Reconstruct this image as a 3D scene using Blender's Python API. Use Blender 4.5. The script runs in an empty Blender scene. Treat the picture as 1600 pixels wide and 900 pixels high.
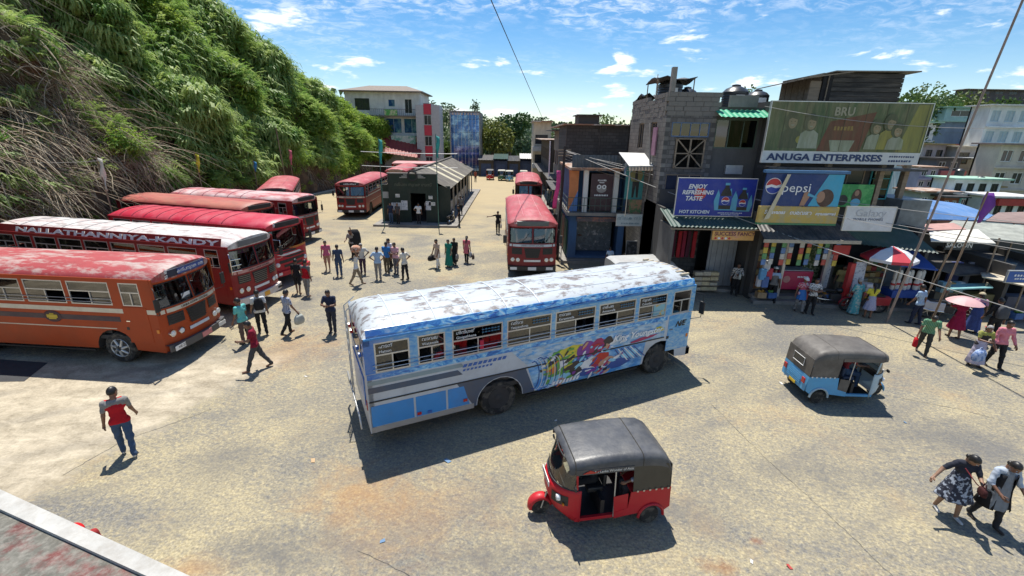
import bpy, bmesh, math, random
import numpy as np
from mathutils import Vector, Matrix
random.seed(7); np.random.seed(7)
SC = bpy.context.scene; COL = SC.collection
rad = math.radians; PI = math.pi
# ------------------------------------------------------------ camera
CF, CTH, CH, CRO = 705.0, rad(18.77), 6.95, rad(0.99)      # focal in 1600-px units, pitch, height, roll
cam = bpy.data.cameras.new('camera'); camo = bpy.data.objects.new('camera', cam); COL.objects.link(camo)
Rw, Fw, Dw = Vector((1,0,0)), Vector((0,math.cos(CTH),-math.sin(CTH))), Vector((0,-math.sin(CTH),-math.cos(CTH)))
cx = Rw*math.cos(CRO)-Dw*math.sin(CRO); cy = -(Rw*math.sin(CRO)+Dw*math.cos(CRO)); cz = -Fw
camo.matrix_world = Matrix(((cx.x,cy.x,cz.x,0),(cx.y,cy.y,cz.y,0),(cx.z,cy.z,cz.z,CH),(0,0,0,1)))
cam.sensor_width = 36; cam.lens = 36*CF/1600; cam.clip_start = .05; cam.clip_end = 4000
SC.camera = camo
def ray(x, y):
    a, b = (x-800)/CF, (y-450)/CF; c, s = math.cos(CRO), math.sin(CRO)
    u, v = a*c+b*s, -a*s+b*c
    return u, math.cos(CTH)-v*math.sin(CTH), -math.sin(CTH)-v*math.cos(CTH)
def G(x, y, z=0.0):
    d = ray(x, y); t = (z-CH)/d[2]; return Vector((d[0]*t, d[1]*t, z))
def AY(x, y, Y):
    d = ray(x, y); t = Y/d[1]; return Vector((d[0]*t, Y, CH+d[2]*t))
# ------------------------------------------------------------ sun, sky
SUN_EL, SUN_AZ = 69.0, 100.0          # azimuth: degrees counter-clockwise from +X towards the sun
sd = Vector((math.cos(rad(SUN_EL))*math.cos(rad(SUN_AZ)), math.cos(rad(SUN_EL))*math.sin(rad(SUN_AZ)), math.sin(rad(SUN_EL))))
sun = bpy.data.lights.new('sun', 'SUN'); sun.energy = 5.0; sun.angle = rad(.53); sun.color = (1,.955,.87)
so = bpy.data.objects.new('sun', sun); COL.objects.link(so); so.rotation_euler = sd.to_track_quat('Z', 'Y').to_euler(); so.location = (0,0,60)
W = bpy.data.worlds.new('World'); SC.world = W; W.use_nodes = True
def world():
    nt = W.node_tree; N = nt.nodes; Lk = nt.links.new
    bg = N['Background']; bg.inputs['Strength'].default_value = .10
    sky = N.new('ShaderNodeTexSky'); sky.sky_type = 'NISHITA'; sky.sun_disc = False
    sky.sun_elevation = rad(SUN_EL); sky.sun_rotation = rad(90-SUN_AZ); sky.altitude = 500
    sky.air_density = 1.0; sky.dust_density = .2; sky.ozone_density = 1.6
    tc = N.new('ShaderNodeTexCoord')
    def M(op, a, b=None, c=None):
        n = N.new('ShaderNodeMath'); n.operation = op
        for i, q in enumerate((a, b, c)):
            if q is None: continue
            if isinstance(q, (int, float)): n.inputs[i].default_value = q
            else: Lk(q, n.inputs[i])
        return n.outputs[0]
    sep = N.new('ShaderNodeSeparateXYZ'); Lk(tc.outputs['Generated'], sep.inputs[0])
    X, Y, Z = sep.outputs
    zz = M('ADD', M('MAXIMUM', Z, 0.0), .16)
    cmb = N.new('ShaderNodeCombineXYZ'); Lk(M('DIVIDE', X, zz), cmb.inputs[0]); Lk(M('DIVIDE', Y, zz), cmb.inputs[1])
    def noise(vec, sc, det=6, rough=.6, dist=0.0, sx=1, sy=1, sz=1, off=0.0):
        mp = N.new('ShaderNodeMapping'); Lk(vec, mp.inputs[0]); mp.inputs['Scale'].default_value = (sx, sy, sz); mp.inputs['Location'].default_value = (off, off*.7, off*.3)
        n = N.new('ShaderNodeTexNoise'); Lk(mp.outputs[0], n.inputs['Vector']); n.inputs['Scale'].default_value = sc
        n.inputs['Detail'].default_value = det; n.inputs['Roughness'].default_value = rough; n.inputs['Distortion'].default_value = dist
        return n.outputs['Fac']
    def ss(v, a, b):
        n = N.new('ShaderNodeMapRange'); n.interpolation_type = 'SMOOTHSTEP'; Lk(v, n.inputs[0]); n.inputs[1].default_value = a; n.inputs[2].default_value = b
        return n.outputs[0]
    # high ripple clouds
    big = ss(noise(cmb.outputs[0], .8, 4, .5, off=3.1), .36, .58)
    rip = ss(noise(cmb.outputs[0], 9.5, 8, .66, .5, 1.0, 1.25), .42, .68)
    veil = ss(noise(cmb.outputs[0], 1.6, 6, .6, .6, 1, 1.8, off=7.3), .42, .85)
    high = M('MULTIPLY', M('MULTIPLY', big, M('MULTIPLY_ADD', rip, .72, M('MULTIPLY', veil, .35))), ss(Z, .08, .3))
    # low cumulus
    cb = N.new('ShaderNodeCombineXYZ'); Lk(M('DIVIDE', X, M('ADD', M('ABSOLUTE', Y), .3)), cb.inputs[0]); Lk(M('MULTIPLY', Z, 2.6), cb.inputs[1]); Lk(M('MULTIPLY', Y, .3), cb.inputs[2])
    cn = noise(cb.outputs[0], 7.2, 8, .56, .2, 1.15, 1.45, 1, off=5.2)
    thr = M('MULTIPLY_ADD', ss(Z, .05, .30), .15, .545)
    cum = ss(M('SUBTRACT', cn, thr), -.01, .09)
    cum = M('MULTIPLY', cum, M('SUBTRACT', 1.0, ss(Z, .22, .36)))
    hz = M('MULTIPLY', M('SUBTRACT', 1.0, ss(Z, 0.0, .20)), .10)
    fac = M('MINIMUM', M('ADD', M('MAXIMUM', high, cum), hz), 1.0)
    hs = N.new('ShaderNodeHueSaturation'); Lk(sky.outputs[0], hs.inputs['Color']); hs.inputs['Saturation'].default_value = 1.38; hs.inputs['Value'].default_value = 1.0
    mx = N.new('ShaderNodeMix'); mx.data_type = 'RGBA'; Lk(fac, mx.inputs[0]); Lk(hs.outputs[0], mx.inputs[6]); mx.inputs[7].default_value = (9.2, 9.5, 9.9, 1)
    Lk(mx.outputs[2], bg.inputs['Color'])
world()
SC.view_settings.view_transform = 'Standard'; SC.view_settings.look = 'None'; SC.view_settings.exposure = 0.46; SC.view_settings.gamma = 1
SC.cycles.max_bounces = 6; SC.cycles.diffuse_bounces = 3; SC.cycles.glossy_bounces = 3; SC.cycles.transparent_max_bounces = 12
# ------------------------------------------------------------ materials
MATS = {}
def nodes_of(m):
    m.use_nodes = True; nt = m.node_tree; return nt, nt.nodes, nt.links.new, nt.nodes['Principled BSDF']
def P(name, col, rough=.6, metal=0.0, var=.12, vs=3.0, dirt=None, dirt_amt=.0, dirt_scale=2.0, bump=0.0, bs=40.0, spec=.5, col2=None, c2s=6.0, c2t=(.48,.56), coat=0.0, stretch=(1,1,1)):
    """procedural surface: base colour with fine tonal variation, optional second colour in patches, optional dirt, optional bump"""
    if name in MATS: return MATS[name]
    m = bpy.data.materials.new(name); nt, N, Lk, b = nodes_of(m)
    b.inputs['Roughness'].default_value = rough; b.inputs['Metallic'].default_value = metal; b.inputs['Specular IOR Level'].default_value = spec
    if coat: b.inputs['Coat Weight'].default_value = coat; b.inputs['Coat Roughness'].default_value = .15
    tc = N.new('ShaderNodeTexCoord'); mp = N.new('ShaderNodeMapping'); Lk(tc.outputs['Object'], mp.inputs[0]); mp.inputs['Scale'].default_value = stretch
    oi = N.new('ShaderNodeObjectInfo')
    def noise(sc, det=5, ro=.6):
        n = N.new('ShaderNodeTexNoise'); Lk(mp.outputs[0], n.inputs['Vector']); n.inputs['Scale'].default_value = sc; n.inputs['Detail'].default_value = det; n.inputs['Roughness'].default_value = ro
        return n.outputs['Fac']
    def mix(f, a, c, bl='MIX'):
        x = N.new('ShaderNodeMix'); x.data_type = 'RGBA'; x.blend_type = bl
        if isinstance(f, float): x.inputs[0].default_value = f
        else: Lk(f, x.inputs[0])
        for q, i in ((a, 6), (c, 7)):
            if isinstance(q, tuple): x.inputs[i].default_value = (*q[:3], 1)
            else: Lk(q, x.inputs[i])
        return x.outputs[2]
    def rng(v, a, c, lo=0, hi=1):
        r = N.new('ShaderNodeMapRange'); Lk(v, r.inputs[0]); r.inputs[1].default_value = a; r.inputs[2].default_value = c; r.inputs[3].default_value = lo; r.inputs[4].default_value = hi
        return r.outputs[0]
    c = tuple(col)
    if col2 is not None: c = mix(rng(noise(c2s, 7, .68), *c2t), c, tuple(col2))
    if var:
        c = mix(rng(noise(vs, 6), .3, .7), mix(1.0, c, (1-var,)*3, 'MULTIPLY'), mix(1.0, c, (1+var,)*3, 'MULTIPLY'))
    if dirt is not None: c = mix(rng(noise(dirt_scale, 8, .7), .45, .75, 0, dirt_amt), c, tuple(dirt))
    if isinstance(c, tuple): b.inputs['Base Color'].default_value = (*c, 1)
    else: Lk(c, b.inputs['Base Color'])
    if bump:
        bn = N.new('ShaderNodeBump'); bn.inputs['Strength'].default_value = bump; bn.inputs['Distance'].default_value = .01; Lk(noise(bs, 4), bn.inputs['Height']); Lk(bn.outputs[0], b.inputs['Normal'])
    MATS[name] = m; return m
def glass(name, tint=(.35,.4,.42), gloss=.12, rough=.03):
    if name in MATS: return MATS[name]
    m = bpy.data.materials.new(name); nt, N, Lk, b = nodes_of(m); N.remove(b)
    tr = N.new('ShaderNodeBsdfTransparent'); tr.inputs[0].default_value = (*tint, 1)
    gl = N.new('ShaderNodeBsdfGlossy'); gl.inputs['Roughness'].default_value = rough
    lw = N.new('ShaderNodeLayerWeight'); lw.inputs[0].default_value = .35
    mr = N.new('ShaderNodeMapRange'); Lk(lw.outputs['Fresnel'], mr.inputs[0]); mr.inputs[3].default_value = gloss; mr.inputs[4].default_value = .9
    mx = N.new('ShaderNodeMixShader'); Lk(mr.outputs[0], mx.inputs[0]); Lk(tr.outputs[0], mx.inputs[1]); Lk(gl.outputs[0], mx.inputs[2])
    Lk(mx.outputs[0], N['Material Output'].inputs['Surface']); MATS[name] = m; return m
def leafmat(name, c1, c2, rough=.55, trans=.25, vs=.25):
    if name in MATS: return MATS[name]
    m = bpy.data.materials.new(name); nt, N, Lk, b = nodes_of(m)
    b.inputs['Roughness'].default_value = rough; b.inputs['Specular IOR Level'].default_value = .4
    oi = N.new('ShaderNodeObjectInfo'); geo = N.new('ShaderNodeNewGeometry')
    n = N.new('ShaderNodeTexNoise'); n.inputs['Scale'].default_value = vs; n.inputs['Detail'].default_value = 4; Lk(geo.outputs['Position'], n.inputs['Vector'])
    ad = N.new('ShaderNodeMath'); ad.operation = 'MULTIPLY_ADD'; Lk(oi.outputs['Random'], ad.inputs[0]); ad.inputs[1].default_value = .5; Lk(n.outputs['Fac'], ad.inputs[2])
    r = N.new('ShaderNodeMapRange'); Lk(ad.outputs[0], r.inputs[0]); r.inputs[1].default_value = .4; r.inputs[2].default_value = 1.0
    x = N.new('ShaderNodeMix'); x.data_type = 'RGBA'; Lk(r.outputs[0], x.inputs[0]); x.inputs[6].default_value = (*c1, 1); x.inputs[7].default_value = (*c2, 1)
    Lk(x.outputs[2], b.inputs['Base Color'])
    if trans:
        t = N.new('ShaderNodeBsdfTranslucent'); Lk(x.outputs[2], t.inputs[0]); mx = N.new('ShaderNodeMixShader'); mx.inputs[0].default_value = trans
        Lk(b.outputs[0], mx.inputs[1]); Lk(t.outputs[0], mx.inputs[2]); Lk(mx.outputs[0], N['Material Output'].inputs['Surface'])
    MATS[name] = m; return m
# ------------------------------------------------------------ mesh collector
class MB:
    def __init__(s): s.v = []; s.f = []; s.m = []
    def add(s, vs, fs, m=0):
        o = len(s.v); s.v += [tuple(p) for p in vs]; s.f += [tuple(o+i for i in f) for f in fs]; s.m += [m]*len(fs); return s
    def box(s, x0, x1, y0, y1, z0, z1, m=0, M=None):
        vs = [(x,y,z) for z in (z0,z1) for y in (y0,y1) for x in (x0,x1)]
        if M is not None: vs = [M @ Vector(p) for p in vs]
        return s.add(vs, [(0,2,3,1),(4,5,7,6),(0,1,5,4),(2,6,7,3),(0,4,6,2),(1,3,7,5)], m)
    def bar(s, a, b, w, h=None, m=0, up=(0,0,1)):
        """square bar from a to b"""
        a, b = Vector(a), Vector(b); h = w if h is None else h; d = (b-a).normalized(); u = Vector(up)
        if abs(d.dot(u)) > .98: u = Vector((0,1,0)) if abs(d.y) < .9 else Vector((1,0,0))
        r = d.cross(u).normalized(); u = r.cross(d)
        vs = [p+r*sx*w/2+u*sy*h/2 for p in (a,b) for sx, sy in ((-1,-1),(1,-1),(1,1),(-1,1))]
        return s.add(vs, [(3,2,1,0),(4,5,6,7),(0,1,5,4),(1,2,6,5),(2,3,7,6),(3,0,4,7)], m)
    def tube(s, pts, r, n=6, m=0, cap=True):
        pts = [Vector(p) for p in pts]; rs = r if isinstance(r, (list, tuple)) else [r]*len(pts); o = len(s.v); ref = None
        for i, p in enumerate(pts):
            d = (pts[min(i+1,len(pts)-1)]-pts[max(i-1,0)]).normalized()
            if ref is None: ref = Vector((0,0,1)) if abs(d.z) < .9 else Vector((1,0,0))
            a = d.cross(ref).normalized(); b = a.cross(d).normalized(); ref = b
            s.v += [tuple(p+(a*math.cos(t)+b*math.sin(t))*rs[i]) for t in [k*2*PI/n for k in range(n)]]
        for i in range(len(pts)-1):
            for k in range(n):
                s.f.append((o+i*n+k, o+i*n+(k+1)%n, o+(i+1)*n+(k+1)%n, o+(i+1)*n+k)); s.m.append(m)
        if cap:
            s.f.append(tuple(o+k for k in reversed(range(n)))); s.m.append(m)
            s.f.append(tuple(o+(len(pts)-1)*n+k for k in range(n))); s.m.append(m)
        return s
    def lathe(s, prof, c=(0,0,0), n=16, m=0, axis='z', cap=True):
        """prof: (radius, height) list"""
        o = len(s.v)
        for (r, h) in prof:
            for k in range(n):
                t = 2*PI*k/n; a, b = r*math.cos(t), r*math.sin(t)
                s.v.append({'z':(c[0]+a,c[1]+b,c[2]+h), 'y':(c[0]+b,c[1]+h,c[2]+a), 'x':(c[0]+h,c[1]+a,c[2]+b)}[axis])
        for i in range(len(prof)-1):
            for k in range(n):
                s.f.append((o+i*n+k, o+i*n+(k+1)%n, o+(i+1)*n+(k+1)%n, o+(i+1)*n+k)); s.m.append(m)
        if cap:
            if prof[0][0] > 1e-4: s.f.append(tuple(o+k for k in reversed(range(n)))); s.m.append(m)
            if prof[-1][0] > 1e-4: s.f.append(tuple(o+(len(prof)-1)*n+k for k in range(n))); s.m.append(m)
        return s
    def ell(s, c, r, n=10, k=6, m=0):
        r = (r,r,r) if isinstance(r, (int, float)) else r; o = len(s.v)
        for i in range(k+1):
            ph = PI*i/k
            for j in range(n):
                t = 2*PI*j/n; s.v.append((c[0]+r[0]*math.sin(ph)*math.cos(t), c[1]+r[1]*math.sin(ph)*math.sin(t), c[2]+r[2]*math.cos(ph)))
        for i in range(k):
            for j in range(n): s.f.append((o+i*n+j, o+(i+1)*n+j, o+(i+1)*n+(j+1)%n, o+i*n+(j+1)%n)); s.m.append(m)
        return s
    def grid(s, rows, m=0, close=False, flip=False):
        """rows: list of equal-length point lists -> quads"""
        o = len(s.v); n = len(rows[0])
        for r in rows: s.v += [tuple(p) for p in r]
        for i in range(len(rows)-1):
            for k in range(n if close else n-1):
                q = (o+i*n+k, o+i*n+(k+1)%n, o+(i+1)*n+(k+1)%n, o+(i+1)*n+k)
                s.f.append(q[::-1] if flip else q); s.m.append(m)
        return s
    def poly(s, pts, m=0): return s.add(pts, [tuple(range(len(pts)))], m)
    def prism(s, pts, d, m=0):
        """closed polygon pts swept by vector d"""
        n = len(pts); d = Vector(d); a = [Vector(p) for p in pts]
        return s.add(a+[p+d for p in a], [tuple(reversed(range(n))), tuple(range(n,2*n))]+[(i,(i+1)%n,n+(i+1)%n,n+i) for i in range(n)], m)
    def build(s, name, mats, parent=None, loc=None, rz=None, smooth=None, bevel=None, tag_=None, fix=False):
        me = bpy.data.meshes.new(name); me.from_pydata(s.v, [], s.f)
        for m in (mats if isinstance(mats, (list, tuple)) else [mats]): me.materials.append(m)
        if any(s.m): me.polygons.foreach_set('material_index', s.m)
        if fix:
            bm = bmesh.new(); bm.from_mesh(me); bmesh.ops.remove_doubles(bm, verts=bm.verts, dist=1e-4); bmesh.ops.recalc_face_normals(bm, faces=bm.faces); bm.to_mesh(me); bm.free()
        if smooth is not None:
            me.polygons.foreach_set('use_smooth', [True]*len(me.polygons))
            if smooth < 180: me.set_sharp_from_angle(angle=rad(smooth))
        me.update()
        return ob(name, me, parent, loc, rz, bevel, tag_)
def ob(name, me, parent=None, loc=None, rz=None, bevel=None, tag_=None):
    o = bpy.data.objects.new(name, me); COL.objects.link(o)
    if parent is not None: o.parent = parent
    if loc is not None: o.location = loc
    if rz is not None: o.rotation_euler = (0,0,rz)
    if bevel:
        b = o.modifiers.new('bevel', 'BEVEL'); b.width = bevel; b.segments = 2; b.limit_method = 'ANGLE'; b.angle_limit = rad(40)
    if tag_: tag(o, *tag_)
    return o
def tag(o, label, cat, group=None):
    o['label'] = label; o['category'] = cat
    if group: o['group'] = group
    return o
def thing(name, label, cat, loc=(0,0,0), rz=0.0, group=None):
    o = bpy.data.objects.new(name, None); o.empty_display_size = .2; COL.objects.link(o); o.location = loc; o.rotation_euler = (0,0,rz)
    return tag(o, label, cat, group)
def structure(o): o['kind'] = 'structure'; return o
def stuff(o): o['kind'] = 'stuff'; return o
def dup(root, loc, rz, label=None):
    r = root.copy(); COL.objects.link(r); r.location = loc; r.rotation_euler = (0,0,rz)
    if label: r['label'] = label
    for ch in list(root.children):
        c = ch.copy(); COL.objects.link(c); c.parent = r
        for gch in list(ch.children): d = gch.copy(); COL.objects.link(d); d.parent = c
    return r
FONT = None
def text(name, s, size, mat, parent, loc, rot=(PI/2,0,0), align='CENTER', ext=.004, xs=1.0, bold=0.0, shear=0.0, space=1.0):
    cu = bpy.data.curves.new(name, 'FONT'); cu.body = s; cu.size = size; cu.align_x = align; cu.align_y = 'CENTER'; cu.extrude = ext; cu.resolution_u = 2; cu.offset = bold; cu.shear = shear; cu.space_character = space
    t = bpy.data.objects.new(name, cu); COL.objects.link(t)
    dg = bpy.context.evaluated_depsgraph_get(); me = bpy.data.meshes.new_from_object(t.evaluated_get(dg)); me.name = name
    bpy.data.objects.remove(t); bpy.data.curves.remove(cu)
    me.materials.clear(); me.materials.append(mat)
    o = ob(name, me, parent, loc); o.rotation_euler = rot; o.scale = (xs,1,1); return o
# ============================================================ land
def ground_mat():
    m = bpy.data.materials.new('worn_asphalt'); nt, N, Lk, b = nodes_of(m); b.inputs['Roughness'].default_value = .88; b.inputs['Specular IOR Level'].default_value = .25
    tc = N.new('ShaderNodeTexCoord')
    def noise(sc, det=6, ro=.6, st=(1,1,1), dist=0, rz=0):
        mp = N.new('ShaderNodeMapping'); Lk(tc.outputs['Object'], mp.inputs[0]); mp.inputs['Scale'].default_value = st; mp.inputs['Rotation'].default_value = (0,0,rz)
        n = N.new('ShaderNodeTexNoise'); Lk(mp.outputs[0], n.inputs['Vector']); n.inputs['Scale'].default_value = sc; n.inputs['Detail'].default_value = det; n.inputs['Roughness'].default_value = ro; n.inputs['Distortion'].default_value = dist
        return n.outputs['Fac']
    def rng(v, a, c, lo=0.0, hi=1.0):
        r = N.new('ShaderNodeMapRange'); Lk(v, r.inputs[0]); r.inputs[1].default_value = a; r.inputs[2].default_value = c; r.inputs[3].default_value = lo; r.inputs[4].default_value = hi; return r.outputs[0]
    def mix(f, a, c, bl='MIX'):
        x = N.new('ShaderNodeMix'); x.data_type = 'RGBA'; x.blend_type = bl
        if isinstance(f, float): x.inputs[0].default_value = f
        else: Lk(f, x.inputs[0])
        for q, i in ((a, 6), (c, 7)):
            if isinstance(q, tuple): x.inputs[i].default_value = (*q, 1)
            else: Lk(q, x.inputs[i])
        return x.outputs[2]
    def mul(a, c):
        n = N.new('ShaderNodeMath'); n.operation = 'MULTIPLY'
        for i, q in enumerate((a, c)):
            if isinstance(q, float): n.inputs[i].default_value = q
            else: Lk(q, n.inputs[i])
        return n.outputs[0]
    vo = N.new('ShaderNodeTexVoronoi'); vo.inputs['Scale'].default_value = 17; Lk(tc.outputs['Object'], vo.inputs['Vector'])
    stone = rng(vo.outputs['Distance'], .1, .75)
    gr = mix(rng(noise(24, 4, .75), .35, .65), (.055,.054,.052), (.27,.255,.225))
    gr = mix(mul(rng(noise(9, 6, .7), .35, .7), .5), gr, (.21,.20,.175))
    sand = mix(rng(noise(21, 5, .75), .36, .64), (.25,.205,.115), (.56,.475,.29))
    # sand lies in the hollows and in drifts swept along the driving direction
    drift = noise(.22, 9, .66, (1,1.5,1), .5, .45); fine = noise(8.5, 7, .75, (1,1.35,1), .3, .5)
    f = N.new('ShaderNodeMath'); f.operation = 'MULTIPLY_ADD'; Lk(fine, f.inputs[0]); f.inputs[1].default_value = 1.15; Lk(drift, f.inputs[2])
    c = mix(rng(f.outputs[0], .90, 1.22), gr, sand)
    c = mix(mul(rng(noise(.45, 8, .7, dist=.4), .54, .74), .5), c, (.40,.25,.11))        # ochre dust
    c = mix(mul(rng(noise(.30, 8, .68, (1,.7,1), .8, .9), .50, .72), .42), c, (.105,.108,.112))   # bare tar patches
    c = mix(mul(rng(noise(1.7, 5, .6, dist=.3), .66, .74), .5), c, (.07,.068,.066))            # oil drips
    c = mix(mul(stone, .30), c, (.15,.145,.135))
    # old concrete in the left corner, worn through at its border
    sp0 = N.new('ShaderNodeSeparateXYZ'); Lk(tc.outputs['Object'], sp0.inputs[0])
    P0, P1 = G(60,770), G(420,580); ln = (P1-P0).normalized(); nx_, ny_ = -ln.y, ln.x
    def lin(a, bb, cc):
        m1 = N.new('ShaderNodeMath'); m1.operation = 'MULTIPLY_ADD'; Lk(sp0.outputs[0], m1.inputs[0]); m1.inputs[1].default_value = a; m1.inputs[2].default_value = cc
        m2 = N.new('ShaderNodeMath'); m2.operation = 'MULTIPLY_ADD'; Lk(sp0.outputs[1], m2.inputs[0]); m2.inputs[1].default_value = bb; Lk(m1.outputs[0], m2.inputs[2]); return m2.outputs[0]
    def plus(a, k, q):
        m3 = N.new('ShaderNodeMath'); m3.operation = 'MULTIPLY_ADD'; Lk(a, m3.inputs[0]); m3.inputs[1].default_value = k; Lk(q, m3.inputs[2]); return m3.outputs[0]
    edge = noise(.7, 8, .68, dist=.4)
    mk = mul(rng(plus(edge, 2.6, lin(nx_, ny_, -(nx_*P0.x+ny_*P0.y)-1.3)), -.2, .5), rng(plus(edge, -3.0, lin(.10, -1.0, 15.6)), -.4, .6))
    cc = mix(rng(noise(1.1, 8, .7, (1,1.7,1), .4), .32, .66), (.22,.185,.13), (.52,.45,.335)); cc = mix(mul(rng(noise(2.6, 8, .7), .5, .68), .6), cc, (.20,.17,.125)); cc = mix(mul(rng(noise(14, 5, .7), .45, .7), .35), cc, (.60,.53,.41))
    c = mix(mk, c, cc)
    # rust-brown stains, bare tar and an old repair, each where the yard has it
    geo_ = tc.outputs['Object']
    def spot(x, y, rx, ry, k, col, sq=1.0):
        q = G(x, y); mp = N.new('ShaderNodeMapping'); mp.vector_type = 'POINT'; Lk(geo_, mp.inputs[0]); mp.inputs['Location'].default_value = (-q.x/rx,-q.y/ry,0); mp.inputs['Scale'].default_value = (1/rx,1/ry,0)
        ln_ = N.new('ShaderNodeVectorMath'); ln_.operation = 'LENGTH'; Lk(mp.outputs[0], ln_.inputs[0]); e_ = plus(noise(1.5, 9, .74, dist=.8), 3.2, ln_.outputs['Value'])
        nonlocal c
        c = mix(mul(rng(e_, 2.75, 1.5), k), c, col)
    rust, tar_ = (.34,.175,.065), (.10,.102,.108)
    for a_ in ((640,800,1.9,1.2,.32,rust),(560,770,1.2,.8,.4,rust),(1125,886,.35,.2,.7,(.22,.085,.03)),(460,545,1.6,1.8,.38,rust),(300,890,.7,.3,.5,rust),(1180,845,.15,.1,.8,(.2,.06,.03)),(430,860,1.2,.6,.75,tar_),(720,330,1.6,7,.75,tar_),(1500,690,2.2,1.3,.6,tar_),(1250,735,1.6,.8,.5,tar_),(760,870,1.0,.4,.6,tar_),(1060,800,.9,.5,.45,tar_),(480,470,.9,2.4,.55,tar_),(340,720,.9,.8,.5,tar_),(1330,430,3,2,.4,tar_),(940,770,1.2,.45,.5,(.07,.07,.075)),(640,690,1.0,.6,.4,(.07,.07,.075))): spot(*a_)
    # tyre tracks polished across the yard
    mpt = N.new('ShaderNodeMapping'); Lk(geo_, mpt.inputs[0]); mpt.inputs['Rotation'].default_value = (0,0,-.46); wv_ = N.new('ShaderNodeTexWave'); wv_.bands_direction = 'Y'; Lk(mpt.outputs[0], wv_.inputs['Vector']); wv_.inputs['Scale'].default_value = .17; wv_.inputs['Distortion'].default_value = 3.2; wv_.inputs['Detail'].default_value = 2; wv_.inputs['Detail Scale'].default_value = .35
    c = mix(mul(mul(rng(wv_.outputs['Fac'], .86, .98), .34), rng(noise(.5, 4), .38, .6)), c, (.16,.15,.135))
    # far end of the yard is plain trodden sand
    sp = N.new('ShaderNodeSeparateXYZ'); Lk(tc.outputs['Object'], sp.inputs[0])
    far = N.new('ShaderNodeMath'); far.operation = 'MULTIPLY_ADD'; Lk(drift, far.inputs[0]); far.inputs[1].default_value = 24; Lk(sp.outputs[1], far.inputs[2])
    c = mix(mul(rng(far.outputs[0], 40, 62), .8), c, (.40,.32,.19))
    Lk(c, b.inputs['Base Color'])
    bn = N.new('ShaderNodeBump'); bn.inputs['Strength'].default_value = .55; bn.inputs['Distance'].default_value = .012; Lk(stone, bn.inputs['Height']); Lk(bn.outputs[0], b.inputs['Normal'])
    return m
def sm(a, b, x):
    t = min(1, max(0, (x-a)/(b-a))); return t*t*(3-2*t)
def terr(x, y):
    z = -.06
    z -= 7*sm(24, 36, x)*sm(2, 16, y)
    d = math.hypot(x-8, y)
    z += sm(150, 330, d)*(7+4*math.sin(x*.017+1)+3*math.sin(x*.041+y*.012))
    z += 15*sm(70, 125, x)*sm(30, 80, y)*(1-.5*sm(150, 300, y))
    z += 24*sm(-32, -50, x)*sm(-30, 0, y)*(1-sm(60, 120, y)*.7)
    return z
xs = [-700,-420,-260,-160,-110,-80]+list(range(-64,-31,6))+[-28,0,22,24]+list(range(26,40,2))+list(range(44,130,8))+[150,190,260,420,700]
ys = [-60,-20,0,4,10,16,30,50,70,86,92]+list(range(100,240,14))+[260,300,360,450,600,900,1500]
mb = MB(); mb.grid([[(x,y,terr(x,y)) for x in xs] for y in ys])
grass_m = P('far_scrub', (.055,.085,.028), .9, var=.35, vs=.08, col2=(.10,.10,.04), c2s=.05)
structure(mb.build('terrain', grass_m, smooth=60))
YARD = [(-27,-12),(24.5,-12),(24.5,20),(14,40),(12,92),(-24,92),(-27,40)]
structure(MB().poly([(x,y,0) for x, y in YARD]).build('bus_yard', ground_mat()))
tarm = P('tar_patch', (.035,.036,.04), .8, var=.2, vs=4)
structure(MB().poly([(p.x,p.y,.008) for p in (G(-80,556), G(75,567), G(38,596), G(-90,598))]).build('tar_patch', tarm))
# kerb at the foot of the bank, far left
kerbm = P('kerb_stone', (.40,.37,.31), .85, var=.2, vs=2)
kb = MB()
for a, b in (((-23.2,52),(-22.6,57)),((-22.6,57),(-22.7,67)),((-22.7,67),(-22.4,80))):
    kb.bar((a[0],a[1],.06),(b[0],b[1],.06),.2,.14)
structure(kb.build('kerb', kerbm))
# ------------------------------------------------------------ the bank
def foot(y): return -24.6+1.0*sm(35,58,y)+1.2*sm(60,80,y)+5.5*sm(74,98,y)+.5*math.sin(y*.35)
def topz(y): return 24-4.5*sm(34,50,y)-5.2*sm(51,67,y)-4.6*sm(60,80,y)-4.5*sm(72,92,y)+.7*math.sin(y*.55)
def bank(y, t):
    """t 0..1 up the face, 1..1.4 on over the crest"""
    h = topz(y); z = h*min(t,1)
    cut = 3.6+.8*math.sin(y*.27)
    if z < cut: x = -z*.22
    else: x = -cut*.22-(z-cut)*.56+.9*math.sin((z-cut)/(h-cut)*PI)
    if t > 1: x -= (t-1)*30; z += (t-1)*3
    n = .35*math.sin(y*1.3+z*.9)+.25*math.sin(y*2.7-z*1.7)+.2*math.sin(y*5.1+z*3.3)+sm(3,6,z)*(.95*math.sin(y*.62+z*.35)+.75*math.sin(y*.95-z*.7+2)+.5*math.sin(z*1.1+y*.3))
    return Vector((foot(y)+x+n*(.5 if z<.2 else 1), y, z))
earth = P('bank_earth', (.085,.055,.035), .95, var=.4, vs=1.5, col2=(.19,.11,.055), c2s=.8, c2t=(.5,.75), bump=.9, bs=6)
mb = MB(); mb.grid([[bank(y, t) for t in [k/22 for k in range(23)]+[1.1,1.4]] for y in np.linspace(-6, 112, 150)], flip=True)
structure(mb.build('earth_bank', earth, smooth=70))
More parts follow.
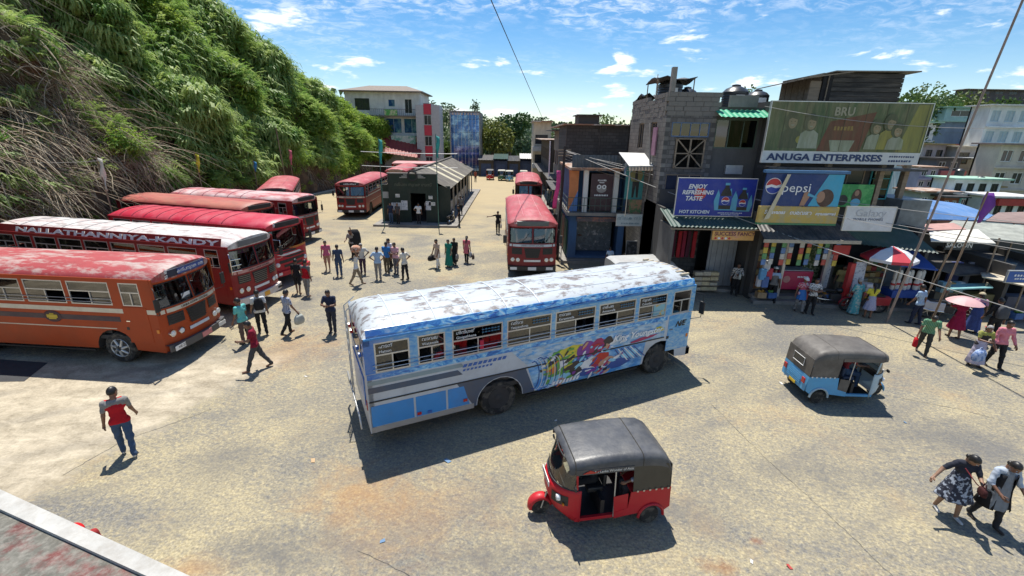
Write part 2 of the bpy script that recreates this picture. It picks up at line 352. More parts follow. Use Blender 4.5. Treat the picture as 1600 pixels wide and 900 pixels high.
def scatter(name, proto_mb, mats, pts, rots, scls, label, cat, smooth=None):
    """uncountable growth: one object whose points each carry a copy of one leaf clump"""
    pm = bpy.data.meshes.new(name+'_clump'); pm.from_pydata(proto_mb.v, [], proto_mb.f)
    for m in (mats if isinstance(mats, (list, tuple)) else [mats]): pm.materials.append(m)
    if any(proto_mb.m): pm.polygons.foreach_set('material_index', proto_mb.m)
    pm.update(); po = bpy.data.objects.new(name+'_clump', pm)
    me = bpy.data.meshes.new(name); me.from_pydata([tuple(p) for p in pts], [], [])
    a = me.attributes.new('rot', 'FLOAT_VECTOR', 'POINT'); a.data.foreach_set('vector', np.array(rots, dtype=np.float32).ravel())
    a = me.attributes.new('scl', 'FLOAT', 'POINT'); a.data.foreach_set('value', np.array(scls, dtype=np.float32))
    o = ob(name, me); stuff(o); tag(o, label, cat)
    ng = bpy.data.node_groups.new(name, 'GeometryNodeTree'); ng.interface.new_socket('Geometry', in_out='INPUT', socket_type='NodeSocketGeometry'); ng.interface.new_socket('Geometry', in_out='OUTPUT', socket_type='NodeSocketGeometry')
    N = ng.nodes; Lk = ng.links.new
    gi = N.new('NodeGroupInput'); go = N.new('NodeGroupOutput'); ip = N.new('GeometryNodeInstanceOnPoints'); oi = N.new('GeometryNodeObjectInfo'); oi.inputs['Object'].default_value = po; oi.inputs['As Instance'].default_value = True
    nr = N.new('GeometryNodeInputNamedAttribute'); nr.data_type = 'FLOAT_VECTOR'; nr.inputs['Name'].default_value = 'rot'
    ns = N.new('GeometryNodeInputNamedAttribute'); ns.data_type = 'FLOAT'; ns.inputs['Name'].default_value = 'scl'
    er = N.new('FunctionNodeEulerToRotation'); Lk(nr.outputs['Attribute'], er.inputs[0])
    Lk(gi.outputs[0], ip.inputs['Points']); Lk(oi.outputs['Geometry'], ip.inputs['Instance']); Lk(er.outputs[0], ip.inputs['Rotation']); Lk(ns.outputs['Attribute'], ip.inputs['Scale']); Lk(ip.outputs[0], go.inputs[0])
    md = o.modifiers.new('growth', 'NODES'); md.node_group = ng
    return o
R = random.Random(3)
def leaf(mb, p, d, n, L, w, m=0, droop=.25):
    """pointed leaf of two bent quads, from p along d, width along n"""
    d = Vector(d).normalized(); s = d.cross(Vector(n)); s = s.normalized() if s.length > 1e-4 else Vector((1,0,0)); u = s.cross(d)
    a = p+d*L*.45+u*L*.05; e = p+d*L-Vector((0,0,1))*L*droop
    mb.add([p, a+s*w*.5, e, a-s*w*.5], [(0,1,2),(0,2,3)], m)
def frond(mb, p, d, L, n=11, lw=.055, ll=.34, m=0, sag=.75):
    d = Vector(d).normalized(); prev = p
    for i in range(n):
        t = (i+1)/n; q = p+d*L*t-Vector((0,0,1))*L*sag*t*t*.6
        ax = (q-prev).normalized(); side = ax.cross(Vector((0,0,1))); side = side.normalized() if side.length > 1e-3 else Vector((0,1,0))
        l = ll*(1-.55*t)*L/1.8
        for sgn in (-1, 1): leaf(mb, prev, ax*.75+side*sgn*.9+Vector((0,0,R.uniform(-.25,.15))), (0,0,1), l*R.uniform(.8,1.15), lw*L/1.8, m, .3)
        prev = q
fern = MB()
for k in range(9): frond(fern, Vector((R.uniform(-.2,.2),R.uniform(-.3,.3),0)), (R.uniform(.4,1), R.uniform(-.9,.9), R.uniform(.35,1.2)), R.uniform(1.5,2.5))
reed = MB()
for k in range(26):
    p = Vector((R.uniform(-.3,.3),R.uniform(-.5,.5),0)); d = Vector((R.uniform(.3,1), R.uniform(-.6,.6), R.uniform(.4,1.3))).normalized(); L = R.uniform(1.2,2.6); w = R.uniform(.04,.08)
    q = p+d*L*.45; e = q+Vector((d.x*.5,d.y*.5,-.15))*L*.55; e2 = e+Vector((d.x*.25,d.y*.25,-.5))*L*.4; s = d.cross(Vector((0,0,1))).normalized()*w
    reed.add([p-s*.5,p+s*.5,q+s,q-s,e+s*.8,e-s*.8,e2], [(0,1,2,3),(3,2,4,5),(5,4,6)])
bush = MB()
for k in range(120):
    v = Vector((R.gauss(0,1),R.gauss(0,1),R.gauss(0,1))).normalized(); p = v*R.uniform(.35,.95); p.z *= .8
    leaf(bush, p, v+Vector((R.uniform(-.6,.9),R.uniform(-.6,.6),R.uniform(-.7,.3))), (R.uniform(-1,1),R.uniform(-1,1),1), R.uniform(.18,.36), R.uniform(.09,.17))
roots = MB()
for k in range(11):
    p = Vector((R.uniform(-.2,.2),R.uniform(-.8,.8),R.uniform(-.3,.5))); d = Vector((R.uniform(.3,1.0),R.uniform(-.5,.75),R.uniform(-.3,.25))); pts = [p]; L = R.uniform(.25,.62)
    for i in range(6):
        d = (d+Vector((R.uniform(-.22,.16),R.uniform(-.25,.25),-.24))).normalized(); pts.append(pts[-1]+d*L)
    w0 = R.uniform(.010,.03)
    roots.tube(pts, [w0*(1-.13*i) for i in range(7)], 3, R.choice((0,0,1)), cap=False)
gA = leafmat('fern_green', (.12,.26,.045), (.41,.52,.15), trans=.5, vs=.5); gB = leafmat('reed_green', (.13,.27,.045), (.43,.52,.18), rough=.55, trans=.5, vs=.5); gC = leafmat('bush_green', (.105,.245,.03), (.37,.48,.075), trans=.5, vs=.5)
rA = P('dry_root', (.16,.115,.075), .9, var=.3, vs=3); rB = P('pale_vine', (.38,.32,.23), .85, var=.25, vs=3)
sets = dict(fern=([],[],[]), reed=([],[],[]), bush=([],[],[]), root=([],[],[]))
def put(k, p, out, s):
    sets[k][0].append(p); sets[k][1].append(out); sets[k][2].append(s)
def cproj(p):
    dz = p.z-CH; fz = p.y*math.cos(CTH)-dz*math.sin(CTH)
    return 800+CF*p.x/fz, 450+CF*(-p.y*math.sin(CTH)-dz*math.cos(CTH))/fz
for i in range(14500):
    y = 13+91*R.random()**1.5; t = R.uniform(.10,1.12); p = bank(y, t)
    if p.z < 3.0+.8*math.sin(y*.27)+R.uniform(-.8,.8): continue
    n = Vector((.85,0,.5)); ang = R.gauss(-.25,.55); px, py = cproj(p)
    brown = sm(-55,70,py-(62+px*.75)+34*math.sin(y*.9+p.z*.8))*sm(300,170,px)*.88
    if brown > .5 and R.random() < .35*sm(235,290,py): continue
    p2 = p+n*R.uniform(-.1,.5)
    if R.random() < brown:
        R.random() < .62 and put('root', p2, (R.uniform(-.55,.55), R.uniform(-.6,.45), R.gauss(-.1,.8)), R.uniform(.5,1.45))
        if R.random() > .17: continue
    patch = math.sin(y*.21+p.z*.33)+math.sin(y*.53-p.z*.6+1.3)+R.gauss(0,.7)+sm(58,78,y)*3.2
    if patch > 1.5: put('bush', p2+n*.2, (R.uniform(-.4,.4),R.uniform(-.4,.4),R.uniform(-PI,PI)), R.uniform(.7,1.4)*(.55+.45*sm(20,45,y)))
    elif patch > -.1: put('fern', p2, (R.uniform(-.3,.3),R.uniform(-.25,.35),ang), R.uniform(.6,1.25)*(.62+.38*sm(20,45,y)))
    else: put('reed', p2, (R.uniform(-.3,.3),R.uniform(-.2,.4),ang), R.uniform(.7,1.4)*(.62+.38*sm(20,45,y)))
for i in range(240):      # roots and weeds over the bare cut at the bottom
    y = R.uniform(14,75); p = bank(y, R.uniform(.03,.2)); 
    if R.random() < .6: put('root', p+Vector((.1,0,.4)), (R.uniform(-.2,.2),R.uniform(.2,.7),R.gauss(0,.5)), R.uniform(.5,1))
    else: put('bush', p+Vector((.1,0,0)), (0,0,R.uniform(-3,3)), R.uniform(.25,.6))
scatter('hillside_ferns', fern, gA, *sets['fern'], 'arching ferns covering the steep green bank', 'ferns')
scatter('hillside_reeds', reed, gB, *sets['reed'], 'long drooping grass blades hanging down the steep bank', 'grass')
scatter('hillside_bushes', bush, gC, *sets['bush'], 'low leafy bushes growing over the bank', 'bushes')
scatter('hanging_roots', roots, [rA, rB], *sets['root'], 'dry brown roots and vines hanging down the bank', 'roots')
# ------------------------------------------------------------ trees
bark = P('bark', (.12,.09,.06), .9, var=.3, vs=5, bump=.5, bs=20)
def tree(label, loc, h, cr, leafm, nleaf=1500, ls=.35, seed=0, group=None, crown_lo=.35, name='tree', flat=1.0):
    r = np.random.RandomState(seed+11); t = thing(name, label, 'tree', loc, 0, group)
    tr = MB(); top = Vector((r.uniform(-.3,.3), r.uniform(-.3,.3), h*.72)); tr.tube([(0,0,-.5),(top.x*.3,top.y*.3,h*.25),(top.x*.7,top.y*.7,h*.5),top], [h*.035,h*.028,h*.02,h*.008], 8)
    lobes = []
    for k in range(9):
        a = k*2.4+r.uniform(-.4,.4); rr = cr*r.uniform(.3,.72); zz = h*(crown_lo+.12)+(h*(1-crown_lo)-cr*.5)*r.uniform(.1,.95)
        c = np.array((rr*math.cos(a), rr*math.sin(a), zz)); lobes.append((c, cr*r.uniform(.32,.55)))
        tr.tube([(top.x*.5,top.y*.5,h*r.uniform(.3,.5)), tuple(c*.6+np.array((0,0,h*.15))*.6), tuple(c)], [h*.014,h*.009,h*.003], 5)
    lobes.append((np.array((0,0,h-cr*.45)), cr*.5))
    tr.build('trunk', bark, t, smooth=80)
    V = []; F = []
    for k in range(nleaf):
        c, q = lobes[r.randint(len(lobes))]; d = r.normal(size=3); d /= np.linalg.norm(d); p = c+d*q*r.uniform(.45,1.05)**.5*np.array((1,1,.8*flat))
        a = r.normal(size=3); a = a*.6+d*.5; a /= np.linalg.norm(a); s = np.cross(a, r.normal(size=3)); s /= np.linalg.norm(s)+1e-6; L = ls*r.uniform(.6,1.3)
        o = len(V); V += [p, p+a*L*.5+s*L*.3, p+a*L-np.array((0,0,L*.25)), p+a*L*.5-s*L*.3]; F.append((o,o+1,o+2,o+3))
    mb = MB(); mb.v = [tuple(p) for p in V]; mb.f = F; mb.m = [0]*len(F); mb.build('crown', leafm, t)
    return t
L1 = leafmat('tree_dark', (.03,.075,.018), (.09,.14,.035), vs=.4); L2 = leafmat('tree_yellow', (.085,.125,.02), (.19,.21,.045), vs=.4); L3 = leafmat('tree_mid', (.045,.10,.022), (.13,.19,.05), vs=.4); L4 = leafmat('tree_blue', (.05,.10,.05), (.11,.16,.085), vs=.4)
def tree_px(label, x, ytop, Y, cr, lm, base=0.0, **k):
    p = AY(x, ytop, Y); return tree(label, (p.x, Y, base), p.z-base, cr, lm, **k)
# ------------------------------------------------------------ far woods on the hills
wood = MB()
for k in range(70):
    v = Vector((R.gauss(0,1),R.gauss(0,1),R.gauss(0,1))).normalized(); p = v*R.uniform(1.2,2.6); p.z = p.z*.9+3.2
    leaf(wood, p, v+Vector((0,0,-.3)), (R.uniform(-1,1),R.uniform(-1,1),1), R.uniform(.8,1.5), R.uniform(.5,.9))
wood.tube([(0,0,-1),(0,0,3)], [.22,.12], 4)
pts = []; rots = []; scl = []
for i in range(1500):
    a = R.uniform(-.62,1.25); d = R.uniform(125, 400); x, y = 8+d*math.sin(a), d*math.cos(a)
    if y < 20 or (x > 60 and x < 76 and y < 100): continue
    pts.append((x,y,terr(x,y))); rots.append((0,0,R.uniform(0,6))); scl.append(R.uniform(.8,1.9))
for i in range(330):
    x, y = R.uniform(84,150), R.uniform(52,130); pts.append((x,y,terr(x,y))); rots.append((0,0,R.uniform(0,6))); scl.append(R.uniform(.7,1.5))
scatter('hill_wood', wood, leafmat('wood_green', (.045,.08,.035), (.11,.15,.06), vs=.05), pts, rots, scl, 'distant wooded hillside behind the town', 'woodland')

# joints and cracks in the yard surface
jm = P('tar_joint', (.05,.05,.05), .9, var=.3)
def joint(pts, w=.013):
    q = []
    for a_, b_ in zip(pts[:-1], pts[1:]):
        for k in range(14): q.append(G(*a_).lerp(G(*b_), k/14)+Vector((R.uniform(-.02,.02),R.uniform(-.02,.02),0)))
    q.append(G(*pts[-1])); mb = MB(); l = []; r_ = []
    for i, p in enumerate(q):
        d = (q[min(i+1,len(q)-1)]-q[max(i-1,0)]).normalized(); n = Vector((-d.y,d.x,0)); ww = w*R.uniform(.3,1); l.append(p+n*ww*.5+Vector((0,0,.004))); r_.append(p-n*ww*.5+Vector((0,0,.004)))
    mb.grid([r_,l]); structure(mb.build('surface_joint', jm))
joint([(1112,632),(1200,720),(1290,800),(1400,905)]); joint([(1370,615),(1500,640),(1605,668)]); joint([(100,742),(190,690),(330,640)],.016); joint([(560,860),(640,900)],.012)
# litter
lit = [P('litter_%d'%k, c_, .7) for k, c_ in enumerate(((.62,.60,.56),(.45,.30,.16),(.40,.05,.04),(.12,.22,.36)))]
for k in range(12):
    x, y = R.uniform(250,1590), R.uniform(470,890); p = G(x, y); q = MB(); w = R.uniform(.03,.08); a_ = R.uniform(0,3)
    q.add([(-w,-w*.6,.008),(w,-w*.5,.012),(w*.9,w*.7,.03),(-w*.8,w*.5,.010)],[(0,1,2,3)]); li = R.randint(0,3); o = q.build('litter_scrap', lit[li], None, (p.x,p.y,.004), a_, tag_=('small scrap of %s litter lying on the open yard' % ('pale','tan','red','blue')[li],'litter','scraps of litter on the yard')); o.modifiers.new('t','SOLIDIFY').thickness = .003
# ============================================================ buses
rubber = P('tyre_rubber', (.022,.021,.02), .85, var=.3, vs=8, col2=(.09,.08,.065), c2s=5)
steel = P('dull_steel', (.42,.42,.42), .35, metal=.85, var=.15, vs=6)
alu = P('window_frame_alu', (.55,.55,.54), .35, metal=.6, var=.1)
black = P('black_trim', (.018,.018,.02), .5, var=.2)
darkin = P('bus_interior', (.045,.042,.04), .9, var=.2)
seatm = P('bus_seat_vinyl', (.035,.032,.034), .6, var=.2); seatb = P('bus_seat_blue', (.03,.05,.10), .6, var=.2)
white_p = P('white_paint', (.74,.73,.70), .5, var=.08, dirt=(.3,.27,.22), dirt_amt=.4)
cream = P('cream_paint', (.62,.56,.44), .45, var=.1, dirt=(.25,.2,.15), dirt_amt=.3)
chrome = P('chrome', (.7,.7,.7), .12, metal=1, var=.05)
lens = P('lamp_glass', (.75,.76,.76), .08, var=.1, spec=.8); amber = P('amber_lens', (.65,.20,.02), .15, var=.1); redl = P('red_lens', (.45,.02,.015), .15, var=.1)
gl_side = glass('bus_side_glass', (.30,.33,.34), .10); gl_front = glass('bus_windscreen_glass', (.50,.56,.56), .10); gl_dark = glass('tinted_upper_glass', (.10,.11,.12), .07)
plate_w = P('plate_white', (.72,.72,.70), .5, var=.05); plate_y = P('plate_yellow', (.75,.50,.03), .5, var=.05)
XR, XF, BW = -3.2, 6.65, 1.22
ZB, ZW0, ZW1, ZG, ZT = .44, 1.94, 2.66, 2.78, 3.12
def px(y): return -.24*abs(y/BW)**3.2
def zc(y): return ZG+(ZT-ZG)*max(0, 1-abs(y/BW)**2.3)**.62
SEAT = None
def seat_mesh():
    s = MB(); s.box(-.2,.22,-.46,.46,.95,1.38); s.box(-.3,-.18,-.46,.46,1.3,2.02); return s
def bus(label, x, y, a, body, roof, spec, group='buses in the yard', seats=None, name='bus'):
    global XR
    XR = spec.get('xr', -3.2)
    fwx = spec.get('fw', 4.85); rwx = spec.get('rw', -.1); detail = spec.get('detail', 1)
    t = thing(name, label, 'bus', (x,y,0), rad(a), group)
    upper = spec.get('upper', body); xe = XF-.24
    # ---- body shell
    b = MB()
    def side(sgn):
        yy = sgn*BW; pts = [(XR,ZB)]
        for wx in (rwx, fwx):
            pts += [(wx-.64*math.cos(k*PI/10), max(ZB, .5+.64*math.sin(k*PI/10))) for k in range(11)]
        pts += [(xe,ZB),(xe,ZW0),(XR,ZW0)]
        f = [(p[0],yy,p[1]) for p in pts]; b.poly(f if sgn < 0 else f[::-1])
        wins = spec['wins']; ed = [XR+.12]+[q for w in wins for q in w]+[xe]
        for k in range(0, len(ed)-1, 2):
            if ed[k+1]-ed[k] > .005: b.box(ed[k],ed[k+1],min(yy,yy-sgn*.05),max(yy,yy-sgn*.05),ZW0,ZW1,1)
        b.box(XR+.12,xe,min(yy,yy-sgn*.05),max(yy,yy-sgn*.05),ZW1,ZG,1)
        for wx in (rwx, fwx):
            rows = [[(wx-.64*math.cos(k*PI/10), yq, .5+.64*math.sin(k*PI/10)) for k in range(11)] for yq in (yy, yy-sgn*.5)]
            b.grid(rows, 2)
        b.box(rwx-.62,rwx+.62,min(yy-sgn*.5,yy-sgn*.55),max(yy-sgn*.5,yy-sgn*.55),.45,1.15,2); b.box(fwx-.62,fwx+.62,min(yy-sgn*.5,yy-sgn*.55),max(yy-sgn*.5,yy-sgn*.55),.45,1.15,2)
    side(1); side(-1)
    yq = [BW*math.sin(k*PI/16) for k in range(-8,9)]
    wb = spec.get('wb', 1.84)                        # windscreen bottom
    rk = lambda z: -.16*max(0, z-wb)
    b.grid([[(XF+px(q), q, z) for q in yq] for z in (ZB, .9, wb)])
    b.box(XR-.02, XR+.12, -BW, BW, ZB, ZW0, 0)       # rear
    b.box(XR-.02, XR+.12, -BW, -BW+.3, ZW0, ZG, 1); b.box(XR-.02, XR+.12, BW-.3, BW, ZW0, ZG, 1); b.box(XR-.02, XR+.12, -BW, BW, ZW1-.05, ZG, 1)
    for q0, q1 in ((-BW,-BW+.1),(-.05,.05),(BW-.1,BW)):   # windscreen pillars
        if spec.get('one_screen') and q0 == -.05: continue
        b.grid([[(XF+px(q)+rk(z), q, z) for q in (q0,q1)] for z in (wb, 2.64)], 1)
    for sgn in (-1, 1): b.box(xe-.02, xe+.05, min(sgn*BW,sgn*(BW-.05)), max(sgn*BW,sgn*(BW-.05)), ZW0, ZG, 1)
    b.grid([[(XF+px(q)+rk(2.58), q, 2.58) for q in yq], [(XF+px(q)-.06, q, 2.66) for q in yq]], 1)
    b.box(XR+.1, XF-.3, -BW+.06, BW-.06, .80, .92, 2) # floor
    b.build('body', [body, upper, darkin], t, smooth=40)
    # ---- roof
    r = MB(); rows = []
    N = 15; ys = [BW*math.sin((k/(N-1)-.5)*PI) for k in range(N)]
    def section(xx, k): return [(xx, q, ZG+(zc(q)-ZG)*k) for q in ys]
    for d in (0,.05,.14,.28,.5): rows.append(section(XR-.02+d, math.sqrt(max(0,1-(1-d/.5)**2))))
    for k in range(1, 9): rows.append(section(XR+.5+(XF-.75-XR-.5)*k/8, 1))
    rows.append([(XF-.42+px(q)*.6, q, zc(q)*.999) for q in ys]); rows.append([(XF-.14+px(q)*.9, q, max(2.70, zc(q)-.035)) for q in ys]); rows.append([(XF-.03+px(q), q, max(2.69, zc(q)-.10)) for q in ys]); rows.append([(XF+px(q)-.06, q, 2.66) for q in ys])
    r.grid(rows, flip=True); r.build('roof', roof, t, smooth=50)
    for sgn in (-1, 1): MB().box(XR, xe, min(sgn*BW, sgn*(BW+.03)), max(sgn*BW, sgn*(BW+.03)), ZG-.025, ZG+.015).build('gutter', spec.get('gutter', upper), t)
    for k in spec.get('ribs', ()): MB().tube([(k, q, zc(q)+.004) for q in ys[1:-1]], .020, 5).build('roof_rib', spec.get('ribm', roof), t, smooth=60)
    for k in spec.get('seams', ()): MB().box(XR+.55, XF-.8, k-.006, k+.006, zc(k)-.01, zc(k)+.007).build('roof_seam', spec.get('ribm', roof), t)
    # ---- destination board
    sg = MB(); hw = spec.get('board', .78)
    sg.grid([[(XF+px(q)+dx, q, z) for q in np.linspace(-hw,hw,9)] for dx, z in ((-.045,2.70),(.0,2.73),(-.005,2.93),(-.05,2.96))])
    sg.build('destination_board', spec.get('boardm', black), t, smooth=40)
    # ---- side windows
    fr_m = spec.get('frame', alu)
    for sgn in (-1, 1):
        yy = sgn*(BW-.02)
        for i, (x0, x1) in enumerate(spec['wins']):
            f = MB(); q0, q1 = yy-.015, yy+.015; zm = ZW0+(ZW1-ZW0)*.58
            f.box(x0,x1,q0,q1,ZW0,ZW0+.035); f.box(x0,x1,q0,q1,ZW1-.035,ZW1); f.box(x0,x0+.035,q0,q1,ZW0+.035,ZW1-.035); f.box(x1-.035,x1,q0,q1,ZW0+.035,ZW1-.035)
            f.box(x0+.035,x1-.035,q0,q1,zm-.015,zm+.02); xm = (x0+x1)/2
            if x1-x0 > .5: f.box(xm-.015,xm+.015,q0,q1,ZW0+.035,zm-.015)
            w = f.build('window', fr_m, t)
            g = MB(); g.box(x0+.03,x1-.03,yy-.003,yy+.003,zm,ZW1-.03); g.build('upper_pane', gl_dark if spec.get('dark_top') else gl_side, w)
            op = (i*7+int(abs(x)*3)+(1 if sgn > 0 else 0)) % 4 if x1-x0 > .5 else 3
            if op != 1: MB().box(x0+.03,xm,yy-.003,yy+.003,ZW0+.03,zm).build('lower_pane', gl_side, w)
            if op != 2: MB().box(xm,x1-.03,yy-.003+.012,yy+.003+.012,ZW0+.03,zm).build('lower_pane', gl_side, w)
        if detail:
            for zr in (ZW0+.10, ZW0+.20): MB().tube([(XR+.15,sgn*(BW+.022),zr),(5.1,sgn*(BW+.022),zr)], .011, 5).build('guard_rail', spec.get('rail', alu), t)
    # ---- windscreen
    halves = ((-BW+.1,BW-.1),) if spec.get('one_screen') else ((-BW+.1,-.05),(.05,BW-.1))
    for q0, q1 in halves:
        g = MB(); g.grid([[(XF+px(q)+rk(z)-.015, q, z) for q in np.linspace(q0,q1,7)] for z in (wb, 2.58)]); w = g.build('windscreen', gl_front, t, smooth=60)
        e = MB(); pa = [(XF+px(q)+rk(z)+.005, q, z) for q, z in [(q,wb+.02) for q in np.linspace(q0,q1,6)]+[(q,2.57) for q in np.linspace(q1,q0,6)]]
        e.tube(pa+[pa[0]], .018, 5); e.build('rubber_seal', black, w, smooth=80)
        if detail:
            wi = MB(); c = (q0+q1)/2; wi.tube([(XF+px(c)+.02,c,wb+.02),(XF+px(c+.25)+.0,c+.28,wb+.32)], .008, 4); wi.tube([(XF+px(c)+.0,c+.1,wb+.1),(XF+px(c+.4)-.04,c+.42,wb+.52)], .010, 4); wi.build('wiper', black, w)
    rwn = MB().box(XR-.012,XR,-BW+.32,BW-.32,ZW0+.05,ZW1-.08).build('rear_window', gl_side, t)
    # ---- front
    st = spec.get('front', 'leyland')
    def patch(name, q0, q1, z0, z1, m, pr=.012, par=t, lo=None):
        g = MB(); n = 7; l0, l1 = lo or (q0,q1)
        outer = [[(XF+px(l0+(l1-l0)*k/n)+pr, l0+(l1-l0)*k/n, z0) for k in range(n+1)], [(XF+px(q0+(q1-q0)*k/n)+pr, q0+(q1-q0)*k/n, z1) for k in range(n+1)]]
        inner = [[(p[0]-pr-.01,p[1],p[2]) for p in rw_] for rw_ in outer]
        g.grid([inner[0],outer[0],outer[1],inner[1]]); return g.build(name, m, par)
    if st == 'leyland':
        patch('front_stripe', -1.14, 1.14, wb-.17, wb-.05, spec.get('stripe', cream), .010)
        for q0, q1, lo in ((-.42,.42,(-.30,.30)), (-1.02,-.52,None), (.52,1.02,None)):
            zl = 1.10 if lo else 1.28
            gp = patch('grille', q0, q1, zl, 1.60, black, .014, lo=lo)
            for z in np.arange(zl+.05, 1.58, .075): patch('grille_slat', q0+.06 if lo else q0+.02, q1-.06 if lo else q1-.02, z, z+.018, spec.get('slat', black), .024, gp)
        for q in (-.98,-.72,.72,.98):
            h = MB(); h.lathe([(.0,.05),(.07,.045),(.085,.02),(.095,0),(.095,-.05)], (XF+px(q)+.01,q,1.0), 14, axis='x'); hl = h.build('headlight', lens, t, smooth=50)
            MB().lathe([(.088,.03),(.105,.03),(.105,-.05),(.088,-.05)], (XF+px(q)+.01,q,1.0), 14, axis='x', cap=False).build('rim', chrome, hl, smooth=40)
        patch('badge_bar', -.42, .42, .90, 1.0, spec.get('barm', white_p), .016)
        if detail: text('maker_lettering', 'LANKA ASHOK LEYLAND', .10, P('letter_dark', (.05,.03,.03), .6), t, (XF+.016,0,wb-.11), (PI/2,0,PI/2), ext=.003)
    elif st == 'coach':
        patch('grille', -.8, .8, 1.02, 1.16, black, .014); patch('grille', -.6, .6, .80, .92, black, .014)
        for k, (q0, q1, z) in enumerate(((-1.1,.2,1.50),(-.9,.5,1.36),(-.6,.8,1.23),(-.2,1.1,1.60))): patch('swoosh', q0, q1, z, z+.09, (black, white_p, black, spec.get('sw', black))[k], .010+.002*k, lo=(q0+.35, q1+.15))
        for q in (-.9,.9): 
            h = MB(); h.lathe([(.0,.05),(.09,.04),(.11,0),(.11,-.05)], (XF+px(q)+.01,q,.98), 14, axis='x'); h.build('headlight', lens, t, smooth=50)
    bz = spec.get('bumper', (black, .46, .68))
    g = MB(); bp = [[(XF+px(q)*.8+.10, q, z) for q in yq] for z in (bz[1], bz[2])]; bi = [[(p[0]-.16,p[1],p[2]) for p in rr] for rr in bp]; g.grid([bi[0],bp[0],bp[1],bi[1]]); bu = g.build('bumper', bz[0], t)
    def plate(y0, w, h, z, m, s=None):
        p = MB().box(XF+px(y0)*.8+.101, XF+px(y0)*.8+.115, y0-w/2, y0+w/2, z-h/2, z+h/2).build('number_plate', m, t)
        if s and detail: text('plate_number', s, h*.75, black, p, (XF+px(y0)*.8+.117,y0,z), (PI/2,0,PI/2), ext=.001)
    for q in spec.get('plates', ()): plate(*q)
    # ---- door, mirrors, lamps, trim
    dd = MB(); d0 = spec.get('door', (5.36,6.12)); dd.box(d0[0],d0[1],-BW-.012,-BW+.01,.75,ZW0-.03)
    dr = dd.build('driver_door', spec.get('doorm', body), t, bevel=.008); MB().box(d0[0]+.05,d0[0]+.17,-BW-.035,-BW-.012,1.45,1.48).build('door_handle', chrome, dr)
    MB().box(d0[0]-.02,d0[0]+.07,-BW-.016,-BW-.002,1.17,1.26).build('fuel_flap', black, t)
    for sgn in (-1, 1):
        m = MB(); q = sgn*(BW+.16); m.tube([(XF-.22,sgn*(BW-.02),2.55),(XF+.0,q,2.50),(XF+.0,q,1.75),(XF-.25,sgn*BW,1.68)], .012, 5); mo = m.build('mirror_arm', spec.get('mirror_arm', black), t, smooth=80)
        MB().box(XF-.03,XF+.02,q-.09,q+.09,1.86,2.26).build('mirror', black, mo, bevel=.02)
        for z in (1.15,): MB().box(XF-.36,XF-.28,min(sgn*BW,sgn*(BW+.02)),max(sgn*BW,sgn*(BW+.02)),z-.05,z+.06).build('side_lamp', amber, t)
    for sgn in (-1,1):
        for z0, z1, m, xa, xb in spec.get('stripes', ()):
            MB().box(xa,xb,min(sgn*BW,sgn*(BW+.006)),max(sgn*BW,sgn*(BW+.006)),z0,z1).build('stripe', m, t)
        MB().box(XR-.035,XR-.02,sgn*.95-.1,sgn*.95+.1,.95,1.15).build('tail_lamp', redl, t)
        MB().box(rwx+.75,fwx-.8,min(sgn*(BW-.05),sgn*(BW-.01)),max(sgn*(BW-.05),sgn*(BW-.01)),ZB-.05,ZB).build('side_skirt', black, t)
    # ---- wheels
    for wx in (rwx, fwx):
        for sgn in (-1, 1):
            yy = sgn*(BW-.06); w = MB(); s = sgn; dep = -.28 if wx == fwx else -.55
            w.lathe([(.30,-.02*s),(.42,.01*s),(.475,-.01*s),(.5,-.06*s),(.5,s*(dep+.06)),(.46,s*dep),(.30,s*dep)], (wx,yy,.5), 28, axis='y'); wo = w.build('wheel', rubber, t, smooth=40, fix=True)
            rm = MB(); rm.lathe([(.30,-.01*s),(.285,-.08*s),(.20,-.10*s if wx == fwx else -.16*s),(.13,-.10*s if wx == fwx else -.16*s),(.12,.0*s),(.05,.02*s),(0,.02*s)], (wx,yy,.5), 20, axis='y')
            ri = rm.build('rim', spec.get('rim', darkin), wo, smooth=35, fix=True)
            for k in range(8): MB().lathe([(.018,0),(.018,.03*s)], (wx+.165*math.cos(k*PI/4),yy-.10*s+(0 if wx == fwx else -.06*s),.5+.165*math.sin(k*PI/4)), 6, axis='y').build('wheel_nut', steel, wo) if detail > 1 else None
            if spec.get('hubcap') and wx == fwx:
                for k in range(7):
                    an = k*2*PI/7; MB().tube([(wx+.08*math.cos(an),yy+.012*s,.5+.08*math.sin(an)),(wx+.29*math.cos(an+.25),yy-.005*s,.5+.29*math.sin(an+.25))], [.05,.035], 6).build('hubcap_spoke', spec['hubcap'], wo, smooth=60)
                MB().lathe([(.31,-.005*s),(.30,.012*s),(.27,-.02*s)], (wx,yy,.5), 20, axis='y', cap=False).build('hubcap_ring', spec['hubcap'], wo, smooth=60)
    # ---- inside
    global SEAT
    if SEAT is None: SEAT = bpy.data.meshes.new('seat'); q = seat_mesh(); SEAT.from_pydata(q.v, [], q.f); SEAT.materials.append(seatm)
    for k in range(9 if detail else 0):
        for sgn in (-1, 1): ob('seat', SEAT, t, (XR+.75+k*.86, sgn*.62, 0))
    MB().lathe([(.20,.0),(.225,.01),(.20,.03),(.185,.015),(.20,.0)], (XF-.75,-.55,1.62), 14, cap=False).build('steering_wheel', black, t, smooth=60)
    MB().box(XF-.42,XF-.28,-BW+.1,BW-.1,.92,wb-.06).build('dashboard', darkin, t)
    return t
def paint(name, c, **k): return P(name, c, k.pop('rough', .48), var=k.pop('var', .10), vs=k.pop('vs', 1.2), dirt=k.pop('dirt', (.16,.11,.08)), dirt_amt=k.pop('dirt_amt', .45), dirt_scale=k.pop('ds', 1.4), coat=.06, spec=.35, **k)
